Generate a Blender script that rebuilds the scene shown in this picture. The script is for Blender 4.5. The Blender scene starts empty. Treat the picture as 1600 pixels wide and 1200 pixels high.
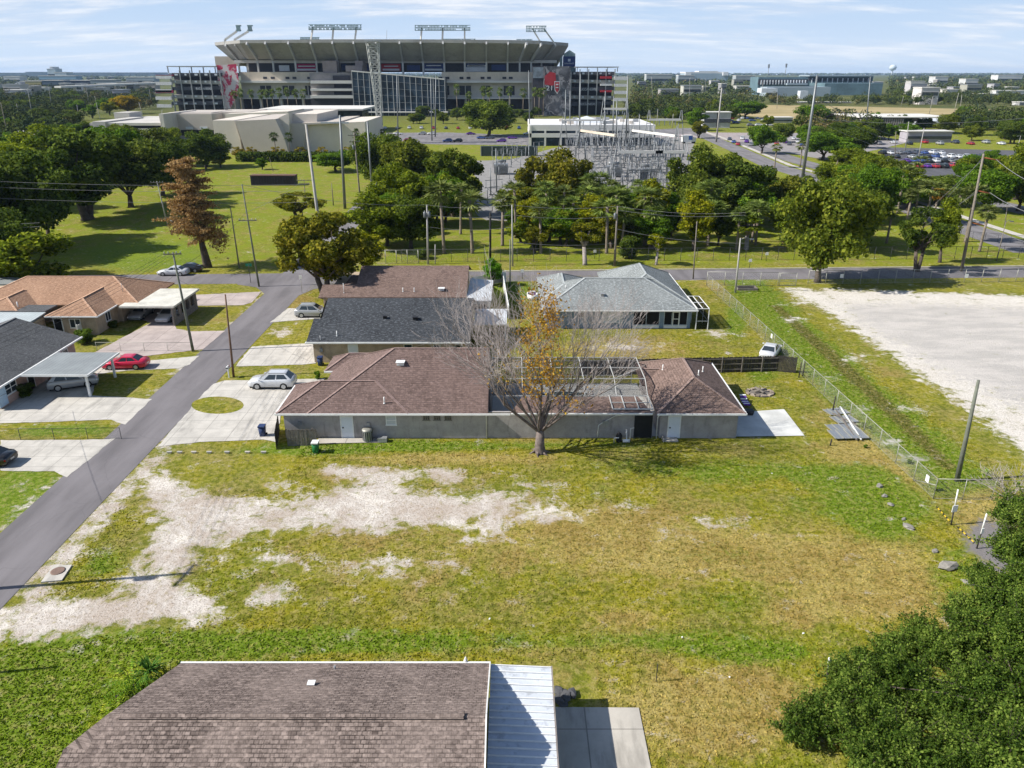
import bpy, bmesh, math, random
import numpy as np
from mathutils import Vector, Matrix
random.seed(7)
RNG = np.random.default_rng(7)
S = bpy.context.scene
COL = S.collection
# ---- camera geometry: pixels of the 1600x1200 photograph -> places on the ground
F, CH = 1200.0, 30.0
PIT = math.atan(487 / F)
SP, CP = math.sin(PIT), math.cos(PIT)
def P(px, py, z=0.0):
    a = PIT + math.atan((py - 600) / F)
    Y = (CH - z) / math.tan(a)
    return Vector(((px - 800) / F * (Y * CP + (CH - z) * SP), Y, z))
def A(px, py, Y):
    a = PIT + math.atan((py - 600) / F)
    z = CH - Y * math.tan(a)
    return Vector(((px - 800) / F * (Y * CP + (CH - z) * SP), Y, z))
def ztop(b, py):
    return CH - b.y * math.tan(PIT + math.atan((py - 600) / F))
def proj(x, y, z=0.0):
    d = y * CP + (CH - z) * SP
    return 800 + F * x / d, 600 + F * ((CH - z) * CP - y * SP) / d
# ---- objects
def link(o, parent=None):
    COL.objects.link(o)
    if parent: o.parent = parent
    return o
def tag(o, label=None, cat=None, group=None, kind=None):
    if label: o['label'] = label
    if cat: o['category'] = cat
    if group: o['group'] = group
    if kind: o['kind'] = kind
    return o
def thing(name, label, cat, loc=(0, 0, 0), rz=0.0, group=None):
    o = bpy.data.objects.new(name, None)
    o.location = loc; o.rotation_euler = (0, 0, rz); o.empty_display_size = .5
    return tag(link(o), label, cat, group)
def copy_tree(o, parent=None):
    c = o.copy(); COL.objects.link(c)
    if parent: c.parent = parent
    for ch in o.children: copy_tree(ch, c)
    return c
def dup(o, loc, rz=0.0, label=None, group=None, scale=None):
    c = copy_tree(o); c.location = loc; c.rotation_euler = (0, 0, rz)
    if scale is not None: c.scale = scale if hasattr(scale, '__len__') else (scale,) * 3
    if label: c['label'] = label
    if group: c['group'] = group
    return c
def recolor(root, names, col):
    for ch in [root] + list(root.children_recursive):
        if ch.name.split('.')[0] in names: ch.color = col
CAPS = {}
class MB:
    """collects faces; build() links them as ONE mesh object with metre-true UVs per face"""
    def __init__(s): s.v = []; s.f = []; s.m = []; s.sm = []
    def poly(s, pts, m=0, smooth=False):
        k = len(s.v); s.v += [tuple(p) for p in pts]
        s.f.append(tuple(range(k, k + len(pts)))); s.m.append(m); s.sm.append(smooth); return s
    def box(s, c, d, m=0, rz=0.0, M=None):
        x, y, z = d[0] / 2, d[1] / 2, d[2] / 2
        R = Matrix.Rotation(rz, 3, 'Z') if M is None else M
        k = len(s.v); c = Vector(c)
        for a, b, e in ((-1,-1,-1),(1,-1,-1),(1,1,-1),(-1,1,-1),(-1,-1,1),(1,-1,1),(1,1,1),(-1,1,1)):
            s.v.append(tuple(c + R @ Vector((a * x, b * y, e * z))))
        for q in ((0,3,2,1),(4,5,6,7),(0,1,5,4),(1,2,6,5),(2,3,7,6),(3,0,4,7)):
            s.f.append(tuple(k + i for i in q)); s.m.append(m); s.sm.append(False)
        return s
    def b2(s, x0, x1, y0, y1, z0, z1, m=0):
        return s.box(((x0 + x1) / 2, (y0 + y1) / 2, (z0 + z1) / 2), (abs(x1 - x0), abs(y1 - y0), abs(z1 - z0)), m)
    def bar(s, p0, p1, w, h=None, m=0):
        p0, p1 = Vector(p0), Vector(p1); d = p1 - p0; L = d.length
        if L < 1e-6: return s
        q = d.to_track_quat('X', 'Z').to_matrix()
        return s.box((p0 + p1) / 2, (L, w, h or w), m, M=q)
    def tube(s, p0, p1, r0, r1=None, n=8, m=0, cap=True, smooth=True):
        return s.path([p0, p1], [r0, r0 if r1 is None else r1], n, m, cap, smooth)
    def path(s, pts, rad, n=8, m=0, cap=True, smooth=True):
        pts = [Vector(p) for p in pts]
        if not hasattr(rad, '__len__'): rad = [rad] * len(pts)
        k = len(s.v); prev = None
        for i, p in enumerate(pts):
            d = (pts[min(i + 1, len(pts) - 1)] - pts[max(i - 1, 0)])
            if d.length < 1e-9: d = Vector((0, 0, 1))
            d.normalize()
            if prev is None:
                u = d.orthogonal().normalized()
            else:
                u = (prev - d * prev.dot(d))
                u = u.normalized() if u.length > 1e-6 else d.orthogonal().normalized()
            prev = u; w = d.cross(u)
            for j in range(n):
                a = 2 * math.pi * j / n
                s.v.append(tuple(p + (u * math.cos(a) + w * math.sin(a)) * rad[i]))
        for i in range(len(pts) - 1):
            for j in range(n):
                a, b = k + i * n + j, k + i * n + (j + 1) % n
                s.f.append((a, b, b + n, a + n)); s.m.append(m); s.sm.append(smooth)
        if cap:
            s.f.append(tuple(k + j for j in reversed(range(n)))); s.m.append(m); s.sm.append(False)
            e = k + (len(pts) - 1) * n
            s.f.append(tuple(e + j for j in range(n))); s.m.append(m); s.sm.append(False)
        return s
    def disc(s, c, r, n=16, m=0):
        return s.poly([(c[0] + r * math.cos(2 * math.pi * i / n), c[1] + r * math.sin(2 * math.pi * i / n), c[2]) for i in range(n)], m)
    def lathe(s, c, prof, n=16, m=0, smooth=True):
        k = len(s.v)
        for r, z in prof:
            for j in range(n):
                a = 2 * math.pi * j / n
                s.v.append((c[0] + r * math.cos(a), c[1] + r * math.sin(a), c[2] + z))
        for i in range(len(prof) - 1):
            for j in range(n):
                a, b = k + i * n + j, k + i * n + (j + 1) % n
                s.f.append((a, b, b + n, a + n)); s.m.append(m); s.sm.append(smooth)
        s.f.append(tuple(k + j for j in reversed(range(n)))); s.m.append(m); s.sm.append(False)
        e = k + (len(prof) - 1) * n
        s.f.append(tuple(e + j for j in range(n))); s.m.append(m); s.sm.append(False)
        return s
    def prism(s, pts, z0, z1, m=0):
        n = len(pts); ar = sum(pts[i][0] * pts[(i + 1) % n][1] - pts[(i + 1) % n][0] * pts[i][1] for i in range(n))
        if ar < 0: pts = pts[::-1]
        s.poly([(p[0], p[1], z1) for p in pts], m); s.poly([(p[0], p[1], z0) for p in pts[::-1]], m)
        for i in range(n):
            a, b = pts[i], pts[(i + 1) % n]
            s.poly([(a[0], a[1], z0), (b[0], b[1], z0), (b[0], b[1], z1), (a[0], a[1], z1)], m)
        return s
    def build(s, name, mats, parent=None, uv=True):
        me = bpy.data.meshes.new(name)
        me.from_pydata(s.v, [], s.f)
        mats = list(mats) if isinstance(mats, (list, tuple)) else [mats]
        if len(mats) == 1 and s.m and max(s.m) > 0: mats.append(CAPS[mats[0].name])
        for m in mats: me.materials.append(m)
        if len(mats) > 1: me.polygons.foreach_set('material_index', s.m)
        me.polygons.foreach_set('use_smooth', s.sm)
        if uv:
            L = me.uv_layers.new(name='UVMap'); out = np.zeros(len(me.loops) * 2, np.float32)
            Z = Vector((0, 0, 1))
            for p in me.polygons:
                n = p.normal; u = Z.cross(n)
                u = Vector((1, 0, 0)) if u.length < 1e-3 else u.normalized()
                w = n.cross(u)
                for li in p.loop_indices:
                    q = me.vertices[me.loops[li].vertex_index].co
                    out[2 * li] = q.dot(u); out[2 * li + 1] = q.dot(w)
            L.data.foreach_set('uv', out)
        me.update()
        return link(bpy.data.objects.new(name, me), parent)
def sheet(name, pts, z, mat, kind='structure', jit=0.0, seg=0):
    """flat ground sheet from photo-pixel corners (or Vectors)"""
    w = [P(*p) if len(p) == 2 else Vector(p) for p in pts]
    if seg:
        o = []
        for i, a in enumerate(w):
            b = w[(i + 1) % len(w)]; n = max(1, int((b - a).length / seg))
            for k in range(n):
                q = a.lerp(b, k / n)
                o.append(q + Vector((random.uniform(-jit, jit), random.uniform(-jit, jit), 0)))
        w = o
    bm = bmesh.new(); f = bm.faces.new([bm.verts.new((q.x, q.y, z)) for q in w])
    bm.normal_update()
    if f.normal.z < 0: bmesh.ops.reverse_faces(bm, faces=[f])
    bmesh.ops.triangulate(bm, faces=bm.faces[:], ngon_method='EAR_CLIP')
    me = bpy.data.meshes.new(name); bm.to_mesh(me); bm.free(); me.materials.append(mat)
    return tag(link(bpy.data.objects.new(name, me)), kind=kind)
# ---- node materials
class NT:
    def __init__(s, t): s.t = t; s.t.nodes.clear()
    def n(s, typ, ins=None, **kw):
        d = s.t.nodes.new('ShaderNode' + typ)
        for k, v in kw.items(): setattr(d, k, v)
        for k, v in (ins or {}).items():
            i = d.inputs[k]
            if isinstance(v, bpy.types.NodeSocket): s.t.links.new(v, i)
            else: i.default_value = v
        return d
    def math(s, op, a, b=0.0, c=0.0, clamp=False):
        return s.n('Math', {0: a, 1: b, 2: c}, operation=op, use_clamp=clamp).outputs[0]
    def noise(s, vec, scale, detail=3, rough=.55, out='Fac', dist=0.0):
        return s.n('TexNoise', {'Vector': vec, 'Scale': scale, 'Detail': detail, 'Roughness': rough, 'Distortion': dist}).outputs[out]
    def ss(s, x, a, b):
        return s.n('MapRange', {0: x, 1: a, 2: b, 3: 0.0, 4: 1.0}, interpolation_type='SMOOTHSTEP').outputs[0]
    def mix(s, f, a, b, mode='MIX'):
        d = s.t.nodes.new('ShaderNodeMix'); d.data_type = 'RGBA'; d.blend_type = mode; d.clamp_factor = True
        for k, v in ((0, f), (6, a), (7, b)):
            if isinstance(v, bpy.types.NodeSocket): s.t.links.new(v, d.inputs[k])
            else: d.inputs[k].default_value = (v if k == 0 else (*v, 1)[:4])
        return d.outputs[2]
    def vmul(s, v, m):
        return s.n('VectorMath', {0: v, 1: m}, operation='MULTIPLY').outputs[0]
def new_mat(name):
    m = bpy.data.materials.new(name); m.use_nodes = True
    return m, NT(m.node_tree)
def finish(m, t, col, rough=.8, metal=0.0, bump=None, bs=.3, bd=.02, spec=.3, extra=None):
    i = {'Base Color': col if isinstance(col, bpy.types.NodeSocket) else (*col, 1)[:4], 'Roughness': rough, 'Metallic': metal, 'Specular IOR Level': spec}
    if extra: i.update(extra)
    b = t.n('BsdfPrincipled', i)
    if bump is not None:
        bn = t.n('Bump', {'Height': bump, 'Strength': bs, 'Distance': bd}); t.t.links.new(bn.outputs[0], b.inputs['Normal'])
    o = t.n('OutputMaterial'); t.t.links.new(b.outputs[0], o.inputs[0]); return m
def plain(name, col, rough=.7, metal=0.0, var=.18, scale=1.2, spec=.3, stain=.0):
    """painted or weathered surface: base colour broken by two scales of noise"""
    m, t = new_mat(name); g = t.n('TexCoord').outputs['Object']
    a = t.noise(g, scale, 4); b = t.noise(g, scale * 9, 3)
    f = t.math('ADD', t.math('MULTIPLY', a, .65), t.math('MULTIPLY', b, .35))
    c = t.mix(t.ss(f, .3, .7), tuple(x * (1 - var) for x in col), tuple(min(1, x * (1 + var)) for x in col))
    if stain:
        s = t.noise(t.vmul(g, (1.0, 1.0, .25)), scale * 1.7, 5, .65)
        c = t.mix(t.math('MULTIPLY', t.ss(s, .52, .72), stain), c, tuple(x * .45 for x in col))
    return finish(m, t, c, rough, metal, b, .15, .01, spec)
def shingle(name, c1, c2, row=.145, w=.33, lichen=None, speck=.22, mort=.014):
    m, t = new_mat(name); uv = t.n('UVMap').outputs[0]; ob = t.n('NewGeometry').outputs['Position']
    def brick(wd, rw, off, c0, c3):
        return t.n('TexBrick', {'Vector': uv, 'Color1': (*c0, 1), 'Color2': (*c3, 1), 'Mortar': tuple(x * .38 for x in c0) + (1,), 'Scale': 1.0,
                   'Mortar Size': mort, 'Mortar Smooth': .3, 'Bias': 0.0, 'Brick Width': wd, 'Row Height': rw}, offset=off)
    a = brick(w, row, .37, c1, c2); b = brick(w * .62, row, .61, tuple(x * .8 for x in c1), tuple(min(1, x * 1.15) for x in c2))
    c = t.mix(.5, a.outputs[0], b.outputs[0])
    big = t.noise(ob, .35, 4, .6); fine = t.noise(ob, 9, 3)
    c = t.mix(t.math('MULTIPLY', t.ss(big, .40, .65), .45), c, tuple(x * 1.05 for x in c2))
    c = t.mix(t.math('MULTIPLY', t.ss(fine, .45, .7), .35), c, tuple(x * .6 for x in c1))
    st = t.noise(t.vmul(uv, (1.3, .12, 1)), 1.0, 4, .6)
    c = t.mix(t.math('MULTIPLY', t.ss(st, .5, .72), .28), c, tuple(x * .55 for x in c1))
    rv = t.noise(t.vmul(uv, (2.6, 5.6, 1)), 1.0, 3, .6); sp = t.noise(t.vmul(uv, (3, 5, 1)), 1.0, 2, .5)
    c = t.mix(t.math('MULTIPLY', t.ss(rv, .46, .60), .14), c, tuple(min(1, x * 1.45) for x in c2)); c = t.mix(t.math('MULTIPLY', t.ss(rv, .50, .40), .18), c, tuple(x * .62 for x in c1)); c = t.mix(t.math('MULTIPLY', t.ss(sp, .54, .64), speck), c, tuple(min(1, x * 2.0) for x in c2))
    if lichen: c = t.mix(t.math('MULTIPLY', t.ss(t.noise(ob, .6, 5, .65), .48, .62), .7), c, lichen)
    CAPS[name] = plain(name + '_ridge', tuple(min(1, x * 1.35) for x in c2), .95, var=.25, scale=3)
    h = t.math('ADD', a.outputs[1], t.math('MULTIPLY', fine, -.4))
    return finish(m, t, c, .95, 0, h, .5, -.02, .15)
def ribbed(name, col, pitch=.4, axis=0, rough=.45, metal=.0, rust=.0, stripe=.6):
    m, t = new_mat(name); g = t.n('NewGeometry').outputs['Position']
    x = t.n('SeparateXYZ', {0: g}).outputs[axis]
    f = t.math('FRACT', t.math('DIVIDE', x, pitch)); seam = t.math('LESS_THAN', f, .12)
    n = t.noise(g, .7, 5, .6)
    c = t.mix(t.ss(n, .35, .7), tuple(q * .8 for q in col), col)
    c = t.mix(t.math('MULTIPLY', seam, stripe), c, tuple(q * .45 for q in col))
    if rust: c = t.mix(t.math('MULTIPLY', t.ss(t.noise(g, 1.4, 5, .7), .5, .68), rust), c, tuple(q * .3 for q in col))
    return finish(m, t, c, rough, metal, seam, .5, .03)
def paint():
    m, t = new_mat('car_paint'); o = t.n('ObjectInfo').outputs['Color']
    g = t.n('TexCoord').outputs['Object']
    c = t.mix(t.math('MULTIPLY', t.ss(t.noise(g, 3, 4), .4, .8), .12), o, (.25, .22, .18))
    return finish(m, t, c, .28, .15, None, spec=.5, extra={'Coat Weight': .6, 'Coat Roughness': .08})
def leafmat(name, lo, mid, hi, transl=.3, hue=.0):
    """foliage: each leaf clump takes its own place on a dark-to-light ramp, whole tree tinted by the object colour"""
    m, t = new_mat(name); geo = t.n('NewGeometry'); oi = t.n('ObjectInfo')
    r = geo.outputs['Random Per Island']
    big = t.noise(t.n('TexCoord').outputs['Object'], .45, 3)
    f = t.math('ADD', t.math('MULTIPLY', r, .50), t.math('MULTIPLY', t.math('SUBTRACT', big, .22), 1.0))
    rp = t.n('ValToRGB', {0: f}); e = rp.color_ramp.elements
    e[0].position = .25; e[0].color = (*lo, 1); e[1].position = .85; e[1].color = (*hi, 1)
    x = rp.color_ramp.elements.new(.55); x.color = (*mid, 1)
    c = t.mix(1.0, rp.outputs[0], oi.outputs['Color'], 'MULTIPLY')
    d = t.n('BsdfDiffuse', {'Color': c}); tr = t.n('BsdfTranslucent', {'Color': c})
    mx = t.n('MixShader', {0: transl, 1: d.outputs[0], 2: tr.outputs[0]})
    o = t.n('OutputMaterial'); t.t.links.new(mx.outputs[0], o.inputs[0]); return m
def concrete(name, col=(.5, .48, .44), joint=1.8, dirt=.35, rough=.9):
    m, t = new_mat(name); g = t.n('NewGeometry').outputs['Position']
    s = t.n('SeparateXYZ', {0: g})
    a = t.math('LESS_THAN', t.math('FRACT', t.math('DIVIDE', s.outputs[0], joint * 1.4)), .018)
    b = t.math('LESS_THAN', t.math('FRACT', t.math('DIVIDE', s.outputs[1], joint)), .022)
    j = t.math('MAXIMUM', a, b)
    n1 = t.noise(g, .5, 6, .62); n2 = t.noise(g, 6, 4, .6); n3 = t.noise(t.vmul(g, (1.5, .35, 1)), .6, 5, .65)
    c = t.mix(t.ss(n1, .3, .7), tuple(q * .82 for q in col), tuple(q * 1.08 for q in col))
    c = t.mix(t.math('MULTIPLY', t.ss(n3, .5, .68), dirt), c, tuple(q * .5 for q in col))
    c = t.mix(t.math('MULTIPLY', n2, .18), c, tuple(q * .6 for q in col))
    if joint < 50: c = t.mix(t.math('MULTIPLY', j, .75), c, tuple(q * .35 for q in col))
    return finish(m, t, c, rough, 0, n2, .2, .01, .2)
def asphalt(name, col=(.085, .08, .085)):
    m, t = new_mat(name); g = t.n('NewGeometry').outputs['Position']
    n1 = t.noise(t.vmul(g, (1, .15, 1)), .5, 5, .6); n2 = t.noise(g, 14, 3); n3 = t.noise(g, .12, 4)
    c = t.mix(t.ss(n1, .3, .72), tuple(q * .8 for q in col), tuple(q * 1.25 for q in col))
    c = t.mix(t.math('MULTIPLY', t.ss(n3, .45, .7), .5), c, tuple(q * 1.35 for q in col))
    c = t.mix(t.math('MULTIPLY', n2, .3), c, tuple(q * .6 for q in col))
    vo = t.n('TexVoronoi', {'Vector': t.n('VectorMath', {0: g, 1: t.n('TexNoise', {'Vector': g, 'Scale': .8}).outputs['Color']}, operation='ADD').outputs[0], 'Scale': .16}, feature='DISTANCE_TO_EDGE').outputs['Distance']
    c = t.mix(t.math('MULTIPLY', t.math('LESS_THAN', vo, .004), .18), c, tuple(q * .4 for q in col))
    return finish(m, t, c, .92, 0, n2, .3, .01, .2)
def glass(name='window_glass', col=(.03, .04, .05)):
    m, t = new_mat(name); return finish(m, t, col, .08, 0, None, spec=.6)
def mesh_wire(name, col, cover=.16, pitch=.06):
    """woven wire: thin diagonal strands, open between"""
    m, t = new_mat(name); uv = t.n('UVMap').outputs[0]; s = t.n('SeparateXYZ', {0: uv})
    a = t.math('FRACT', t.math('DIVIDE', t.math('ADD', s.outputs[0], s.outputs[1]), pitch))
    b = t.math('FRACT', t.math('DIVIDE', t.math('SUBTRACT', s.outputs[0], s.outputs[1]), pitch))
    k = t.math('MAXIMUM', t.math('LESS_THAN', a, cover / 2), t.math('LESS_THAN', b, cover / 2))
    d = t.n('BsdfDiffuse', {'Color': (*col, 1)}); tr = t.n('BsdfTransparent')
    mx = t.n('MixShader', {0: k, 1: tr.outputs[0], 2: d.outputs[0]})
    o = t.n('OutputMaterial'); t.t.links.new(mx.outputs[0], o.inputs[0]); return m
def spec(r, g, b):
    """sRGB 0..255 -> linear"""
    return tuple(((c / 255 + .055) / 1.055) ** 2.4 if c > 10 else c / 255 / 12.92 for c in (r, g, b))
# ---------------------------------------------------------------- camera, sun, sky, air
cam = bpy.data.cameras.new('camera'); cam.lens = 27.0; cam.sensor_width = 36.0; cam.clip_end = 60000; cam.clip_start = .5
co = bpy.data.objects.new('camera', cam); co.location = (0, 0, CH); co.rotation_euler = (math.pi / 2 - PIT, 0, 0); link(co); S.camera = co
SUN_EL, SHAD = math.radians(40), math.radians(8)     # shadows run to +x, turned a little away
sd = Vector((-math.cos(SHAD) * math.cos(SUN_EL), -math.sin(SHAD) * math.cos(SUN_EL), math.sin(SUN_EL)))
L = bpy.data.lights.new('sun', 'SUN'); L.energy = 4.9; L.angle = math.radians(.5); L.color = (1, .955, .88)
lo = bpy.data.objects.new('sun', L); lo.rotation_euler = sd.to_track_quat('Z', 'Y').to_euler(); lo.location = (-50, 0, 80); link(lo)
W = bpy.data.worlds.new('World'); S.world = W; W.use_nodes = True
t = NT(W.node_tree)
sky = t.n('TexSky', sky_type='NISHITA', sun_disc=False, sun_elevation=SUN_EL, sun_rotation=math.atan2(sd.x, sd.y), altitude=20, air_density=1.0, dust_density=.6, ozone_density=1.6)
dr = t.n('TexCoord').outputs['Generated']; sx = t.n('SeparateXYZ', {0: dr})
den = t.math('ADD', t.math('MAXIMUM', sx.outputs[2], 0), .13)
cv = t.n('CombineXYZ', {0: t.math('DIVIDE', sx.outputs[0], den), 1: t.math('DIVIDE', sx.outputs[1], den), 2: 0.0}).outputs[0]
n1 = t.noise(t.vmul(cv, (.6, 1.15, 1)), 1.25, 7, .6, dist=.5); n2 = t.noise(t.vmul(cv, (.5, 1.3, 1)), 3.4, 6, .62)
cl = t.math('ADD', t.math('MULTIPLY', n1, .72), t.math('MULTIPLY', n2, .28))
cov = t.math('MULTIPLY', t.math('MULTIPLY', t.ss(cl, .42, .62), .9), t.ss(sx.outputs[2], .40, .10))
shade = t.mix(t.ss(n2, .38, .66), (5.0, 5.7, 6.9), (7.2, 7.4, 7.8))
skc = t.mix(t.ss(sx.outputs[2], .40, .06), sky.outputs[0], (3.9, 5.2, 7.0))
c = t.mix(cov, skc, shade)
hz = t.ss(sx.outputs[2], .09, -.005)
c = t.mix(t.math('MULTIPLY', hz, .6), c, (6.0, 6.8, 7.8))
bg = t.n('Background', {'Color': c, 'Strength': .09}); o = t.n('OutputWorld'); t.t.links.new(bg.outputs[0], o.inputs[0])
S.view_settings.view_transform = 'Standard'; S.view_settings.look = 'None'; S.view_settings.exposure = 0.56; S.view_settings.gamma = 1.0
S.cycles.max_bounces = 5; S.cycles.diffuse_bounces = 2; S.cycles.glossy_bounces = 2; S.cycles.transmission_bounces = 2
S.cycles.transparent_max_bounces = 10; S.cycles.volume_bounces = 0; S.cycles.use_adaptive_sampling = True; S.cycles.adaptive_threshold = .02
hb = MB().b2(-11000, 11000, -600, 11500, -1.5, 82)
hm, t = new_mat('haze'); pv = t.n('VolumePrincipled', {'Color': (.50, .70, 1.0, 1), 'Density': 4.5e-5, 'Anisotropy': .1}); o = t.n('OutputMaterial'); t.t.links.new(pv.outputs[0], o.inputs['Volume'])
HAZE = tag(hb.build('haze', hm), kind='stuff')
# ---------------------------------------------------------------- the ground: one sheet to the horizon, bare sand / gravel / lush / dry cover stored per vertex
def axis(lo, hi, step, far0, far1):
    a = list(np.arange(lo, hi + 1e-6, step)); d = step; x = hi
    while x < far1: d *= 1.35; x += d; a.append(min(x, far1))
    d = step; x = lo
    while x > far0: d *= 1.35; x -= d; a.insert(0, max(x, far0))
    return np.array(a)
xs = axis(-72, 92, .5, -9500, 9500); ys = axis(17, 124, .5, -400, 10500)
GX, GY = np.meshgrid(xs, ys); nx, ny = len(xs), len(ys)
X, Y = GX.ravel(), GY.ravel()
dep = np.maximum(Y * CP + CH * SP, 3.0); PX = 800 + F * X / dep; PY = 600 + F * (CH * CP - Y * SP) / dep
def blobs(lst):
    o = np.zeros_like(X)
    for bx, by, rx, ry, a in lst: o += a * np.exp(-(((PX - bx) / rx) ** 2 + ((PY - by) / ry) ** 2))
    return o
def pmask(pts, soft):
    """soft polygon mask in ground metres"""
    w = [P(*p) for p in pts]; ins = np.zeros(len(X), bool); dist = np.full(len(X), 1e9)
    for i, a in enumerate(w):
        b = w[(i + 1) % len(w)]
        ex, ey = b.x - a.x, b.y - a.y; l2 = ex * ex + ey * ey + 1e-9
        tt = np.clip(((X - a.x) * ex + (Y - a.y) * ey) / l2, 0, 1)
        dist = np.minimum(dist, np.hypot(X - a.x - tt * ex, Y - a.y - tt * ey))
        c = ((a.y > Y) != (b.y > Y)) & (X < (b.x - a.x) * (Y - a.y) / (b.y - a.y + 1e-12) + a.x); ins ^= c
    return np.clip(.5 + np.where(ins, dist, -dist) / soft, 0, 1)
sand = blobs([(255,765,38,36,.9),(300,795,45,30,.7),(262,862,52,42,.9),(240,915,60,30,.8),(60,965,110,34,1.0),(190,958,110,24,.9),(310,948,80,20,.62),
 (432,925,42,15,.75),(380,800,80,34,.55),(470,812,90,26,.6),(520,790,70,24,.5),(590,772,70,30,.85),(645,800,90,26,.75),(575,818,44,18,.6),
 (715,798,90,20,.55),(830,760,90,24,.34),(960,790,60,16,.3),(1060,830,60,18,.34),(620,740,70,14,.4),(420,870,60,14,.35),(690,880,80,14,.4),(740,840,60,16,.34),(760,775,60,18,.35),(770,815,40,30,.42),(855,800,38,18,.7),(548,737,50,9,.55),(690,738,36,9,.6),(712,752,22,7,.5),(520,735,30,9,.45),
 (590,880,60,13,.45),(625,905,60,10,.5),(772,915,26,9,.55),(703,925,20,8,.45),(330,830,60,34,.6),(520,895,60,12,.4),(450,755,24,9,.45),
 (1130,815,50,13,.36),(560,985,26,9,.42),(845,980,24,7,.35),(915,810,40,10,.3),(440,880,60,14,.35),(1480,690,0.1,0.1,0),(1490,965,30,16,.5),(1505,935,30,12,.4),
 (975,545,70,14,.55),(1120,520,40,10,.5),(440,520,22,9,.75),(1250,470,30,8,.5),(1280,470,20,6,.5),(1420,640,30,8,.5),(1340,560,30,10,.5),(1240,500,26,8,.5)])
edge = np.exp(-((X + 30.0) / 1.5) ** 2) * (Y > 25) * (Y < 62) * .85
sand = np.maximum(sand * 1.22, edge)
sand = np.maximum(sand, np.exp(-((X + 36.2) / .45) ** 2) * (Y > 25) * (Y < 115) * .62)
lot = pmask([(1225,452),(1300,452),(1420,455),(1600,462),(1900,470),(1900,760),(1600,712),(1540,660),(1490,622),(1440,590),(1400,560),(1340,520),(1290,485),(1250,465)], 3.2)
inner = pmask([(1310,475),(1420,472),(1600,480),(1900,490),(1900,700),(1600,640),(1530,610),(1460,575),(1390,535),(1330,500)], 6.0)
sand = np.maximum(sand, lot * 1.25); gravel = inner * 1.0
gravel = np.maximum(gravel, blobs([(1545,840,42,38,1.0),(1575,870,40,40,.9),(1425,715,40,9,.65),(1390,690,30,9,.6),(1345,640,26,14,.5),(1300,590,26,12,.45),(1240,545,20,10,.3)]))
sand = sand * (1 - np.clip(blobs([(1545,842,48,44,1.2)]), 0, 1))
green = blobs([(600,697,170,9,1.1),(470,705,90,10,.7),(900,694,160,8,.5),(820,1000,420,18,.5),(520,1000,220,22,.7),(60,1120,170,100,1.6),(250,1010,200,26,.6),(1385,800,60,45,1.2),(1360,765,40,28,1.0),(1300,740,60,20,.6),
 (1190,1018,75,13,1.5),(1100,1005,80,22,.5),(1130,940,90,25,.5),(1150,740,120,24,.5),(1000,730,200,18,.35),(930,770,80,20,.3),(160,880,40,28,.7),(1500,890,60,60,.6),(1290,790,90,30,.4),
 (40,780,80,50,1.2),(100,672,110,12,.7),(255,600,50,20,.0),(230,400,90,22,1.3),(1190,585,30,18,.7),(1210,552,20,12,.8),(800,455,40,16,1.3),(1150,500,20,30,.9),(880,905,60,16,.35),(340,632,60,20,.5),(1100,870,120,30,.25)])
d1 = pmask([(1140,440),(1185,440),(1290,540),(1420,650),(1530,752),(1470,760),(1300,610)], 6); green = np.maximum(green, d1 * 1.5)
dk = pmask([(1200,475),(1222,478),(1320,560),(1430,660),(1500,735),(1476,735),(1385,650),(1288,560)], 1.4)
dry = blobs([(700,716,170,10,.9),(1345,705,60,30,1.1),(1420,740,50,30,.9),(920,850,300,60,.45),(1050,1110,160,60,.7),(800,1000,80,20,.3),(1340,940,120,40,.45),(1490,1000,60,50,.4),(960,545,120,16,.9),
 (1350,610,60,60,.5),(1540,800,50,50,.9),(1000,960,90,18,.4),(1240,960,60,20,.6),(255,455,0.1,0.1,0),(330,500,60,12,.5),(240,590,60,18,.25),(1050,740,300,20,.2),(560,880,200,50,.35),(1130,445,70,10,.6),(460,470,40,18,.6),(840,690,70,10,.6)])
dry = dry + blobs([(1250,870,170,50,.55),(1050,860,150,40,.5),(1150,1110,160,70,.6),(980,1000,100,40,.3),(900,810,130,30,.45),(1350,900,90,60,.4),(780,1010,120,14,.3),(560,740,120,14,.5),(1420,900,50,60,.4)])
far = np.clip((Y - 135) / 60, 0, 1)
me = bpy.data.meshes.new('ground')
idx = np.arange(nx * ny).reshape(ny, nx)
q = np.stack([idx[:-1, :-1], idx[:-1, 1:], idx[1:, 1:], idx[1:, :-1]], -1).reshape(-1, 4)
me.vertices.add(nx * ny); me.vertices.foreach_set('co', np.stack([X, Y, np.zeros_like(X)], 1).astype(np.float32).ravel())
me.loops.add(q.size); me.loops.foreach_set('vertex_index', q.ravel().astype(np.int32))
me.polygons.add(len(q)); me.polygons.foreach_set('loop_start', np.arange(0, q.size, 4, dtype=np.int32)); me.polygons.foreach_set('loop_total', np.full(len(q), 4, np.int32))
me.update(); me.validate()
for nm, arr in (('sand', sand), ('gravel', gravel), ('lush', green), ('dry', dry), ('rut', dk)):
    at = me.attributes.new(nm, 'FLOAT', 'POINT'); at.data.foreach_set('value', np.clip(arr, 0, 2).astype(np.float32))
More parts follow.
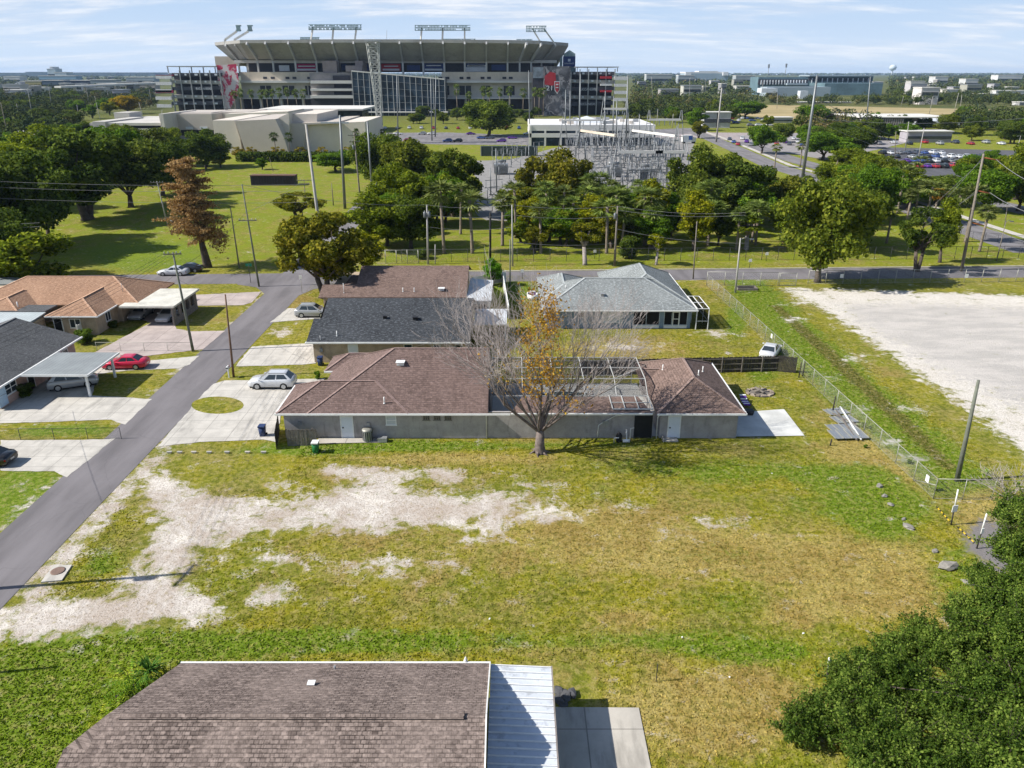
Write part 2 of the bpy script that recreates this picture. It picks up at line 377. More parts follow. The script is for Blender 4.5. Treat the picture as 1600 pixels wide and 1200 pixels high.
def ground_mat(name, tuft=False):
    gm, t = new_mat(name)
    def attr(n): return t.n('Attribute', attribute_name=n, attribute_type='GEOMETRY').outputs['Fac']
    g = t.n('NewGeometry').outputs['Position']; sep = t.n('SeparateXYZ', {0: g})
    nb = t.noise(g, .09, 5, .6); nm_ = t.noise(g, .45, 5, .62); nf = t.noise(g, 2.2, 5, .7); nff = t.noise(g, 7.5, 3, .7); nh = t.noise(g, 1.1, 6, .72, dist=.6); nl = t.noise(g, .25, 6, .68, dist=.4)
    jig = lambda n, k: t.math('MULTIPLY', t.math('SUBTRACT', n, .5), k)
    LUSH, MID, MID2, DRY, BRN = (.115,.200,.006), (.262,.235,.014), (.180,.205,.011), (.41,.315,.105), (.30,.205,.058)
    cg = t.mix(t.ss(t.math('ADD', t.math('MULTIPLY', nb, .5), t.math('MULTIPLY', nl, .5)), .42, .58), MID, MID2)
    cg = t.mix(t.math('MULTIPLY', t.ss(nl, .47, .62), .75), cg, (.285,.235,.065))
    cg = t.mix(t.math('MULTIPLY', t.ss(nm_, .52, .40), .5), cg, (.105,.125,.014))
    dryf = t.ss(t.math('ADD', t.math('MULTIPLY', attr('dry'), 1.3), t.math('ADD', jig(nh, 1.3), jig(nl, 2.2))), .15, .85)
    cg = t.mix(t.math('MULTIPLY', dryf, .85), cg, t.mix(t.ss(nl, .40, .6), DRY, BRN))
    lu = t.ss(t.math('ADD', t.math('MULTIPLY', attr('lush'), 1.3), t.math('ADD', jig(nh, 1.4), jig(nl, 1.4))), .22, .9)
    cg = t.mix(t.math('MULTIPLY', lu, .92), cg, LUSH)
    cg = t.mix(t.math('MULTIPLY', t.ss(t.math('ADD', attr('rut'), jig(nh, 1.2)), .3, .9), .85), cg, (.095,.085,.022))
    cg = t.mix(t.math('MULTIPLY', t.ss(nf, .45, .64), .55), cg, t.mix(nm_, (.34,.29,.10), (.31,.25,.11)))
    cg = t.mix(t.math('MULTIPLY', t.ss(nf, .52, .38), .55), cg, (.070,.088,.012))
    cg = t.mix(t.math('MULTIPLY', t.ss(nff, .49, .36), .5), cg, (.050,.058,.010))
    if tuft:
        r = t.n('NewGeometry').outputs['Random Per Island']; c = t.mix(t.math('MULTIPLY', r, .75), t.mix(1.0, cg, (1.55,1.5,1.4), 'MULTIPLY'), t.mix(1.0, cg, (.85,.85,.8), 'MULTIPLY'))
        d = t.n('BsdfDiffuse', {'Color': c}); tr = t.n('BsdfTranslucent', {'Color': c}); mx = t.n('MixShader', {0: .25, 1: d.outputs[0], 2: tr.outputs[0]}); o = t.n('OutputMaterial'); t.t.links.new(mx.outputs[0], o.inputs[0]); return gm
    # bare sand, broken by tufts
    sa = t.math('ADD', attr('sand'), t.math('ADD', jig(nh, 3.0), t.math('ADD', jig(nff, 1.3), jig(nm_, 2.6))))
    sf = t.math('MULTIPLY', t.ss(sa, .34, 1.05), t.math('SUBTRACT', 1.0, t.math('MULTIPLY', t.ss(nf, .56, .70), .5)))
    cs = t.mix(t.ss(nf, .38, .64), (.56,.515,.465), (.44,.385,.335))
    cs = t.mix(t.math('MULTIPLY', t.ss(nl, .46, .62), .55), cs, (.36,.285,.225))
    cs = t.mix(t.math('MULTIPLY', t.ss(nl, .47, .36), .6), cs, (.72,.67,.60))
    cs = t.mix(t.math('MULTIPLY', t.ss(sep.outputs[0], 22, 30), .7), cs, (.66,.625,.565))
    cs = t.mix(t.math('MULTIPLY', t.ss(nff, .53, .66), .8), cs, (.17,.13,.085))
    gv = t.ss(t.math('ADD', attr('gravel'), jig(nh, 2.4)), .3, .9)
    cgv = t.mix(t.ss(t.noise(t.vmul(g, (.5, 1.2, 1)), .35, 6, .65), .38, .62), (.43,.405,.375), (.53,.495,.455))
    cgv = t.mix(t.math('MULTIPLY', t.ss(nff, .45, .65), .35), cgv, (.24,.22,.21))
    cg = t.mix(t.math('MULTIPLY', t.math('MULTIPLY', t.ss(sep.outputs[1], 122, 132), t.ss(nl, .62, .42)), .7), cg, (.165,.215,.012))
    cgv = t.mix(t.ss(sep.outputs[1], 60, 54), cgv, (.19,.175,.17))
    far_ = t.ss(sep.outputs[1], 330, 700)
    cg = t.mix(t.math('MULTIPLY', far_, .75), cg, t.mix(t.ss(t.noise(g, .012, 5, .6), .4, .6), (.035,.05,.02), (.085,.085,.04)))
    c = t.mix(sf, cg, cs); c = t.mix(gv, c, cgv)
    return finish(gm, t, c, .95, 0, t.math('ADD', t.math('MULTIPLY', nff, .6), nf), .6, .14, .1)
gm = ground_mat('ground_cover')
me.materials.append(gm); tag(link(bpy.data.objects.new('ground', me)), kind='structure')
def tufts():
    rg = np.random.default_rng(77); n = 420000
    tx = rg.uniform(-34, 40, n); ty = 22 + 98 * rg.uniform(0, 1, n) ** 1.75
    ix = np.clip(np.searchsorted(xs, tx), 0, nx - 1); iy = np.clip(np.searchsorted(ys, ty), 0, ny - 1); k = iy * nx + ix
    dd = ty * CP + CH * SP; qx = 800 + F * tx / dd; keep = (sand[k] < .30 + .35 * rg.uniform(0, 1, n) ** 2) & (gravel[k] < .4) & (qx > -20) & (qx < 1620)
    for x0, x1, y0, y1 in ((-20, 20.4, 60.9, 76), (-23, -2, 79.5, 97), (-26, -2, 96, 116), (3.5, 25, 91.8, 113), (-35, -18, 52, 104), (19.5, 26, 60, 68), (-60, -30.5, 0, 125), (20, 40, 115, 125), (-16, 4.5, 15, 33.2)):
        keep &= ~((tx > x0) & (tx < x1) & (ty > y0) & (ty < y1))
    tx, ty, k = tx[keep], ty[keep], k[keep]; n = len(tx)
    az = rg.uniform(0, 6.283, n); h = rg.uniform(.015, .05, n) * (1 + .6 * np.clip(green[k], 0, 1)); w = rg.uniform(.03, .08, n); ln = rg.normal(0, .055, (n, 2))
    ux, uy = np.cos(az) * w, np.sin(az) * w; z0 = np.full(n, -.01)
    co_ = np.stack([np.stack([tx - ux, ty - uy, z0], 1), np.stack([tx + ux, ty + uy, z0], 1), np.stack([tx + ux * .7 + ln[:, 0], ty + uy * .7 + ln[:, 1], h], 1), np.stack([tx - ux * .7 + ln[:, 0] * 1.2, ty - uy * .7 + ln[:, 1] * 1.2, h * .85], 1)], 1).reshape(-1, 3)
    m2 = bpy.data.meshes.new('grass'); m2.vertices.add(4 * n); m2.vertices.foreach_set('co', co_.astype(np.float32).ravel()); m2.loops.add(4 * n); m2.loops.foreach_set('vertex_index', np.arange(4 * n, dtype=np.int32))
    m2.polygons.add(n); m2.polygons.foreach_set('loop_start', np.arange(0, 4 * n, 4, dtype=np.int32)); m2.polygons.foreach_set('loop_total', np.full(n, 4, np.int32)); m2.update()
    for nm, arr in (('lush', green), ('dry', dry), ('rut', dk)):
        at = m2.attributes.new(nm, 'FLOAT', 'POINT'); at.data.foreach_set('value', np.repeat(np.clip(arr[k], 0, 2), 4).astype(np.float32))
    m2.materials.append(ground_mat('grass_blades', True)); tag(link(bpy.data.objects.new('grass', m2)), kind='stuff')
tufts()
# ---------------------------------------------------------------- paved surfaces
ASPH = asphalt('asphalt', (.172, .160, .166)); ASPH2 = asphalt('boulevard_asphalt', (.19, .18, .185)); CONC = concrete('driveway_concrete', (.53, .50, .45), 1.8, .6); CONC2 = concrete('slab_concrete', (.47, .435, .38), 2.6, .55)
PINKC = concrete('pink_concrete', (.46, .39, .36), 2.2, .3); PAD = concrete('pad_concrete', (.60, .60, .57), 60, .12); GRAV = concrete('substation_gravel', (.27, .26, .25), 99, .25)
FIELD, t = new_mat('dry_field'); g = t.n('NewGeometry').outputs['Position']
finish(FIELD, t, t.mix(t.ss(t.noise(g, .03, 5), .35, .65), (.30,.24,.11), (.38,.30,.15)), .95)
sheet('cross_road', [(-230,107,0),(-36,115,0),(95,119,0),(230,125,0),(230,133,0),(95,126.5,0),(-28,121.5,0),(-36,121.3,0),(-230,114,0)], .016, ASPH)
sheet('street', [(-35.7,-10,0),(-30.8,-10,0),(-30.9,108,0),(-29.6,111.5,0),(-26,114.6,0),(-26.0,115.6,0),(-42,115,0),(-42,114.3,0),(-38.5,112.6,0),(-36.2,109,0)], .020, ASPH)
sheet('park_lane', [(-37,121,0),(-31.5,121,0),(-33.2,190,0),(-36,260,0),(-41,260,0),(-38.5,190,0)], .012, ASPH2)
WHITE = plain('road_paint', (.75, .75, .72), .6, var=.1)
for nm, pts in (('driveway', [(247,698),(316,617),(334,600),(350,595),(508,592),(440,646),(432,692),(412,687),(330,690),(280,694)]),
                ('driveway', [(368,573),(393,542),(492,536),(494,568),(472,570)]), ('driveway', [(422,504),(450,482),(512,482),(512,497)]),
                ('driveway', [(152,585),(166,573),(232,564),(312,556),(296,570),(280,576),(200,579)]), ('driveway', [(0,662),(0,632),(100,578),(166,573),(152,585),(145,618),(237,624),(195,664),(175,656)]),
                ('driveway', [(0,688),(170,687),(182,684),(105,746),(85,737),(0,736)])):
    sheet(nm, pts, .030, CONC, seg=.7, jit=.07)
for pts in ([(110,570),(157,546),(235,505),(186,482),(272,481),(272,506),(276,514),(300,518),(352,517),(318,546)], [(285,462),(408,456),(394,473),(380,477),(300,478)]):
    sheet('driveway', pts, .034, PINKC, seg=.7, jit=.07)
GRI = sheet('grass_island', [(340 + 41 * math.cos(k * math.pi / 12), 633.5 + 13.5 * math.sin(k * math.pi / 12)) for k in range(24)], .036, gm)
sheet('patio', [(868,1106),(998,1107),(1018,1206),(872,1206)], .06, CONC2)
sheet('patio', [(1149,683),(1153,645),(1225,640),(1257,681.5)], .06, PAD)
sheet('patio', [(495,694),(498,686),(600,685.5),(602,692)], .07, CONC2)
sheet('substation_yard', [(726,262),(745,251),(790,250),(850,236),(900,222),(1075,205),(1095,260),(1085,345),(760,345),(742,330),(752,285)], .02, GRAV, seg=6, jit=.8)
sheet('boulevard', [(545,222),(700,226),(835,227),(1000,214),(1105,207),(1105,199),(1000,203),(835,212),(700,207),(545,208)], .03, ASPH2)
def strip(name, pts, w, z, mat, off=0.0):
    c = [P(*p) for p in pts]; l, r = [], []
    for i, p in enumerate(c):
        d = (c[min(i + 1, len(c) - 1)] - c[max(i - 1, 0)]); d.normalize(); n = Vector((-d.y, d.x, 0))
        l.append(p + n * (off + w / 2)); r.append(p + n * (off - w / 2))
    return sheet(name, [tuple(v) for v in l + r[::-1]], z, mat)
bl = [(1075,203),(1110,216),(1150,233),(1205,258),(1310,290),(1400,318),(1490,350),(1620,395)]
strip('boulevard', bl, 8.5, .035, ASPH2); strip('sidewalk', bl, 2.0, .06, CONC, 6.5)
strip('boulevard', [(1160,222),(1240,250),(1330,275),(1480,302),(1560,319),(1620,334)], 8.5, .035, ASPH2)
sheet('parking_lot', [(1378,230),(1620,236),(1620,300),(1500,296),(1390,264)], .03, asphalt('parking_asphalt', (.10, .10, .11)))
sheet('parking_lot', [(960,206),(1240,208),(1290,226),(1200,234),(1120,216),(960,216)], .026, concrete('pale_lot', (.36, .31, .30), 99))
sheet('parking_lot', [(1150,212),(1330,204),(1420,222),(1380,232),(1290,250),(1215,236)], .028, concrete('grey_lot', (.30, .28, .28), 99))
sheet('dry_field', [(1080,163),(1215,164),(1590,172),(1620,185),(1560,196),(1240,189),(1080,172)], .04, FIELD)
sheet('kerb', [(-28,121.7,0),(95,126.7,0),(95,127,0),(-28,122,0)], .05, CONC)
# ---------------------------------------------------------------- houses
STUCCO = plain('grey_stucco', (.36, .335, .325), .9, stain=.5); TAN = plain('tan_stucco', (.42, .33, .24), .9, stain=.3); BLUE = plain('blue_stucco', (.20, .27, .36), .9, stain=.2)
PINK = plain('pink_stucco', (.48, .33, .27), .9, stain=.3); TRIM = plain('white_trim', (.74, .74, .72), .5, var=.08); DOORW = plain('white_door', (.66, .70, .76), .4, var=.05)
GLASS = glass(); DARK = plain('dark_opening', (.012, .012, .014), .9); BLIND = plain('pale_blind', (.52, .54, .55), .7, var=.06); METAL = plain('grey_metal', (.33, .34, .35), .4, .4)
BLACKM = plain('black_metal', (.02, .02, .022), .5); WOODD = plain('weathered_board', (.045, .040, .036), .95, var=.35, scale=3); WOODG = plain('grey_board', (.17, .15, .13), .95, var=.3, scale=3)
SH_MAUVE = shingle('mauve_shingles', (.115, .080, .070), (.185, .130, .116), .24, .5); SH_BLACK = shingle('charcoal_shingles', (.038, .042, .048), (.068, .074, .082), speck=.6)
SH_BROWN = shingle('brown_shingles', (.125, .086, .072), (.21, .148, .125), .24, .5); SH_BLUE = shingle('blue_grey_shingles', (.195, .212, .212), (.27, .288, .285), speck=.35); SH_ORANGE = shingle('orange_shingles', (.33, .19, .12), (.40, .25, .165))
SH_FORE = shingle('taupe_shingles', (.105, .080, .070), (.275, .218, .19), .18, .34, mort=.022); SH_GREY = shingle('grey_shingles', (.085, .088, .092), (.13, .132, .135))
RIBW = ribbed('white_ribbed_metal', (.66, .68, .70), .42, 1, .4, 0, .35); RIBG = ribbed('grey_ribbed_metal', (.34, .36, .355), .4, 0, .45, .2, .1, .5); RIBB = ribbed('pale_ribbed_metal', (.55, .60, .60), .4, 0, .45, .1, .25)
FLATW = plain('flat_white_roof', (.58, .56, .49), .8, stain=.35, scale=.6); BRICK = shingle('grey_block', (.20, .175, .16), (.25, .22, .20), .2, .4)
def hip(mb, x0, x1, y0, y1, z, pitch, axis='x', h0=True, h1=True, m=0, mg=None, th=.16):
    """hip or gable roof body; h0/h1: hip at the low / high end of the ridge axis"""
    T = (lambda a, b, c: (a, b, c)) if axis == 'x' else (lambda a, b, c: (b, a, c))
    if axis != 'x': x0, x1, y0, y1 = y0, y1, x0, x1
    d = (y1 - y0) / 2; ym = (y0 + y1) / 2; zr = z + d * pitch
    r0 = (x0 + (d if h0 else 0), ym, zr); r1 = (x1 - (d if h1 else 0), ym, zr)
    a, b, c, e = (x0, y0, z), (x1, y0, z), (x1, y1, z), (x0, y1, z)
    def f(pts, mm):
        p = [T(*q) for q in pts]
        mb.poly(p if axis == 'x' else p[::-1], mm)
    f([a, b, r1, r0], m); f([c, e, r0, r1], m)
    f([e, a, r0], m if h0 else (m if mg is None else mg)); f([b, c, r1], m if h1 else (m if mg is None else mg))
    lo = [(p[0], p[1], z - th) for p in (a, b, c, e)]
    for i, (p, q) in enumerate(((a, b), (b, c), (c, e), (e, a))):
        f([lo[i], lo[(i + 1) % 4], q, p], m if mg is None else mg)
    f(lo[::-1], m if mg is None else mg)
    cap = lambda p, q: mb.bar(Vector(T(*p)) + Vector((0, 0, .02)), Vector(T(*q)) + Vector((0, 0, .02)), .24, .03, 1)
    cap(r0, r1)
    if h0: cap(a, r0); cap(e, r0)
    if h1: cap(b, r1); cap(c, r1)
    return T(*r0), T(*r1)
def window(parent, c, u, n, w, h, name='window', rows=1, cols=1, pane=None, frame=None, fw=.07, label=None):
    c, u, n = Vector(c), Vector(u).normalized(), Vector(n).normalized(); Z = Vector((0, 0, 1))
    R = Matrix((u, n, Z)).transposed(); mb = MB()
    for k in range(cols + 1): mb.box(c + u * (w * (k / cols - .5)) + n * .03, (fw, .06, h + fw), 0, M=R)
    for k in range(rows + 1): mb.box(c + Z * (h * (k / rows - .5)) + n * .028, (w - fw, .056, fw), 0, M=R)
    mb.box(c - Z * (h / 2 + fw * .9) + n * .05, (w + .16, .1, fw * .8), 0, M=R)
    o = mb.build(name, frame or TRIM, parent)
    MB().box(c + n * .012, (w, .02, h), 0, M=R).build('pane', pane or GLASS, o)
    if label: o['label'] = label
    return o
def door(parent, c, u, n, w, h, mat, label=None):
    c, u, n = Vector(c), Vector(u).normalized(), Vector(n).normalized(); R = Matrix((u, n, Vector((0, 0, 1)))).transposed()
    o = MB().box(c + n * .03, (w, .06, h), 0, M=R).build('door', mat, parent)
    fr = MB()
    for s in (-1, 1): fr.box(c + u * s * (w / 2 + .05) + n * .035, (.1, .07, h), 0, M=R)
    fr.box(c + Vector((0, 0, h / 2 + .05)) + n * .035, (w + .2, .07, .1), 0, M=R); fr.build('frame', TRIM, o)
    MB().box(c - u * (w * .38) + n * .09, (.12, .06, .1), 0, M=R).build('handle', BLACKM, o)
    if label: o['label'] = label
    return o
def roofvent(parent, p, mat=None, s=.35):
    MB().box((p[0], p[1], p[2] + .12), (s * 1.3, s, .3)).box((p[0], p[1] - s * .1, p[2] + .29), (s * 1.6, s * 1.4, .05)).build('roof_vent', mat or TRIM, parent)
def pipe(parent, p, h=.5, r=.05, mat=None, name='vent_pipe'):
    MB().tube((p[0], p[1], p[2] - .1), (p[0], p[1], p[2] + h), r, n=8).tube((p[0], p[1], p[2] - .05), (p[0], p[1], p[2] + .06), r * 2.2, r * 1.2, 8).build(name, mat or TRIM, parent)
def spout(parent, x, y, z0, z1, off=.5):
    MB().path([(x, y - off, z1), (x, y - off, z1 - .15), (x, y - .06, z1 - .5), (x, y - .06, z0)], .045, 6).build('downspout', TRIM, parent)
FX, FN, RX, RN = (1, 0, 0), (0, -1, 0), (0, 1, 0), (1, 0, 0)
# --- house A: grey stucco, pool cage between its two roofs
hA = thing('grey_house', 'long grey stucco house with weathered mauve roofs and a screened pool behind the leafless tree', 'house', (0, 61.2, 0))
I = Matrix.Translation((0, -61.2, 0))
def part(mb, name, mats, root):
    o = mb.build(name, mats); o.parent = root; o.matrix_parent_inverse = Matrix.Translation(-root.location); return o
class Root:
    pass
def adopt(root):
    """shift children given in world coordinates under a root that is not at the origin"""
    for ch in root.children: ch.location = ch.location - root.location
w = MB(); w.b2(-20.0, -2.2, 61.2, 67.0, 0, 2.42); w.b2(-17.3, -2.21, 67.0, 73.9, 0, 2.42); w.b2(-2.2, 12.4, 61.25, 61.45, 0, 2.5); w.b2(13.0, 19.8, 61.2, 72.8, 0, 2.42)
w.b2(-18.0, -17.3, 71.4, 74.6, 0, 2.42)
w.b2(-2.2, -1.9, 67, 73.9, 0, 2.42); w.build('wall', STUCCO, hA)
r = MB(); hip(r, -20.5, -9.0, 60.8, 67.4, 2.55, .53, m=0); rA = r.build('roof', SH_MAUVE, hA); rA['label'] = 'front hip roof over the garage end'
r = MB(); hip(r, -17.8, -2.1, 60.83, 74.4, 2.56, .53, h1=False); rM = r.build('roof', SH_MAUVE, hA); rM['label'] = 'large mauve main roof with a hip at its left end'
r = MB(); hip(r, -18.6, -10, 71, 75.2, 2.57, .53); rE = r.build('roof', SH_MAUVE, hA); rE['label'] = 'small hip roof over the entry'
r = MB(); hip(r, 12.6, 20.3, 60.8, 73.4, 2.55, .5, axis='y'); rR = r.build('roof', SH_BROWN, hA); rR['label'] = 'brown hip roof of the separate right wing'
r = MB(); hip(r, 12.35, 16.0, 67.5, 71.5, 2.55, .42, h1=False, h0=False); r.build('roof', SH_BROWN, hA)['label'] = 'low lean-to roof beside the pool cage'
r = MB(); r.poly([(-.1, 60.8, 2.6), (12.2, 60.8, 2.6), (11.4, 64.0, 2.8), (.9, 64.0, 2.8)]); r.poly([(.9, 64, 2.8), (11.4, 64, 2.8), (11.4, 64, 2.6), (.9, 64, 2.6)][::-1]); r.poly([(12.2, 60.8, 2.6), (11.4, 64, 2.6), (11.4, 64, 2.8)]); r.poly([(-.1, 60.8, 2.6), (.9, 64, 2.8), (.9, 64, 2.6)]); r.poly([(-.1, 60.8, 2.6), (.9, 64, 2.6), (11.4, 64, 2.6), (12.2, 60.8, 2.6)])
r.build('roof', SH_BROWN, hA)['label'] = 'low lean-to roof over the wall in front of the pool'
gt = MB()
for x0, x1, y, z in ((-20.5, -.15, 60.72, 2.5), (-.1, 12.2, 60.72, 2.55), (12.6, 20.35, 60.72, 2.5)): gt.b2(x0, x1, y - .06, y + .06, z - .09, z + .06)
gt.b2(-20.6, -20.46, 60.7, 67.4, 2.41, 2.56); gt.b2(-17.8, -9, 67.38, 67.52, 2.42, 2.57); gt.b2(20.28, 20.42, 60.7, 73.4, 2.41, 2.56); gt.b2(-18.6, -12, 70.85, 70.98, 2.42, 2.58); gt.build('gutter', TRIM, hA)
for x in (-2.25, 2.4, 12.75): spout(hA, x, 61.2, 0, 2.5, .42)
MB().path([(9.8, 60.75, 2.5), (9.0, 61.1, 2.2), (7.6, 61.14, 1.3), (7.55, 61.14, .1)], .05, 6).build('downspout', TRIM, hA)
door(hA, (-14.5, 61.2, 1.05), FX, FN, .95, 2.05, DOORW); door(hA, (14.25, 61.2, 1.05), FX, FN, .95, 2.05, DOORW, 'white door of the right wing')
window(hA, (-10.6, 61.2, 1.75), FX, FN, .85, .85, rows=2, pane=BLIND); 
for x in (-7.5, -6.55, -5.6): window(hA, (x, 61.2, 1.98), FX, FN, .55, .4, 'glass_block_window', 2, 3, frame=plain('glass_block', (.2, .19, .17), .4), fw=.05)
mt = MB(); mt.box((-12.6, 61.12, 1.35), (.25, .14, .35)).tube((-12.6, 61.13, 1.2), (-12.6, 61.13, .1), .025); mt.build('meter_box', METAL, hA)
MB().box((-18.6, 61.1, 1.5), (.3, .2, .35)).build('meter_box', METAL, hA); MB().box((8.2, 61.15, 1.5), (.55, .2, .4)).build('meter_box', METAL, hA)
roofvent(hA, (-10.2, 65.9, 5.2), s=.5); pipe(hA, (-11.2, 61.8, 3.1), .6); pipe(hA, (18.1, 68, 3.7)); pipe(hA, (17.2, 66, 4.1)); pipe(hA, (14.5, 69, 3.5))
# entry recess window and posts
window(hA, (-13.2, 71.0 - .0, 1.4), FX, FN, 1.2, 1.1, cols=2); MB().b2(-17.6, -17.4, 70.4, 70.6, 0, 2.5).build('porch_post', TRIM, hA); MB().b2(-16.0, -15.8, 70.4, 70.6, 0, 2.5).build('porch_post', TRIM, hA)
MB().b2(10.75, 12.35, 61.22, 61.4, .0, 2.3).build('gate', plain('dark_screen', (.02, .02, .02), .8), hA)
# pool cage: white aluminium frame of posts, beams and a mansard top
pc = MB(); b = .045
X0, X1, Y0, Y1 = -1.9, 12.3, 64.1, 73.6
ZF, ZT, ZB = 2.82, 3.75, 2.7
xsn = [X0 + (X1 - X0) * k / 5 for k in range(6)]
for x in xsn:
    for (p, q) in (((x, Y0, 0), (x, Y0, ZF)), ((x, Y0, ZF), (x, Y0 + 1.9, ZT)), ((x, Y0 + 1.9, ZT), (x, Y1 - 1.9, ZT)), ((x, Y1 - 1.9, ZT), (x, Y1, ZB)), ((x, Y1, ZB), (x, Y1, 0))): pc.bar(p, q, .06, .08)
for (y, z) in ((Y0, ZF), (Y0 + 1.9, ZT), ((Y0 + Y1) / 2, ZT), (Y1 - 1.9, ZT), (Y1, ZB), (Y1, 1.1)): pc.bar((X0, y, z), (X1, y, z), .055, .07)
pc.bar((xsn[4], Y0 + 1.9, ZT), (xsn[5], (Y0 + Y1) / 2, ZT), .05)
for x in (8.8, 9.9, 11.1, 12.3): pc.bar((x, 61.3, 2.75), (x, Y0, ZF), .08)
pc.bar((8.8, 61.32, 2.75), (12.3, 61.32, 2.75), .1); pc.bar((8.8, 62.7, 2.78), (12.3, 62.7, 2.78), .06)
cg = part(pc, 'pool_cage', plain('dull_aluminium', (.48, .48, .46), .5, var=.1), hA); cg.matrix_parent_inverse = Matrix()
sc_ = MB(); e_ = .03
for pts in ([(X0, Y0, ZF - e_), (X1, Y0, ZF - e_), (X1, Y0 + 1.9, ZT - e_), (X0, Y0 + 1.9, ZT - e_)], [(X0, Y0 + 1.9, ZT - e_), (X1, Y0 + 1.9, ZT - e_), (X1, Y1 - 1.9, ZT - e_), (X0, Y1 - 1.9, ZT - e_)], [(X0, Y1 - 1.9, ZT - e_), (X1, Y1 - 1.9, ZT - e_), (X1, Y1, ZB - e_), (X0, Y1, ZB - e_)], [(X0, Y1, .1), (X0, Y1, ZB), (X1, Y1, ZB), (X1, Y1, .1)]): sc_.poly(pts)
sc_.build('screen', mesh_wire('insect_screen', (.03, .03, .035), .5, .012), cg)
sheet('pool_deck', [(-2, 61.5, 0), (13, 61.5, 0), (13, 74, 0), (-2, 74, 0)], .05, PAD)
WATER, t = new_mat('pool_water'); finish(WATER, t, t.mix(t.noise(t.n('NewGeometry').outputs['Position'], 1.5, 3), (.004, .03, .035), (.012, .06, .06)), .05, spec=.6)
pw = MB(); pw.prism([(1 + 4.2 + 3.6 * math.cos(k * .2618) * (1 + .15 * math.sin(k * .52)), 69.2 + 2.5 * math.sin(k * .2618), 0) for k in range(24)], .055, .075); tag(pw.build('pool_water', WATER), kind='structure')
adopt(hA)
# --- house B: charcoal roof
hB = thing('tan_house', 'tan house under a charcoal shingle gable roof, middle one of the three beside the street', 'house', (-13, 80.3, 0))
MB().b2(-22.0, -5.0, 80.3, 95.2, 0, 2.42).poly([(-5.0, 80.3, 2.42), (-5.0, 95.2, 2.42), (-5.0, 87.8, 5.0)]).poly([(-22, 80.3, 2.42), (-22, 87.8, 5.0), (-22, 95.2, 2.42)]).build('wall', TAN, hB)
r = MB()
def gslab(r, x0, x1, y0, y1, z0, z1, th=.16):
    r.poly([(x0, y0, z0), (x1, y0, z0), (x1, y1, z1), (x0, y1, z1)]); r.poly([(x0, y0, z0 - th), (x0, y1, z1 - th), (x1, y1, z1 - th), (x1, y0, z0 - th)])
    r.poly([(x0, y0, z0 - th), (x1, y0, z0 - th), (x1, y0, z0), (x0, y0, z0)]); r.poly([(x1, y1, z1 - th), (x0, y1, z1 - th), (x0, y1, z1), (x1, y1, z1)])
    r.poly([(x0, y1, z1 - th), (x0, y0, z0 - th), (x0, y0, z0), (x0, y1, z1)]); r.poly([(x1, y0, z0 - th), (x1, y1, z1 - th), (x1, y1, z1), (x1, y0, z0)])
gslab(r, -22.6, -4.6, 79.8, 84.0, 2.55, 4.0); gslab(r, -21.7, -4.6, 84.0, 87.8, 4.0, 5.32)
r.poly([(-21.7, 87.8, 5.32), (-4.6, 87.8, 5.32), (-4.6, 95.8, 2.55), (-21.7, 95.8, 2.55)])
rB = r.build('roof', SH_BLACK, hB)
MB().b2(-22.6, -4.6, 79.68, 79.8, 2.4, 2.58).b2(-22.72, -22.6, 79.7, 84.0, 2.38, 2.5).build('gutter', TRIM, hB)
window(hB, (-8.3, 80.3, 1.7), FX, FN, .8, .8, rows=2); window(hB, (-5.9, 80.3, 1.7), FX, FN, .8, .8, rows=2); window(hB, (-11.5, 80.3, 1.7), FX, FN, .9, .9, rows=2); door(hB, (-17.6, 80.3, 1.05), FX, FN, .95, 2.05, DOORW)
MB().box((-21.1, 80.2, 1.5), (.3, .2, .4)).tube((-21.1, 80.2, 1.7), (-21.1, 80.2, 3.2), .03).build('meter_box', METAL, hB)
roofvent(rB, (-11.0, 83.8, 3.95), BLACKM, .4); roofvent(rB, (-14.5, 84.0, 4.0), BLACKM, .3); pipe(rB, (-19.4, 80.9, 2.9), .6); adopt(hB)
# --- house C: brown gable and white patio roofs
hC = thing('brown_roofed_house', 'low house with a faded brown gable roof', 'house', (-12, 99, 0))
MB().b2(-25.0, -6.4, 98.5, 112.5, 0, 2.42).poly([(-6.4, 98.5, 2.42), (-6.4, 112.5, 2.42), (-6.4, 105.5, 4.6)]).build('wall', TAN, hC)
r = MB(); gslab(r, -25.5, -6.0, 98.0, 100.9, 2.55, 3.5); gslab(r, -21.0, -6.0, 100.9, 105.6, 3.5, 5.0); r.poly([(-20.2, 105.6, 5.0), (-6.0, 105.6, 5.0), (-6, 113.2, 2.55), (-20.2, 113.2, 2.55)])
r.b2(-23.0, -21, 101.2, 108, 2.5, 3.0)
rC = r.build('roof', SH_BROWN, hC); roofvent(rC, (-9.4, 99.6, 3.1), TRIM, .55); pipe(rC, (-13, 99.3, 3.0)); pipe(rC, (-22.3, 99.0, 2.9), 1.3, .04); pipe(rC, (-14.5, 99.3, 3.0))
sr = MB(); sr.b2(-5.95, -3.0, 97.0, 107, 0, 2.2); part(sr, 'sunroom', TRIM, hC).matrix_parent_inverse = Matrix()
for x in (-5.55, -4.8, -4.1, -3.45): window(hC, (x, 97.0, 1.5), FX, FN, .55, .9)
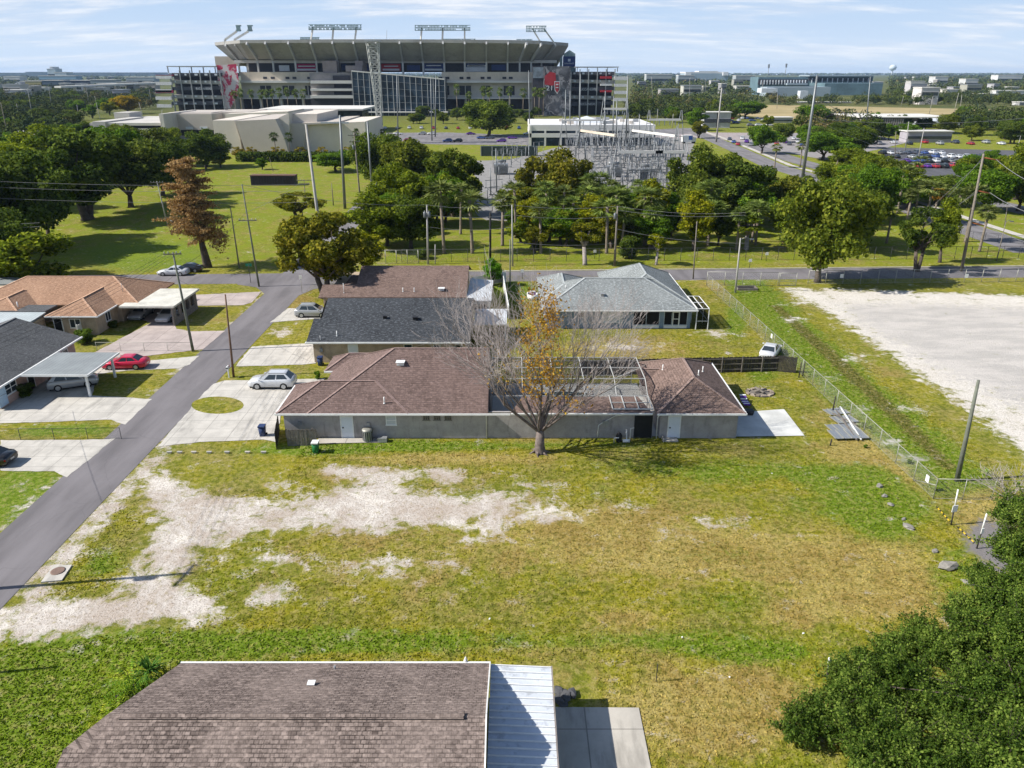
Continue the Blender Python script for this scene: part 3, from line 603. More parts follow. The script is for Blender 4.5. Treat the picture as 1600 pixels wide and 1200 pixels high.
pr = MB(); pr.poly([(-5.95, 96.6, 2.55), (-2.7, 96.6, 2.45), (-2.7, 107.4, 2.45), (-5.95, 107.4, 2.75)]); pr.poly([(-5.95, 96.6, 2.4), (-5.95, 107.4, 2.4), (-2.7, 107.4, 2.3), (-2.7, 96.6, 2.3)]); pr.poly([(-5.95, 96.6, 2.4), (-2.7, 96.6, 2.3), (-2.7, 96.6, 2.45), (-5.95, 96.6, 2.55)]); pr.poly([(-2.7, 96.6, 2.3), (-2.7, 107.4, 2.3), (-2.7, 107.4, 2.45), (-2.7, 96.6, 2.45)])
pr.build('patio_roof', RIBW, hC); adopt(hC)
pB = thing('patio_cover', 'white flat metal patio cover attached behind the charcoal roofed house', 'patio cover', (-2.5, 88, 0))
MB().b2(-4.55, -.6, 86.2, 92.6, 2.45, 2.58).build('cover_panel', RIBW, pB)
for x in (-.8, -2.6): MB().b2(x - .05, x + .05, 86.3, 86.4, 0, 2.45).build('post', TRIM, pB)
MB().b2(-.85, -.7, 86.4, 92.4, 0, 2.44).build('side_panel', TRIM, pB); adopt(pB)
# --- house D: blue with a pale blue-grey hip roof
hD = thing('blue_house', 'pale blue house with a wide blue-grey hip roof and black screened porch facing the lawn', 'house', (13, 92.9, 0))
MB().b2(4.2, 22.5, 92.7, 103, 0, 2.42).b2(4.2, 9, 103, 108, 0, 2.42).b2(13, 22.5, 103, 110, 0, 2.42).build('wall', BLUE, hD)
r = MB(); hip(r, 3.6, 23.1, 92, 103.8, 2.55, .45); hip(r, 3.58, 10.2, 96, 108.5, 2.553, .45, axis='y'); hip(r, 12.6, 23.08, 95, 111.5, 2.556, .50, axis='y')
rD = r.build('roof', SH_BLUE, hD); MB().b2(3.5, 23.2, 91.9, 92.0, 2.4, 2.56).b2(23.1, 23.2, 92, 111, 2.4, 2.56).build('gutter', TRIM, hD)
window(hD, (8.7, 92.7, 1.75), FX, FN, .7, .6); window(hD, (12.6, 92.7, 1.45), FX, FN, 2.5, 1.25, cols=3, rows=2, pane=BLIND)
for x, wd, c in ((16.9, 3.3, 2), (20.6, 2.9, 3)):
    window(hD, (x, 92.7, 1.4), FX, FN, wd, 1.9, 'porch_screen', 1, c, pane=DARK, frame=plain('pale_frame', (.42, .48, .53), .6)); MB().b2(x - wd / 2, x + wd / 2, 92.6, 92.69, 0.02, .42).build('kick_panel', TRIM, hD)
MB().b2(20.2, 20.3, 92.58, 92.66, .2, 2.2).b2(20.95, 21.05, 92.58, 92.66, .2, 2.2).b2(20.3, 20.95, 92.58, 92.66, 2.1, 2.2).b2(20.3, 20.95, 92.58, 92.66, 1.2, 1.28).build('screen_door', TRIM, hD)
roofvent(rD, (11.5, 94.6, 3.7), METAL, .35); pipe(rD, (5.2, 99.5, 3.3)); pipe(rD, (7, 97, 4.2), .3); pipe(rD, (6.4, 104, 3.9), .4)
ck = MB()
for x in (23.1, 24.6):
    for y in (92.2, 95, 98): ck.b2(x - .05, x + .05, y - .05, y + .05, 0, 2.7)
for y in (92.2, 95, 98): ck.bar((23.1, y, 2.7), (24.6, y, 2.7), .08)
for x in (23.1, 23.8, 24.6): ck.bar((x, 92.2, 2.7), (x, 98, 2.7), .08)
ck.bar((23.1, 92.2, 1.1), (24.6, 92.2, 1.1), .06); ck.bar((24.6, 92.2, 1.1), (24.6, 98, 1.1), .06)
co_ = ck.build('screen_enclosure', TRIM, hD)
MB().poly([(23.1, 92.2, 2.68), (24.6, 92.2, 2.68), (24.6, 98, 2.68), (23.1, 98, 2.68)]).poly([(24.6, 92.2, 0), (24.6, 98, 0), (24.6, 98, 2.66), (24.6, 92.2, 2.66)]).poly([(23.1, 92.2, 0), (24.6, 92.2, 0), (24.6, 92.2, 2.66), (23.1, 92.2, 2.66)]).build('screen', mesh_wire('dark_mesh', (.01, .01, .01), .6, .012), co_); adopt(hD)
# --- house E: orange roof, flat carport
hE = thing('orange_roofed_house', 'tan house with an orange shingle hip roof across the street', 'house', (-56, 90, 0))
MB().b2(-56.2, -51.0, 90.0, 100, 0, 2.42).b2(-72, -50.4, 95.5, 104.5, 0, 2.42).build('wall', TAN, hE)
r = MB(); hip(r, -56.7, -50.4, 89.5, 102, 2.55, .45, axis='y'); hip(r, -70, -47.5, 94.5, 105.5, 2.554, .42); hip(r, -66.5, -60.5, 90.5, 100, 2.558, .42, axis='y')
rE2 = r.build('roof', SH_ORANGE, hE); MB().b2(-56.8, -50.3, 89.4, 89.5, 2.4, 2.56).b2(-50.4, -50.3, 89.5, 95, 2.4, 2.56).build('gutter', TRIM, hE)
window(hE, (-53.5, 90.0, 1.5), FX, FN, 1.3, 1.1, cols=2); window(hE, (-51.0, 93, 1.5), RX, RN, 1.2, 1.1, cols=2); door(hE, (-55.6, 90.0, 1.05), FX, FN, .9, 2.05, DARK)
pipe(rE2, (-50.6, 97, 3.3), 1.4, .03, METAL, 'antenna'); roofvent(rE2, (-53, 103, 3.6), METAL, .5); pipe(rE2, (-61.5, 92.2, 2.9), .7, .07)
an = MB(); an.b2(-72, -57.5, 84.5, 90.5, 0, 2.2); an.build('annex_wall', TAN, hE)
for x in (-71, -69, -67, -65, -63): window(hE, (x, 84.5, 1.4), FX, FN, 1.3, .9, frame=TRIM, pane=plain('blue_louvre', (.2, .26, .32), .3))
door(hE, (-60.5, 84.5, 1.05), FX, FN, .9, 2.0, DOORW); window(hE, (-58.9, 84.5, 1.4), FX, FN, 1.0, 1.1, rows=2)
an = MB(); an.poly([(-72, 83.9, 2.3), (-57.2, 83.9, 2.3), (-57.2, 90.6, 2.75), (-72, 90.6, 2.75)]); an.b2(-72, -57.2, 83.85, 83.95, 2.12, 2.32); an.poly([(-57.2, 83.9, 2.14), (-57.2, 90.6, 2.6), (-57.2, 90.6, 2.75), (-57.2, 83.9, 2.3)]); an.poly([(-72, 83.9, 2.1), (-72, 90.6, 2.5), (-57.2, 90.6, 2.5), (-57.2, 83.9, 2.1)])
an.build('annex_roof', RIBB, hE)['label'] = 'pale ribbed metal roof over the low annex'
lo_ = MB(); lo_.b2(-72, -57.4, 90.7, 93.6, 2.55, 2.8); lo_.build('flat_roof', SH_GREY, hE); adopt(hE)
cE = thing('carport', 'flat off-white carport roof with a pierced block side wall beside the orange roofed house', 'carport', (-46, 97, 0))
MB().b2(-49.5, -42.6, 93.2, 101.8, 2.48, 2.72).b2(-51.8, -49.5, 96.4, 101.8, 2.48, 2.719).build('carport_roof', FLATW, cE)
cw = MB(); cw.b2(-43.2, -43.0, 93.6, 101.4, 0, .9)
for y0, y1 in ((93.6, 94.6), (95.6, 96.2), (97.2, 97.8), (98.8, 99.4), (100.5, 101.4)): cw.b2(-43.2, -43.0, y0, y1, .9, 2.2)
cw.b2(-43.2, -43.0, 93.6, 101.4, 2.2, 2.48); cw.build('side_wall', BRICK, cE)
MB().b2(-49.4, -43.3, 101.2, 101.4, 0, 2.48).build('back_wall', TAN, cE); adopt(cE)
# --- house F
hF = thing('grey_roofed_house', 'pink house with a dark grey shingle hip roof at the left edge across the street', 'house', (-56, 70, 0))
MB().b2(-66, -49.0, 67.4, 81.3, 0, 2.42).b2(-72, -66, 70, 80, 0, 2.42).build('wall', PINK, hF)
r = MB(); hip(r, -62, -48.3, 67.0, 81.8, 2.55, .32, axis='y', h0=False, h1=False); hip(r, -72, -54, 71.5, 79.5, 2.9, .34, h1=True); r.build('roof', SH_GREY, hF)
MB().b2(-48.3, -48.15, 66.9, 81.8, 2.4, 2.56).build('gutter', TRIM, hF)
window(hF, (-49.0, 69.4, 1.5), RX, RN, 1.8, 1.1, cols=2, rows=2); window(hF, (-49.0, 79.3, 1.5), RX, RN, 1.0, .7); door(hF, (-49.0, 72.6, 1.05), RX, RN, .9, 2.05, DARK); MB().b2(-48.95, -48.75, 67.0, 68.3, .3, 2.1).build('shutter', plain('pale_blue', (.42, .55, .66), .5), hF); adopt(hF)
cF = thing('carport', 'grey ribbed metal carport on white posts beside the dark grey roofed house', 'carport', (-45, 73, 0))
cr = MB(); cr.b2(-48.1, -41.6, 70.0, 76.5, 2.42, 2.56); cr.build('carport_roof', RIBG, cF); MB().b2(-48.15, -41.55, 69.92, 70.0, 2.38, 2.58).b2(-41.6, -41.5, 69.95, 76.5, 2.38, 2.58).build('fascia', TRIM, cF)
for y in (70.6, 75.8): MB().b2(-42.2, -42.0, y - .1, y + .1, 0, 2.42).build('post', TRIM, cF)
adopt(cF)
sF = thing('shed', 'low flat shed roof behind the trees at the left edge of the photo', 'shed', (-70, 103, 0))
MB().b2(-78, -66, 105.6, 109, 0, 2.2).build('wall', TAN, sF); MB().b2(-78.3, -65.7, 105.4, 109.3, 2.2, 2.4).build('roof', RIBG, sF); adopt(sF)
# --- foreground house
e0, e1 = P(280, 1040, 2.75), P(765, 1033, 2.75); yE = (e0.y + e1.y) / 2; zr = 4.75; rl, rr = P(150, 1122, zr), P(763, 1114, zr); yR = (rl.y + rr.y) / 2
dR = yE - yR; xL, xR = e0.x, e1.x
fH = thing('shingle_house', 'house with a taupe shingle roof and white metal patio roof along the bottom edge', 'house', (xR - 6, yR, 0))
yN = yR - (yE - yR); rx = rl.x + .35
MB().b2(xL + .4, xR - .3, yN + .5, yE - .5, 0, 2.6).poly([(xR - .3, yN + .5, 2.6), (xR - .3, yE - .5, 2.6), (xR - .3, yR, zr - .25)]).build('wall', STUCCO, fH)
r = MB(); slope = (zr - 2.75) / dR
r.poly([(xR, yE, 2.75), (xL, yE, 2.75), (rx, yR, zr), (xR, yR, zr)]); lw = yR - 1.3
r.poly([(rx, yR, zr), (rx - .2, lw, zr - slope * 1.3), (xR, lw, zr - slope * 1.3), (xR, yR, zr)]); r.poly([(rx - 1.2, lw, zr - slope * 1.3), (rx - 1.2, yN, 2.75), (xR, yN, 2.75), (xR, lw, zr - slope * 1.3)])
r.poly([(xL, yE, 2.75), (xL - 2.6, yN, 2.75), (rx - 1.2, yN, 2.75), (rx - 1.2, lw, zr - slope * 1.3), (rx - .2, lw, zr - slope * 1.3), (rx, yR, zr)])
r.poly([(xL, yE, 2.6), (xR, yE, 2.6), (xR, yN, 2.6), (xL - 2.6, yN, 2.6)][::-1]); r.poly([(xR, yN, 2.6), (xR, yE, 2.6), (xR, yE, 2.75), (xR, yR, zr), (xR, yN, 2.75)])
rf = r.build('roof', SH_FORE, fH)
MB().b2(xL, xR, yE, yE + .1, 2.62, 2.78).bar((xR + .03, yE, 2.78), (xR + .03, yR, zr + .03), .06, .14).bar((xR + .03, yN, 2.78), (xR + .03, yR, zr + .03), .06, .14).build('fascia', TRIM, fH)
rv = MB(); rv.poly([(rx + .6, yR + .19, zr - slope * .19 + .07), (rx + .6, yR, zr + .12), (xR - .9, yR, zr + .12), (xR - .9, yR + .19, zr - slope * .19 + .07)][::-1]); rv.poly([(rx + .6, yR, zr + .12), (rx + .6, yR - .19, zr - slope * .19 + .07), (xR - .9, yR - .19, zr - slope * .19 + .07), (xR - .9, yR, zr + .12)][::-1])
rv.build('ridge_vent', SH_FORE, rf); MB().b2(rx + .62, xR - .92, yR - .18, yR - .12, zr - slope * .19, zr - slope * .15 + .06).b2(xR - .93, xR - .9, yR - .18, yR + .18, zr - .1, zr + .07).build('vent_slot', BLACKM, rf)
v1 = P(486, 1062, 3.9); roofvent(rf, (v1.x, v1.y, 3.45 + .0), TRIM, .22); v1 = P(523, 1043, 3.1); pipe(rf, (v1.x, v1.y, 2.95), .25, .05, METAL); v1 = P(352, 1176, 3.8); pipe(rf, (v1.x, v1.y, 3.85), .3, .07, METAL)
# patio roof in ribbed white metal, streaked
pX = P(861, 1040, 2.6).x; pf = MB(); yP = P(800, 1039, 2.6).y
pf.poly([(xR + .06, yP, 2.62), (xR + .06, yN, 2.62), (pX, yN, 2.45), (pX, yP, 2.45)]); pf.poly([(xR + .06, yP, 2.54), (pX, yP, 2.37), (pX, yN, 2.37), (xR + .06, yN, 2.54)]); pf.poly([(xR + .06, yP, 2.54), (xR + .06, yP, 2.62), (pX, yP, 2.45), (pX, yP, 2.37)]); pf.poly([(pX, yP, 2.37), (pX, yP, 2.45), (pX, yN, 2.45), (pX, yN, 2.37)])
y = yP - .05
pf2 = MB()
while y > yN: pf2.bar((xR + .06, y, 2.65), (pX, y, 2.48), .05, .09); y -= .42
pp = pf.build('patio_roof', ribbed('streaked_white_metal', (.66, .70, .76), .42, 1, .38, .0, .55), fH); pf2.build('seam', TRIM, pp); MB().b2(pX, pX + .07, yN, yP + .05, 2.33, 2.5).build('edge_trim', plain('rusty_trim', (.25, .22, .2), .6), pp)
for y in (yP - .2, yP - 3.5): MB().b2(pX - .15, pX - .05, y - .05, y + .05, 0, 2.4).build('post', TRIM, pp)
q = P(728, 1030, 2.7); MB().lathe((q.x, yE + .13, 2.5), [(.04, 0), (.04, .25), (.10, .27), (.10, .34), (.05, .38), (.06, .45), (.02, .55)], 10).build('finial_pipe', TRIM, fH); adopt(fH)
# ---------------------------------------------------------------- trees and plants
BARK = plain('bark', (.085, .068, .055), .95, var=.4, scale=2.5); BARKP = plain('pale_bark', (.27, .24, .22), .95, var=.3, scale=3); PALMB = plain('palm_bark', (.20, .165, .13), .95, var=.3, scale=4)
LEAF = leafmat('oak_leaves', (.042, .066, .012), (.130, .168, .028), (.30, .325, .058), .5); LEAFN = leafmat('near_oak_leaves', (.030, .062, .010), (.105, .175, .026), (.30, .39, .075), .5)
LEAFR = leafmat('rust_needles', (.15, .085, .032), (.38, .23, .09), (.52, .37, .17)); LEAFO = leafmat('orange_leaves', (.22, .10, .014), (.43, .235, .03), (.55, .36, .06)); FROND = leafmat('palm_fronds', (.055, .078, .017), (.16, .20, .05), (.36, .39, .13), .35)
def leafmesh(name, c, nrm, size, mat, aspect=.75):
    n = len(c); r = RNG.normal(size=(n, 3)); u = np.cross(nrm, r); u /= np.linalg.norm(u, axis=1)[:, None] + 1e-9; v = np.cross(nrm, u)
    s = size[:, None] * .5; sk = RNG.uniform(-.35, .35, (n, 1))
    a = c - u * s - v * s * aspect * sk; b = c - v * s * aspect + u * s * sk; d = c + u * s + nrm * s * .25; e = c + v * s * aspect
    co_ = np.stack([a, b, d, e], 1).reshape(-1, 3).astype(np.float32)
    me = bpy.data.meshes.new(name); me.vertices.add(4 * n); me.vertices.foreach_set('co', co_.ravel())
    me.loops.add(4 * n); me.loops.foreach_set('vertex_index', np.arange(4 * n, dtype=np.int32))
    me.polygons.add(n); me.polygons.foreach_set('loop_start', np.arange(0, 4 * n, 4, dtype=np.int32)); me.polygons.foreach_set('loop_total', np.full(n, 4, np.int32))
    me.update(); me.materials.append(mat); return me
def unit(n):
    v = RNG.normal(size=(n, 3)); return v / np.linalg.norm(v, axis=1)[:, None]
def blob_leaves(cs, rs, per, size, flat=.75, up=.25):
    C, N, Z = [], [], []
    for c, r in zip(cs, rs):
        k = max(8, int(per * (r / np.mean(rs)) ** 2)); d = unit(k); rad = r * RNG.uniform(.35, 1.08, (k, 1)) ** .5
        lump = 1 + .22 * np.sin(d[:, :1] * 5 + c[0]) * np.cos(d[:, 1:2] * 6 + c[1])
        p = np.array(c) + d * rad * lump * np.array([1, 1, flat]); n = d + RNG.normal(scale=.75, size=(k, 3)); n[:, 2] += up
        C.append(p); N.append(n / np.linalg.norm(n, axis=1)[:, None]); Z.append(size * RNG.uniform(.6, 1.35, k))
    return np.concatenate(C), np.concatenate(N), np.concatenate(Z)
def limbs(mb, base, tips, r0, mid=.45, n=6):
    for tp in tips:
        tp = Vector(tp); m = base.lerp(tp, mid) + Vector((random.uniform(-.3, .3), random.uniform(-.3, .3), .35))
        mb.path([base, m, tp], [r0 * random.uniform(.45, .65), r0 * .32, r0 * .09], n)
PROTO = {}
def oak(key, seed, nb, R, zc, zr, trunk=2.4, per=390, size=.34, forks=1, rb=(1.0, 1.9), mat=None, bark=None):
    """10 m tall prototype"""
    global RNG; RNG = np.random.default_rng(seed); random.seed(seed); cs, rs = [], []
    for _ in range(nb):
        d = unit(1)[0]; q = RNG.uniform(.15, 1) ** .5 * (RNG.uniform(1.0, 1.28) if RNG.uniform() < .28 else 1)
        cs.append((d[0] * R * .78 * q, d[1] * R * .78 * q, zc + d[2] * zr * .78 * q)); rs.append(RNG.uniform(*rb))
    me = leafmesh(key + '_crown', *blob_leaves(cs, rs, per, size), mat or LEAF)
    mb = MB()
    for k in range(forks):
        o = Vector((k * .35, k * .2, 0)); tpt = Vector((k * .9 - .2, k * .5, trunk))
        mb.path([o - Vector((0, 0, .2)), o + Vector((0, 0, .35)), tpt], [.42, .3, .24], 8)
        limbs(mb, tpt, [c for c in cs[k::forks]][:7], .26)
    tr = mb.build(key + '_trunk', bark or BARK, uv=False); tm = tr.data; bpy.data.objects.remove(tr)
    PROTO[key] = (tm, me, R)
oak('oak_a', 11, 44, 5.0, 5.5, 4.3, trunk=1.6); oak('oak_b', 12, 56, 4.9, 5.6, 4.2, forks=2, trunk=2.2, rb=(.6, 1.25), per=300); oak('oak_c', 13, 52, 5.2, 5.6, 4.2, rb=(.7, 1.4), trunk=1.5, per=320); oak('slim', 14, 34, 3.1, 5.7, 4.3, trunk=1.8, per=300, rb=(.7, 1.2), size=.3)
oak('open', 15, 26, 4.6, 6.4, 3.4, per=230, size=.32, rb=(.6, 1.2), forks=2, trunk=3); oak('shrub', 16, 16, 4.2, 5.0, 4.6, trunk=1.0, per=600, rb=(1.4, 2.4), size=.5); oak('sapling', 17, 9, 2.6, 7.2, 2.4, trunk=4, per=240, rb=(.6, 1.1), size=.32, bark=BARKP); oak('round', 18, 56, 5.4, 5.4, 4.4, per=330, rb=(.8, 1.5), trunk=1.4)
def palmproto(key, seed, nf=34, L=1.5, dead=8, lean=.25):
    """10 m tall fan palm"""
    random.seed(seed); mb = MB(); top = Vector((lean, 0, 9.0))
    mb.path([(0, 0, -.2), (0, 0, .3), (lean * .3, 0, 4), tuple(top)], [.26, .2, .16, .18], 7); tr = mb.build(key + '_t', PALMB, uv=False); tm = tr.data; bpy.data.objects.remove(tr)
    fb = MB()
    for i in range(nf):
        az = random.uniform(0, 6.283); el = random.uniform(-.55, 1.35) if i >= dead else random.uniform(-1.3, -.9)
        d = Vector((math.cos(az) * math.cos(el), math.sin(az) * math.cos(el), math.sin(el))); side = d.cross(Vector((0, 0, 1)))
        side = side.normalized() if side.length > .05 else Vector((1, 0, 0)); nrm = side.cross(d).normalized()
        hub = top + d * L * .55; fb.poly([top - side * .03, top + side * .03, hub])
        for k in range(9):
            a = (k - 4) * .33; l = L * random.uniform(.75, 1.0) * (1 - abs(k - 4) * .05)
            e = hub + (d * math.cos(a) + side * math.sin(a)) * l - Vector((0, 0, .25 * l * random.uniform(.6, 1.6))) + nrm * .05
            m = hub.lerp(e, .5) + nrm * .06; w = (d * -math.sin(a) + side * math.cos(a)) * .1
            fb.poly([hub, m - w, e, m + w])
    fo = fb.build(key + '_f', FROND, uv=False); fm = fo.data; bpy.data.objects.remove(fo); PROTO[key] = (tm, fm, 2.4)
palmproto('palm_a', 3); palmproto('palm_b', 4, 28, 1.7, 5, -.3); palmproto('palm_c', 5, 40, 1.35, 14, .1)
TREES = []
NAMES = {'palm': ('palm_tree', 'palm tree'), 'shrub': ('shrub', 'shrub')}
def tree(key, bx, by, top, wid, label, tint=(1, 1, 1), group=None, name=None, cat=None, rz=None):
    b = P(bx, by); tm, cm, R = PROTO[key]; h = ztop(b, top); d = b.y * CP + (CH - h * .6) * SP; w = wid * 1.08 / F * d
    k = key.split('_')[0]; nm, ct = NAMES.get(k, ('oak_tree', 'tree')); nm = name or nm
    o = thing(nm, label, cat or ct, b, random.uniform(0, 6.28) if rz is None else rz, group)
    sc = (w / (2 * R * 1.05), w / (2 * R * 1.05), h / 10) if k != 'palm' else (w / (2 * R) * 1.12,) * 2 + (h / 10,)
    for pn, me in (('trunk', tm), ('crown', cm)):
        c = bpy.data.objects.new(pn, me); link(c, o); c.scale = sc
        if pn == 'crown': c.color = (*tint, 1)
    TREES.append(o); return o
YL, YG, DK, BR, GN, OR = (1.75, 1.5, .5), (1.25, 1.28, .65), (.68, .80, .75), (1.35, 1.12, .6), (.88, 1.25, .65), (3.0, 1.3, .45)
for k, bx, by, tp, w, tint, lab in (
    ('oak_b', 134, 344, 188, 205, DK, 'broad dark oak with twin trunks standing on the park lawn'), ('oak_a', 40, 394, 218, 175, DK, 'dark oak filling the left edge above the cross road'),
    ('oak_c', 205, 324, 200, 150, (.8, .85, .8), 'dark oak right of the twin trunked oak on the park lawn'), ('oak_a', 255, 306, 214, 110, DK, 'dark oak just left of the rust coloured cypress'),
    ('oak_c', 8, 330, 205, 150, YG, 'yellowish oak at the left edge behind the dark oaks'), ('round', 92, 290, 188, 140, YG, 'olive oak behind the twin trunked oak at left'), ('oak_b', 175, 285, 190, 130, GN, 'bright green oak rising behind the left oak grove'),
    ('open', 238, 268, 196, 90, (1, 1, 1), 'loose oak in front of the grey parking building'), ('slim', 345, 262, 235, 34, YL, 'small yellow tree beside the pale cinema-like building'), ('slim', 322, 264, 233, 34, YG, 'small olive tree beside the small yellow tree at the beige building'),
    ('shrub', 48, 448, 352, 128, YG, 'bushy olive tree beside the cross road behind the orange roof'), ('oak_a', 0, 440, 318, 140, DK, 'dark tree cut by the left edge behind the orange roof'),
    ('oak_a', -40, 410, 230, 170, DK, 'dark oak mostly outside the left edge above the cross road'), ('oak_c', 78, 376, 250, 120, DK, 'dark low oak between the left edge oak and the twin trunked oak'), ('oak_a', 200, 178, 146, 48, (2.6, 1.5, .5), 'orange tinted tree in the woods left of the ramp tower'), ('oak_c', 172, 180, 156, 30, YL, 'yellow tree beside the orange tinted tree in the left woods'), ('oak_b', 512, 466, 318, 158, (1.45, 1.15, .7), 'yellowing oak on the corner lawn beside the silver SUV'), ('slim', 572, 430, 352, 80, YL, 'bright yellow-green tree right of the corner oak'),
    ('oak_a', 598, 300, 198, 100, (.9, 1, .8), 'tall oak at the left rear of the clump beside the park lane'), ('oak_c', 650, 318, 205, 128, (1.1, 1.05, .8), 'tall round oak in the middle of the clump beside the park lane'), ('oak_b', 706, 338, 224, 110, (.9, .95, .8), 'oak at the right end of the clump beside the gravel yard'),
    ('round', 622, 352, 250, 112, YG, 'olive oak in the front row of the clump beside the park lane'), ('slim', 590, 392, 292, 92, YG, 'leaning olive tree beside the park lane entrance'), ('oak_a', 642, 388, 300, 110, (.85, .95, .7), 'dark low oak behind the brown gable roof'), ('oak_c', 684, 352, 262, 90, YG, 'olive tree under the big oaks beside the gravel road'),
    ('open', 470, 345, 298, 95, BR, 'thin brownish tree with spreading branches on the park lawn'), ('oak_c', 525, 268, 232, 82, GN, 'green tree beside the tall steel poles at the park edge'), ('slim', 410, 265, 245, 22, GN, 'tiny green tree on the far side of the park lawn'),
    ('round', 866, 342, 226, 128, (1.25, 1.0, .7), 'big round oak with yellow top in front of the substation'), ('round', 1098, 345, 220, 132, (.95, 1, .85), 'tall round dark oak right of the substation'), ('oak_b', 1150, 352, 242, 130, DK, 'dark oak between the round oak and the big roadside oak'), ('oak_c', 1205, 345, 262, 110, (1.1, 1, .8), 'olive brown oak behind the big roadside oak'),
    ('oak_a', 1277, 441, 262, 165, (1.15, 1.15, .8), 'big roadside oak with thick trunk beside the sand lot gate'), ('oak_c', 1238, 384, 300, 100, YG, 'yellow-green oak with an orange low branch left of the big roadside oak'), ('oak_b', 1335, 392, 286, 110, (1.0, 1.1, .8), 'green oak right of the big roadside oak'), ('oak_a', 1362, 345, 252, 96, GN, 'green oak behind the right palms'),
    ('open', 1434, 424, 318, 92, DK, 'dark straggly tree leaning over the cross road at right'), ('slim', 1468, 410, 300, 50, YG, 'yellowish slim tree beside the dark straggly tree'),
    ('slim', 1018, 372, 272, 62, YL, 'yellow crowned tree in the park strip in front of the substation'), ('slim', 932, 380, 296, 74, YL, 'yellow-green tree in the park strip in front of the concrete pole'), ('oak_c', 985, 350, 286, 66, GN, 'mid green tree behind the yellow ones in the park strip'), ('slim', 1084, 392, 290, 66, YL, 'tall yellow-green tree left of the leaning wood pole'),
    ('sapling', 1166, 390, 334, 66, YG, 'olive sapling below the dark oak beside the street lamp'), ('sapling', 1025, 414, 362, 38, YL, 'small yellow sapling on the grass behind the fence'), ('sapling', 914, 414, 342, 62, BR, 'half bare pale stemmed tree on the roadside grass'), ('shrub', 983, 404, 364, 34, DK, 'small dark rounded bush in the park strip'),
    ('open', 836, 395, 352, 50, BR, 'brownish small tree among the palms in the park strip'), ('slim', 884, 385, 322, 60, YG, 'olive tree between the palms and the yellow tree'), ('slim', 815, 350, 286, 66, BR, 'brown tinged tree in front of the gravel yard'), ('slim', 1048, 372, 296, 52, GN, 'green tree right of the yellow crowned tree'), ('oak_c', 1122, 384, 318, 66, DK, 'dark low tree below the tall round oak'), ('slim', 955, 388, 316, 50, BR, 'ochre tree behind the concrete pole'), ('shrub', 838, 390, 372, 26, DK, 'small dark bush between palm trunks'), ('shrub', 660, 404, 385, 24, DK, 'low dark bush behind the brown gable roof'),
    ('slim', 770, 447, 401, 36, (.95, 1.7, .6), 'bright green small tree beside the sunroom'), ('round', 1590, 330, 246, 95, (1, 1.1, .9), 'round oak cut by the right edge beside the boulevard'), ('oak_b', 1585, 312, 216, 80, YG, 'yellow-green oak beside the parked cars at the right edge'), ('oak_a', 1535, 330, 258, 100, GN, 'broad oak behind the tall wood pole at right'), ('oak_c', 1395, 310, 260, 90, YG, 'olive oak in front of the full car park'), ('oak_a', 1462, 318, 270, 100, (1, 1.1, .9), 'green oak behind the tan dead palm'),
    ('oak_a', 764, 213, 150, 92, (1.0, 1.1, .9), 'large spreading oak in front of the stadium'), ('slim', 1085, 204, 165, 40, GN, 'green tree beside the white truck'), ('oak_b', 1092, 216, 186, 32, BR, 'small brown tree beside the diagonal boulevard'),
    ('oak_c', 1285, 250, 200, 95, GN, 'leafy tree left of the tall steel pole by the boulevard'), ('oak_a', 1320, 245, 195, 90, DK, 'dark tree right of the tall steel pole by the boulevard'), ('oak_b', 1330, 272, 228, 90, YG, 'olive tree on the boulevard verge'), ('oak_c', 1190, 240, 190, 60, GN, 'tree by the boulevard behind the dark oak'), ('oak_a', 1265, 200, 160, 60, GN, 'green tree in front of the tan field'), ('oak_c', 1165, 185, 155, 70, GN, 'green tree left of the tan field')):
    tree(k, bx, by, tp, w, lab, tint)
for i_ in range(26):
    x_, y_ = random.uniform(800, 1190), random.uniform(352, 396); tree(('palm_a', 'palm_b', 'palm_c')[i_ % 3], x_, y_, y_ - random.uniform(60, 88), random.uniform(42, 56), 'palm mixed into the tree belt before the substation', (1, 1.1, .9), 'palms mixed into the park strip')
PL = ('palm_a', 'palm_b', 'palm_c')
for i, (bx, by, tp, w, lab) in enumerate(((694, 396, 286, 58, 'palm behind the brown gable roof, left one of the pair'), (738, 396, 304, 60, 'palm behind the brown gable roof, right one of the pair'), (785, 384, 305, 56, 'palm standing left of the park strip trees'), (845, 396, 320, 48, 'palm with slender trunk left of the brownish tree'), (806, 372, 288, 44, 'palm in front of the gravel yard'), (880, 372, 292, 44, 'palm under the round yellow topped oak'), (922, 366, 286, 44, 'palm behind the yellow-green tree'), (1012, 384, 300, 48, 'palm below the yellow crowned tree'), (952, 362, 284, 40, 'palm in the middle of the park strip'), (720, 366, 288, 44, 'palm in front of the right oak of the clump'),
    (1402, 334, 262, 42, 'tall palm in the right grove, beside the green oak'), (1385, 380, 325, 40, 'short palm in front of the right grove'), (1485, 378, 296, 42, 'palm with thick trunk left of the tall wood pole'), (1508, 378, 292, 44, 'palm directly left of the tall wood pole'), (1530, 393, 322, 46, 'low palm right of the tall wood pole'), (1428, 345, 282, 40, 'palm in the right grove behind the dark straggly tree'), (1445, 352, 286, 42, 'palm beside the tan dead palm'), (1415, 352, 296, 40, 'palm in the right grove with low crown'), (1470, 348, 294, 40, 'palm crowded beside the dead palm'), (1250, 262, 222, 22, 'small palm at the foot of the tall steel pole'), (1210, 262, 226, 24, 'small palm on the boulevard verge'), (1305, 272, 238, 22, 'small palm beside the olive verge tree'), (1432, 288, 246, 28, 'palm in front of the full car park'))):
    tree(PL[i % 3], bx, by, tp, w, lab, (1, 1, 1))
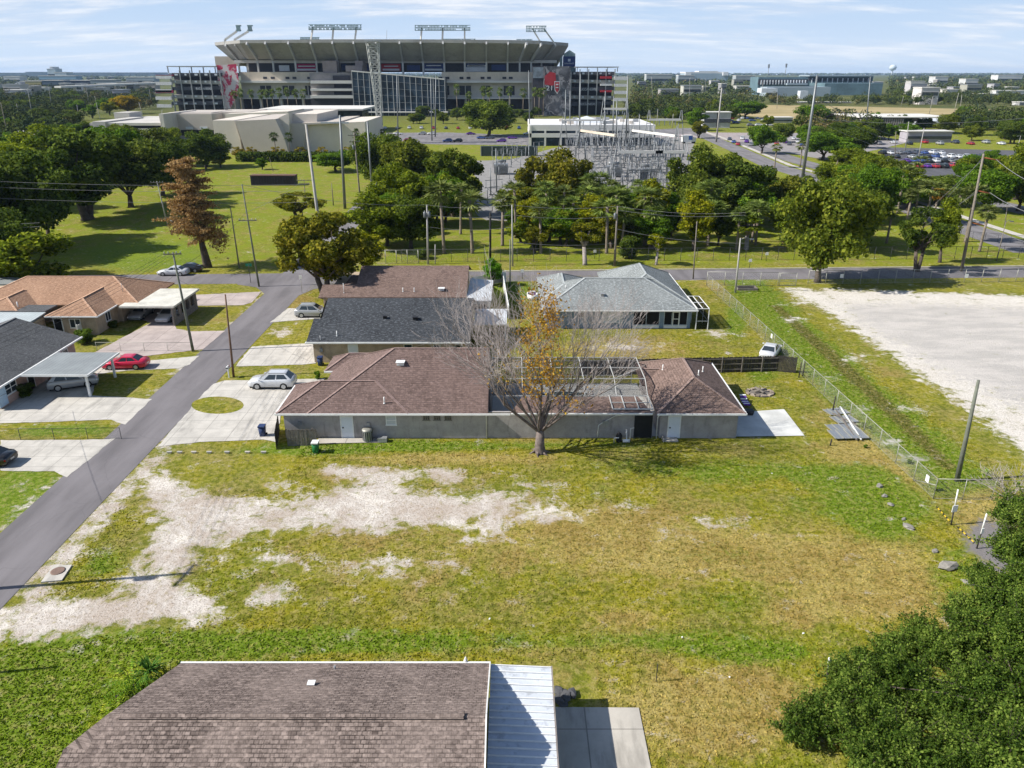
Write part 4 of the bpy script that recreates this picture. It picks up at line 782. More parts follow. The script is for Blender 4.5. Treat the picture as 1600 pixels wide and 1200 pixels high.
tree('palm_c', 1457, 348, 296, 36, 'dead tan palm in the right grove', (3.2, 1.5, .7))
for i, (x, tp) in enumerate(((396, 141), (412, 142), (420, 141), (429, 140), (439, 139), (452, 138), (466, 140), (478, 141), (380, 140), (370, 143))):
    tree(PL[i % 3], x, 181.5 + .5 * (i % 3), tp, 14, 'tall palm in the row before the stadium wall, left of the glass hall', (.9, 1, .9), 'palms before the left stadium wall')
for i, (x, tp) in enumerate(((715, 134), (733, 144), (755, 136), (765, 138), (781, 138), (797, 136), (817, 140), (835, 138), (842, 139), (849, 139))):
    tree(PL[(i + 1) % 3], x, 181.5 + .5 * (i % 3), tp, 14, 'palm before the stadium wall, right of the glass hall', (.9, 1, .9), 'palms before the right stadium wall')
for i, (bx, by, tp, w) in enumerate(((433, 251, 208, 18), (454, 250, 209, 15), (560, 249, 202, 16), (575, 225, 200, 14), (598, 226, 203, 14))):
    tree(PL[i % 3], bx, by, tp, w, ('palm beside the sharp corner of the beige building', 'palm in front of the beige building middle wall', 'palm in front of the beige building right wall', 'palm at the right end of the beige building', 'palm behind the right end of the beige building')[i], (.5, .6, .6))
random.seed(21)
def scatter(n, poly, hw, tints, label, group, keys=('oak_a', 'oak_b', 'oak_c', 'round')):
    xs_ = [p[0] for p in poly]; ys_ = [p[1] for p in poly]; k = 0; placed = []
    while k < n:
        x, y = random.uniform(min(xs_), max(xs_)), random.uniform(min(ys_), max(ys_)); ins = False
        for i, a in enumerate(poly):
            b = poly[(i + 1) % len(poly)]
            if (a[1] > y) != (b[1] > y) and x < (b[0] - a[0]) * (y - a[1]) / (b[1] - a[1]) + a[0]: ins = not ins
        if not ins: continue
        k += 1; b = P(x, y); h = random.uniform(*hw); w = h * random.uniform(1.0, 1.5); d = b.y * CP + (CH - h * .6) * SP
        tree(random.choice(keys), x, y, proj(b.x, b.y, h)[1], w * F / d, label, random.choice(tints), group)
TT = [(.9, 1, .9), GN, DK, YG, (1.1, 1.1, .9), (.8, .9, .9)]
scatter(34, [(0, 148), (240, 148), (245, 172), (130, 188), (0, 190)], (8, 12), TT, 'green tree in the woods left of the stadium', 'trees left of the stadium')
scatter(24, [(0, 192), (140, 190), (130, 235), (0, 245)], (7, 11), TT, 'tree beyond the left oak grove, in front of the car parks', 'trees beyond the left oak grove')
scatter(18, [(600, 180), (850, 180), (840, 196), (600, 196)], (6, 9), TT, 'street tree along the road in front of the stadium', 'street trees before the stadium')
scatter(24, [(985, 160), (1160, 166), (1175, 190), (1080, 200), (985, 186)], (8, 12), TT, 'tree right of the ramp tower, beyond the substation', 'trees right of the ramp tower')
scatter(26, [(1190, 196), (1370, 200), (1370, 232), (1300, 240), (1220, 226)], (7, 10), TT, 'tree in the lots beyond the diagonal boulevard', 'trees beyond the diagonal boulevard')
scatter(24, [(1500, 186), (1620, 192), (1620, 228), (1380, 226), (1390, 208)], (7, 11), TT, 'tree behind the full car park', 'trees behind the full car park')
scatter(16, [(1290, 292), (1340, 280), (1440, 310), (1420, 330), (1300, 318)], (6, 10), [GN, YG, (1, 1, .8)], 'leafy tree between the right palm grove and the boulevard', 'trees between the palm grove and the boulevard')
scatter(10, [(1490, 262), (1600, 262), (1620, 300), (1500, 290)], (6, 9), [GN, YG], 'leafy tree in front of the full car park', 'trees in front of the full car park')
scatter(14, [(150, 232), (300, 232), (330, 262), (300, 300), (200, 270), (60, 250)], (8, 13), [DK, (.9, 1, .85), YG], 'dark tree filling the left grove behind the twin trunked oak', 'trees filling the left grove')
scatter(34, [(800, 320), (1070, 345), (1070, 392), (790, 388)], (4, 8), [YG, YL, GN, GN, (1, 1, .8), (1, 1.15, .75)], 'small tree filling the park strip before the substation', 'small trees in the park strip', ('slim', 'slim', 'oak_c', 'open'))
scatter(10, [(1080, 330), (1370, 330), (1370, 380), (1080, 385)], (7, 11), [YG, GN, (1, 1.05, .8), DK], 'tree filling the park strip behind the big roadside oak', 'trees behind the big roadside oak')
scatter(8, [(590, 300), (725, 300), (715, 370), (600, 385)], (8, 12), [YG, GN, (1, 1.05, .8), DK], 'tree inside the clump beside the park lane', 'trees in the clump beside the park lane')
scatter(8, [(1200, 160), (1600, 163), (1600, 168), (1200, 163)], (7, 10), TT, 'tree on the far side of the tan field', 'trees beyond the tan field')
scatter(6, [(1395, 148), (1600, 150), (1600, 160), (1395, 158)], (8, 12), TT, 'tree in the woods below the water tower', 'trees below the water tower')
# far woods: one canopy to the horizon
LEAFF, t = new_mat('far_leaves'); g = t.n('NewGeometry'); n_ = t.noise(g.outputs['Position'], .018, 4, .65); n2 = t.noise(g.outputs['Position'], .05, 3, .6)
c_ = t.mix(g.outputs['Random Per Island'], (.022, .038, .012), (.11, .135, .04)); c_ = t.mix(t.ss(n_, .52, .66), c_, t.mix(g.outputs['Random Per Island'], (.07, .06, .02), (.24, .19, .08))); c_ = t.mix(t.ss(n2, .50, .36), c_, (.03, .05, .03))
d_ = t.n('BsdfDiffuse', {'Color': c_}); o_ = t.n('OutputMaterial'); t.t.links.new(d_.outputs[0], o_.inputs[0])
def farwoods():
    C, N, Z = [], [], []; rg = np.random.default_rng(5)
    for y0, y1, n, w, h, per, sz in ((114.4, 118, 2600, 70, 13, 10, 20), (118, 124, 3000, 30, 12, 12, 9), (124, 134, 4200, 17, 11, 20, 4.4), (134, 148, 2600, 13, 10, 42, 2.3), (148, 164, 900, 12, 9.5, 60, 1.8)):
        for _ in range(int(n * 1.6)):
            x, y = (rg.uniform(-60, 1660) if _ < n else rg.choice([rg.uniform(-700, -60), rg.uniform(1660, 2300)])), rg.uniform(y0, y1)
            if y > 120 and 235 < x < 990 and y > 119: 
                if y > 122: continue
            if x < 240 and 119 < y < 136 and rg.uniform() < .75: continue
            if 1175 < x < 1390 and 118 < y < 156: continue
            if 1200 < x < 1600 and 160 < y < 166 : continue
            if y > 150 and (x > 1190 or math.sin(x * .021 + y * .3) + math.sin(x * .05 + 1.3) > 1.1): continue
            b = P(x, y); k = max(5, int(per * rg.uniform(.6, 1.3))); hh = h * rg.uniform(.6, 1.25); ww = w * rg.uniform(.6, 1.3)
            d = rg.normal(size=(k, 3)); d /= np.linalg.norm(d, axis=1)[:, None]; d[:, 2] = np.abs(d[:, 2])
            C.append(np.array([b.x, b.y, hh * .25]) + d * np.array([ww / 2, ww / 2, hh * .75])); nn = d + rg.normal(scale=.5, size=(k, 3)); nn[:, 2] += .3
            N.append(nn / np.linalg.norm(nn, axis=1)[:, None]); Z.append(sz * rg.uniform(.6, 1.4, k))
    for poly_, n_ in (((0, 148, 242, 172), 150), ((0, 170, 130, 192), 60), ((0, 192, 110, 240), 40), ((985, 158, 1165, 186), 120), ((1395, 148, 1620, 161), 120), ((1200, 160, 1620, 165), 60), ((1490, 188, 1620, 205), 40), ((1270, 196, 1380, 218), 24)):
        for _ in range(n_):
            x, y = rg.uniform(poly_[0], poly_[2]), rg.uniform(poly_[1], poly_[3]); b = P(x, y); hh = rg.uniform(7, 12); ww = hh * rg.uniform(.9, 1.4)
            for q_ in range(7):
                k = 70; d = rg.normal(size=(k, 3)); d /= np.linalg.norm(d, axis=1)[:, None]; o_ = rg.normal(size=3) * np.array([ww * .25, ww * .25, hh * .18]); rr = hh * rg.uniform(.16, .3)
                C.append(np.array([b.x, b.y, hh * .52]) + o_ + d * rr * np.array([1.1, 1.1, .9])); nn = d + rg.normal(scale=.6, size=(k, 3)); nn[:, 2] += .3; N.append(nn / np.linalg.norm(nn, axis=1)[:, None]); Z.append(rg.uniform(.5, 1.2, k))
    me = leafmesh('far_woods', np.concatenate(C), np.concatenate(N), np.concatenate(Z), LEAFF, .8)
    o = link(bpy.data.objects.new('far_woods', me)); o.color = (1, 1, 1, 1); tag(o, kind='stuff')
farwoods()
# rust-coloured bald cypress: tiers of drooping sprays on a straight trunk
def cypress():
    global RNG; RNG = np.random.default_rng(31); random.seed(31)
    b = P(322, 418); H = ztop(b, 246); d = b.y * CP + 20 * SP; W = 132 / F * d
    o = thing('cypress_tree', 'tall rust brown cypress in layered sprays beside the white sedan', 'tree', b)
    mb = MB(); mb.path([(0, 0, -.2), (0, 0, .5), (-.25, 0, H * .3), (-.7, 0, H * .75), (-1.0, 0, H)], [.7, .5, .36, .2, .04], 8); mb.path([(.6, .2, -.2), (.3, .1, 2.5), (-.1, 0, 5.5)], [.45, .34, .2], 7)
    C, N, Z = [], [], []
    for i in range(110):
        z = H * (.27 + .71 * (i + random.random()) / 110); f = (z / H); az = random.uniform(0, 6.283); L_ = W / 2 * (1.12 - .85 * max(0, f - .35) / .65) * random.uniform(.35, 1.0) * (.55 if f < .4 else 1)
        p0 = Vector((-1.0 * f, 0, z)); p1 = p0 + Vector((math.cos(az) * L_, math.sin(az) * L_, random.uniform(-.4, .7))); mb.path([p0, p0.lerp(p1, .5) + Vector((0, 0, .3)), p1], [.08, .05, .02], 4)
        for s in np.linspace(.25, 1, 9):
            q = p0.lerp(p1, s); k = 26
            C.append(np.array(q) + RNG.normal(size=(k, 3)) * np.array([.42, .42, .16]) + np.array([0, 0, -.15])); n = RNG.normal(size=(k, 3)); n[:, 2] += .8; N.append(n / np.linalg.norm(n, axis=1)[:, None]); Z.append(RNG.uniform(.16, .42, k))
    for cx, cz in ((2.6, H * .33), (3.0, H * .28), (-3.6, H * .42), (2.4, H * .25)):
        k = 260; C.append(np.array([cx, 0, cz]) + RNG.normal(size=(k, 3)) * np.array([.8, .8, .9])); n = RNG.normal(size=(k, 3)); N.append(n / np.linalg.norm(n, axis=1)[:, None]); Z.append(RNG.uniform(.2, .5, k))
    mb.build('trunk', BARK, o, uv=False)
    me = leafmesh('crown', np.concatenate(C), np.concatenate(N), np.concatenate(Z), LEAFR); link(bpy.data.objects.new('crown', me), o)
cypress()
# the leafless tree by the grey house, orange leaves clinging to its middle
def grow(mb, p, d, r, L_, lev, tips, spread, n, lmax=5, fine=None):
    q = p; pts, rad = [p], [r]
    for i in range(3):
        d = (d + Vector((random.gauss(0, .10), random.gauss(0, .10), random.gauss(.05, .05)))).normalized(); q = q + d * L_ / 3; pts.append(q); rad.append(r * (1 - .17 * (i + 1)))
    (fine if fine and lev >= 3 else mb).path(pts, rad, n[min(lev, len(n) - 1)], cap=False); tips.append((q, lev))
    if lev >= lmax: return
    k = 3; r = max(r, .024)
    for j in range(k):
        ax = Vector((random.gauss(0, 1), random.gauss(0, 1), random.gauss(0, .35))); ax = (ax - d * ax.dot(d)).normalized()
        nd = (d + ax * random.uniform(.25, spread)).normalized(); st = pts[-1] if j < 2 else pts[2]
        grow(mb, st, nd, r * .50 if j else r * .58, L_ * random.uniform(.62, .85), lev + 1, tips, spread, n, lmax, fine)
def baretree():
    global RNG; RNG = np.random.default_rng(41); random.seed(44)
    b = P(843, 707); H = ztop(b, 462)
    o = thing('bare_tree', 'leafless grey tree with orange leaves in its middle in front of the grey house', 'tree', b)
    fm = MB(); mb = MB(); tips = []; mb.path([(.15, 0, -.3), (.05, 0, .15), (0, 0, .7), (.05, .1, 2.2)], [.62, .48, .42, .36], 10)
    for a in np.linspace(0, 5.5, 6): mb.path([(math.cos(a) * .3, math.sin(a) * .3, .25), (math.cos(a) * .65, math.sin(a) * .65, .04), (math.cos(a + .2) * 1.1, math.sin(a + .2) * 1.1, -.08)], [.13, .09, .03], 5)
    for az, el, L_, r in ((math.pi, .72, 5.0, .17), (2.75, .80, 5.2, .19), (3.5, .78, 4.6, .15), (6.0, .76, 4.6, .15), (2.3, 1.15, 4.2, .21), (1.8, 1.38, 4.4, .24), (1.3, 1.42, 4.4, .23), (.8, 1.15, 4.2, .21), (.35, .78, 5.2, .19), (0, .70, 5.0, .17), (4.4, 1.1, 3.4, .13), (5.3, .95, 3.2, .12), (3.7, .95, 3.4, .12)):
        grow(mb, Vector((math.cos(az) * .12, math.sin(az) * .12 + .1, 2.0)), Vector((math.cos(az) * math.cos(el), math.sin(az) * math.cos(el), math.sin(el))), r * .85, L_, 1, tips, .72, (8, 6, 5, 4, 3, 3, 3), 6, fm)
    zm = float(np.percentile([q.z for q, l in tips if l >= 5], 96)); sc = H / zm
    fm.v = [(x * sc, y * sc, 1 + (z - 1) * sc) for x, y, z in fm.v]
    mb.v = [(x * (sc if z > 1 else 1), y * (sc if z > 1 else 1), z if z < 1 else 1 + (z - 1) * sc) for x, y, z in mb.v]
    mb.build('trunk', plain('grey_bark', (.15, .122, .108), .95, var=.45, scale=3), o, uv=False); fm.build('twigs', plain('twig_bark', (.34, .30, .285), .95), o, uv=False)
    C, N, Z = [], [], []
    for q, l in tips:
        x, y, z = q.x * sc, q.y * sc, 1 + (q.z - 1) * sc
        f = z / H; core = (abs(x + .1) < 1.35 and .38 < f < 1.0) or (.25 < f < .56 and 0 > x > -4.6 and random.random() < .5) or (.30 < f < .52 and 4.0 > x > 0 and random.random() < .5) 
        if l >= 3 and core and random.random() < (.62 if abs(x + .1) < 1.35 else .34):
            k = random.randint(3, 12); C.append(np.array([x, y, z]) + RNG.normal(size=(k, 3)) * .42); n = RNG.normal(size=(k, 3)); N.append(n / np.linalg.norm(n, axis=1)[:, None]); Z.append(RNG.uniform(.12, .26, k))
    me = leafmesh('leaves', np.concatenate(C), np.concatenate(N), np.concatenate(Z), LEAFO); link(bpy.data.objects.new('leaves', me), o)
baretree()
# the near oak in the bottom right corner
def nearoak():
    global RNG; RNG = np.random.default_rng(51); random.seed(51)
    o = thing('oak_tree', 'dense green oak filling the bottom right corner of the photo', 'tree', (24.5, 27.5, 0))
    cs, rs = [], []
    for (px, py, Y, r) in ((1330,1080,31,1.1),(1290,1150,29,1.2),(1260,1190,28.5,.9),(1370,1130,29,1.4),(1420,1060,31,1.2),(1470,1010,33,1.3),(1400,1180,27,1.5),(1480,1110,29,1.6),(1530,1010,33,1.5),(1560,930,35,1.3),(1590,860,37,1.4),(1610,800,38,1.2),(1545,960,34,1.3),(1560,1080,29,1.6),(1500,1190,26,1.6),(1600,1000,31,1.7),(1600,1130,27,1.6),(1440,1120,30,1.1),(1520,1070,30,1.2),(1380,1050,32,.8),(1600,920,34,1.4),(1650,1060,29,1.8),(1650,900,34,1.8),(1350,1190,27,1.3),(1450,1200,25.5,1.4),(1570,1190,25,1.5),(1500,960,35,.9),(1535,905,36.5,.8),(1345,1045,32.5,.55),(1230,1210,28,.8),(1310,1110,30.5,.7),(1580,800,39,.9)):
        p = A(px, py, Y); cs.append((p.x - 24.5, p.y - 27.5, max(p.z, .8))); rs.append(r * 1.05)
    for _ in range(12):
        c = random.choice(cs[:28]); cs.append((c[0] + random.gauss(0, 1), c[1] + random.gauss(0, 1), max(.8, c[2] - random.uniform(.5, 2.2)))); rs.append(random.uniform(.8, 1.3))
    mb = MB(); mb.path([(0, 0, -.2), (0, 0, .5), (-.3, .2, 2.2)], [.6, .42, .34], 10); base = Vector((-.3, .2, 2.1)); limbs(mb, base, cs[::4], .09, n=5)
    C, N, Z = blob_leaves(cs, [r_ * .80 for r_ in rs], 3000, .15, .9, .5)
    tw = []
    for c, r in zip(cs, rs):
        for d in unit(30):
            if d[2] < -.3: continue
            e = Vector(c) + Vector(d) * r * RNG.uniform(1.0, 1.5); mb.path([Vector(c), e], [.02, .006], 3, cap=False); k = 70; f = RNG.uniform(.55, 1.05, (k, 1))
            tw.append((np.array(c) + (np.array(e) - np.array(c)) * f + RNG.normal(size=(k, 3)) * .13, k))
    C = np.concatenate([C] + [a for a, k in tw]); kk = sum(k for a, k in tw); nn = RNG.normal(size=(kk, 3)); nn[:, 2] += .6; N = np.concatenate([N, nn / np.linalg.norm(nn, axis=1)[:, None]]); Z = np.concatenate([Z, RNG.uniform(.09, .18, kk)])
    mb.build('trunk', BARK, o, uv=False); link(bpy.data.objects.new('crown', leafmesh('crown', C, N, Z, LEAFN, .6)), o)
nearoak()
def bareshrub():
    random.seed(61); b = P(1578, 782); o = thing('bare_shrub', 'pale leafless bush behind the wire fence corner at right', 'shrub', b); mb = MB(); tips = []
    for k in range(9):
        az = random.uniform(1.8, 4.6) if k < 6 else random.uniform(0, 6.28); el = random.uniform(.35, 1.1); grow(mb, Vector((0, 0, 0)), Vector((math.cos(az) * math.cos(el), math.sin(az) * math.cos(el), math.sin(el))), .05, 1.3, 2, tips, .9, (5, 4, 4, 3, 3, 3))
    mb.build('branches', plain('dead_twigs', (.40, .36, .32), .95), o, uv=False)
bareshrub()
def blades(mb, c, n, L_, w, droop, up=(.4, 1.4)):
    for _ in range(n):
        az = random.uniform(0, 6.283); el = random.uniform(*up); d = Vector((math.cos(az) * math.cos(el), math.sin(az) * math.cos(el), math.sin(el))); s = d.cross(Vector((0, 0, 1))).normalized() * w; l = L_ * random.uniform(.7, 1.1); c = Vector(c)
        m = c + d * l * .55; e = c + d * l - Vector((0, 0, droop * l)); mb.poly([c - s * .5, c + s * .5, m + s, m - s]); mb.poly([m - s, m + s, e])
for bx, by, n, L_, w, lab, tint in ((236, 1062, 60, 1.15, .05, 'spiky yucca beside the corner of the shingle roof', (.5, .9, .6)), (284, 1046, 26, .6, .05, 'small dark agave at the roof corner', (.35, .6, .5)), (1348, 668, 26, .9, .05, 'yellow-green yucca beside the metal panels', (1.6, 1.6, .7)), (1541, 742, 14, .7, .05, 'green spiky seedling by the bare bush', (1.6, 2.0, .6))):
    b = P(bx, by); o = thing('yucca_plant', lab, 'plant', b); mb = MB(); blades(mb, (0, 0, .55 if n > 40 else .1), n, L_, w, .18, (-.2, 1.5)); f = mb.build('leaves', FROND, o, uv=False); f.color = (*tint, 1); MB().tube((0, 0, -.05), (0, 0, .6 if n > 40 else .2), .07, .05, 6).build('stem', BARK, o)
def feather(bx, by, n, L_, lab, tint):
    b = P(bx, by); o = thing('palm_bush', lab, 'plant', b); mb = MB()
    for _ in range(n):
        az = random.uniform(0, 6.283); el = random.uniform(.4, 1.3); prev = Vector((0, 0, .2)); d = Vector((math.cos(az) * math.cos(el), math.sin(az) * math.cos(el), math.sin(el)))
        for k in range(12):
            nx_ = prev + d * L_ / 12; d = (d - Vector((0, 0, .13))).normalized(); s = d.cross(Vector((0, 0, 1))).normalized()
            for sg in (-1, 1): e = prev + (s * sg * .8 + d * .6 - Vector((0, 0, .25))) * .34 * (1.1 - k / 14); mb.poly([prev, prev + d * .05, e])
            prev = nx_
    f = mb.build('fronds', FROND, o, uv=False); f.color = (*tint, 1)
    MB().tube((0, 0, -.05), (0, 0, .3), .12, .08, 7).build('stem', BARK, o)
random.seed(71)
feather(184, 1094, 34, 2.9, 'feathery light green palm clump beside the shingle roof', (1.7, 1.9, .6)); feather(212, 1076, 22, 1.8, 'smaller feathery palm behind the clump by the shingle roof', (.9, 1.5, .6)); feather(160, 1140, 12, 1.1, 'yellowing palm tuft beside the roof edge', (2.0, 1.8, .5))
for bx, by, w, h, lab, tint in ((136, 536, 30, 24, 'dark round bush behind the grey carport', (.8, 1, .8)), (36, 618, 34, 22, 'low dark hedge bush by the pink wall under the carport', DK), (176, 512, 16, 12, 'low bush at the corner of the orange roofed house', DK), (497, 592, 10, 14, 'small leafy bush in front of the entry hip roof', GN), (1420, 724, 8, 7, 'green tuft at the wire fence', GN), (1352, 700, 6, 6, 'tiny weed tuft by the metal panels', GN)):
    tree('shrub', bx, by, by - h, w, lab, tint)
for i, (x, w) in enumerate(((372, 26), (392, 22), (432, 30), (470, 26), (505, 24), (545, 30))):
    tree('open', x, 250, 250 - 22, w, ('bare pinkish street tree by the beige building, in the row behind the park lawn'), (2.6, 1.7, 1.6), 'bare street trees by the beige building')
hd = thing('hedge', 'long dark clipped hedge between the park lawn and the beige building', 'hedge', P(460, 252))
RNG = np.random.default_rng(9); n = 5000; hx0, hx1 = P(372, 252).x, P(548, 252).x
C = np.stack([RNG.uniform(hx0, hx1, n) - P(460, 252).x, RNG.uniform(-3, 3, n), RNG.uniform(0, 3.2, n) ** 1], 1); nn = unit(n); nn[:, 2] = abs(nn[:, 2])
cr = link(bpy.data.objects.new('leaves', leafmesh('leaves', C, nn, RNG.uniform(.5, 1.1, n), LEAF)), hd); cr.color = (.5, .6, .6, 1)
# ---------------------------------------------------------------- vehicles
PAINT = paint(); TYRE = plain('tyre_rubber', (.018, .018, .018), .9); RIM = plain('alloy_rim', (.45, .46, .47), .35, .6); LENS = plain('headlight_lens', (.75, .77, .78), .15, spec=.6); REDL = plain('tail_lens', (.35, .012, .012), .2)
def ring(mb, rows, m=0, capends=True):
    k = len(mb.v); n = len(rows[0])
    for r in rows: mb.v += [tuple(p) for p in r]
    for i in range(len(rows) - 1):
        for j in range(n - 1):
            a = k + i * n + j; mb.f.append((a, a + 1, a + n + 1, a + n)); mb.m.append(m); mb.sm.append(True)
        a, b = k + i * n, k + i * n + n - 1; mb.f.append((b, a, a + n, b + n)); mb.m.append(m); mb.sm.append(False)
    if capends:
        mb.f.append(tuple(k + j for j in range(n))[::-1]); mb.m.append(m); mb.sm.append(False)
        e = k + (len(rows) - 1) * n; mb.f.append(tuple(e + j for j in range(n))); mb.m.append(m); mb.sm.append(False)
CARS = {'sedan': dict(L=4.75, W=1.82, H=1.43, st=((2.36,.50,.70,.32),(2.3,.66,.80,.22),(2.0,.76,.88,.2),(1.0,.93,.91,.2),(0,.96,.91,.2),(-1.4,.99,.91,.2),(-2.1,.98,.87,.22),(-2.34,.86,.78,.3),(-2.38,.6,.7,.36)), cab=(1.05,-1.85,.18,-1.05)),
        'suv': dict(L=4.65, W=1.86, H=1.68, st=((2.3,.62,.72,.34),(2.24,.82,.82,.26),(1.95,.95,.90,.26),(1.05,1.06,.93,.26),(0,1.08,.93,.26),(-1.5,1.12,.93,.26),(-2.15,1.12,.90,.28),(-2.3,.98,.84,.34),(-2.33,.6,.78,.4)), cab=(1.25,-2.24,.3,-1.55))}
def car_shell(kind, mb, m=0):
    c = CARS[kind]; rows = []
    for x, zt, hw, zb in c['st']:
        rows.append([(x, -hw * .9, zb), (x, -hw, zb + .16), (x, -hw * 1.0, zb + (zt - zb) * .55), (x, -hw * .985, zt - .1), (x, -hw * .9, zt), (x, 0, zt + .035), (x, hw * .9, zt), (x, hw * .985, zt - .1), (x, hw, zb + (zt - zb) * .55), (x, hw, zb + .16), (x, hw * .9, zb)])
    ring(mb, rows, m)
    f0, b0, f1, b1 = c['cab']; zb = 1.0 if kind == 'suv' else .9; H = c['H']; wb, wt = c['W'] * .455, c['W'] * .345
    bot = [(f0, -wb * .9, zb), (f0, wb * .9, zb), (b0, wb * .9, zb), (b0, -wb * .9, zb)]; md = [(f0 * .4 + f1 * .6, -wb * .84, zb * .35 + H * .65), (f0 * .4 + f1 * .6, wb * .84, zb * .35 + H * .65), (b0 * .4 + b1 * .6, wb * .84, zb * .35 + H * .65), (b0 * .4 + b1 * .6, -wb * .84, zb * .35 + H * .65)]
    bot[0] = (f0, -wb, zb); bot[1] = (f0, wb, zb); bot[2] = (b0, wb, zb); bot[3] = (b0, -wb, zb)
    top = [(f1, -wt, H - .05), (f1, wt, H - .05), (b1, wt, H - .05), (b1, -wt, H - .05)]; t2 = [(f1 - .2, -wt * .8, H), (f1 - .2, wt * .8, H), (b1 + .2, wt * .8, H), (b1 + .2, -wt * .8, H)]
    for lo_, hi in ((bot, top), (top, t2)):
        for i in range(4): mb.poly([lo_[i], lo_[(i + 1) % 4], hi[(i + 1) % 4], hi[i]], m)
    mb.poly(t2, m); return bot, top
def pane(mb, q, i0, i1, j0, j1, off, m=0):
    q = [Vector(p) for p in q]; f = lambda u, v: q[0].lerp(q[1], u).lerp(q[3].lerp(q[2], u), v)
    p = [f(i0, j0), f(i1, j0), f(i1, j1), f(i0, j1)]; n = (p[1] - p[0]).cross(p[3] - p[0]).normalized(); mb.poly([a + n * off for a in p], m); return mb
def car(kind, name, loc, rz, col, label, group=None, cat=None):
    c = CARS[kind]; o = thing(name, label, cat or ('SUV' if kind == 'suv' else 'car'), loc, rz, group)
    mb = MB(); bot, top = car_shell(kind, mb); body = mb.build('body', PAINT, o); body.color = (*col, 1)
    MB().b2(-c['L'] / 2 + .2, c['L'] / 2 - .2, -c['W'] * .45, c['W'] * .45, .18, .34).build('underbody', TYRE, o)
    S4 = [[bot[i], bot[(i + 1) % 4], top[(i + 1) % 4], top[i]] for i in range(4)]
    pane(MB(), S4[0], .06, .94, .1, .96, .012).build('windshield', GLASS, o); pane(MB(), S4[2], .06, .94, .14, .94, .012).build('rear_window', GLASS, o)
    for s in (1, 3):
        for a, b in ((.16, .50), (.54, .90)): pane(MB(), S4[s], a, b, .12, .9, .012).build('side_window', GLASS, o)
    wx = c['L'] * .29; rw = .34 if kind == 'sedan' else .37
    for x in (wx, -wx):
        for s in (-1, 1):
            y = s * (c['W'] / 2 - .1); w = MB().tube((x, y - .12, rw), (x, y + .12, rw), rw, n=18, smooth=False).build('wheel', TYRE, o)
            MB().tube((x, y + s * .10, rw), (x, y + s * .135, rw), rw * .62, n=14, smooth=False).build('rim', RIM, w)
    st = c['st'][1]; zl = st[1] - .1
    for s in (-1, 1):
        MB().box((c['L'] / 2 - .14, s * .66, zl), (.16, .34, .13), rz=-s * .3).build('headlight', LENS, o); MB().box((-c['L'] / 2 + .12, s * .68, zl + .12), (.12, .26, .16), rz=s * .25).build('taillight', REDL, o)
        MB().box((bot[0][0] - .25, s * (c['W'] / 2 + .08), bot[0][2] + .1), (.14, .2, .13)).build('mirror', PAINT, o).color = (*col, 1)
    MB().box((c['L'] / 2 - .02, 0, .42), (.06, .5, .12)).box((-c['L'] / 2 + .01, 0, zl), (.05, .45, .12)).build('plate', RIM, o)
    if kind == 'suv':
        for s in (-1, 1): MB().bar((.2, s * .58, 1.71), (-1.7, s * .58, 1.71), .05).build('roof_rail', RIM, o)
    return o
WHT, SIL, RED, BLK = (.62, .63, .65), (.34, .35, .36), (.62, .012, .06), (.012, .012, .014)
def at(px, py): return P(px, py)
car('sedan', 'parked_car', at(198, 574), math.radians(183), RED, 'shiny red sedan on the driveway beside the grey carport')
car('suv', 'parked_car', at(427, 604), math.radians(180), WHT, 'white SUV parked on the driveway of the grey house')
car('suv', 'parked_car', P(490, 494), 0.0, SIL, 'silver SUV half hidden behind the charcoal roof')
car('sedan', 'parked_car', P(272, 429.5), math.radians(180), WHT, 'white sedan driving on the cross road in front of the cypress')
car('sedan', 'parked_car', P(218, 497) + Vector((0, .8, 0)), math.radians(-90), SIL, 'silver car under the flat white carport, left one'); car('sedan', 'parked_car', P(258, 500) + Vector((.3, .6, 0)), math.radians(-90), WHT, 'white car under the flat white carport, beside the block wall')
car('suv', 'parked_car', P(116, 604), math.radians(25), SIL, 'silver SUV parked in the shade under the grey ribbed carport'); car('sedan', 'parked_car', P(-22, 724), math.radians(178), BLK, 'black car cut by the left edge on the pale driveway')
car('sedan', 'parked_car', P(1209, 561) + Vector((0, 1.4, 0)), math.radians(62), WHT, 'white car behind the dark wooden fence'); car('sedan', 'parked_car', P(294, 424.5), math.radians(185), BLK, 'dark car behind the white sedan under the corner trees')
# simple far cars: one shared mesh, coloured per car
def farcars(kind):
    mb = MB(); bot, top = car_shell(kind, mb); S4 = [[bot[i], bot[(i + 1) % 4], top[(i + 1) % 4], top[i]] for i in range(4)]
    for q in S4: pane(mb, q, .08, .92, .12, .92, .012, 1)
    w = CARS[kind]['L'] * .29
    for x in (w, -w):
        for s in (-1, 1): y = s * .82; mb.tube((x, y - .12, .34), (x, y + .12, .34), .34, n=10, m=2)
    o = mb.build('parked_car', [PAINT, GLASS, TYRE]); me = o.data; bpy.data.objects.remove(o); return me
FC = [farcars('sedan'), farcars('suv')]; random.seed(81)
CC = [WHT, WHT, SIL, BLK, (.06, .07, .1), (.35, .02, .03), (.04, .08, .25), (.2, .2, .21), (.75, .75, .75), (.10, .02, .25)]
def farcar(p, rz, label, group, col=None):
    o = bpy.data.objects.new('parked_car', random.choice(FC)); link(o); o.location = p; o.rotation_euler = (0, 0, rz); o.color = (*(col or random.choice(CC)), 1); tag(o, label, 'car', group)
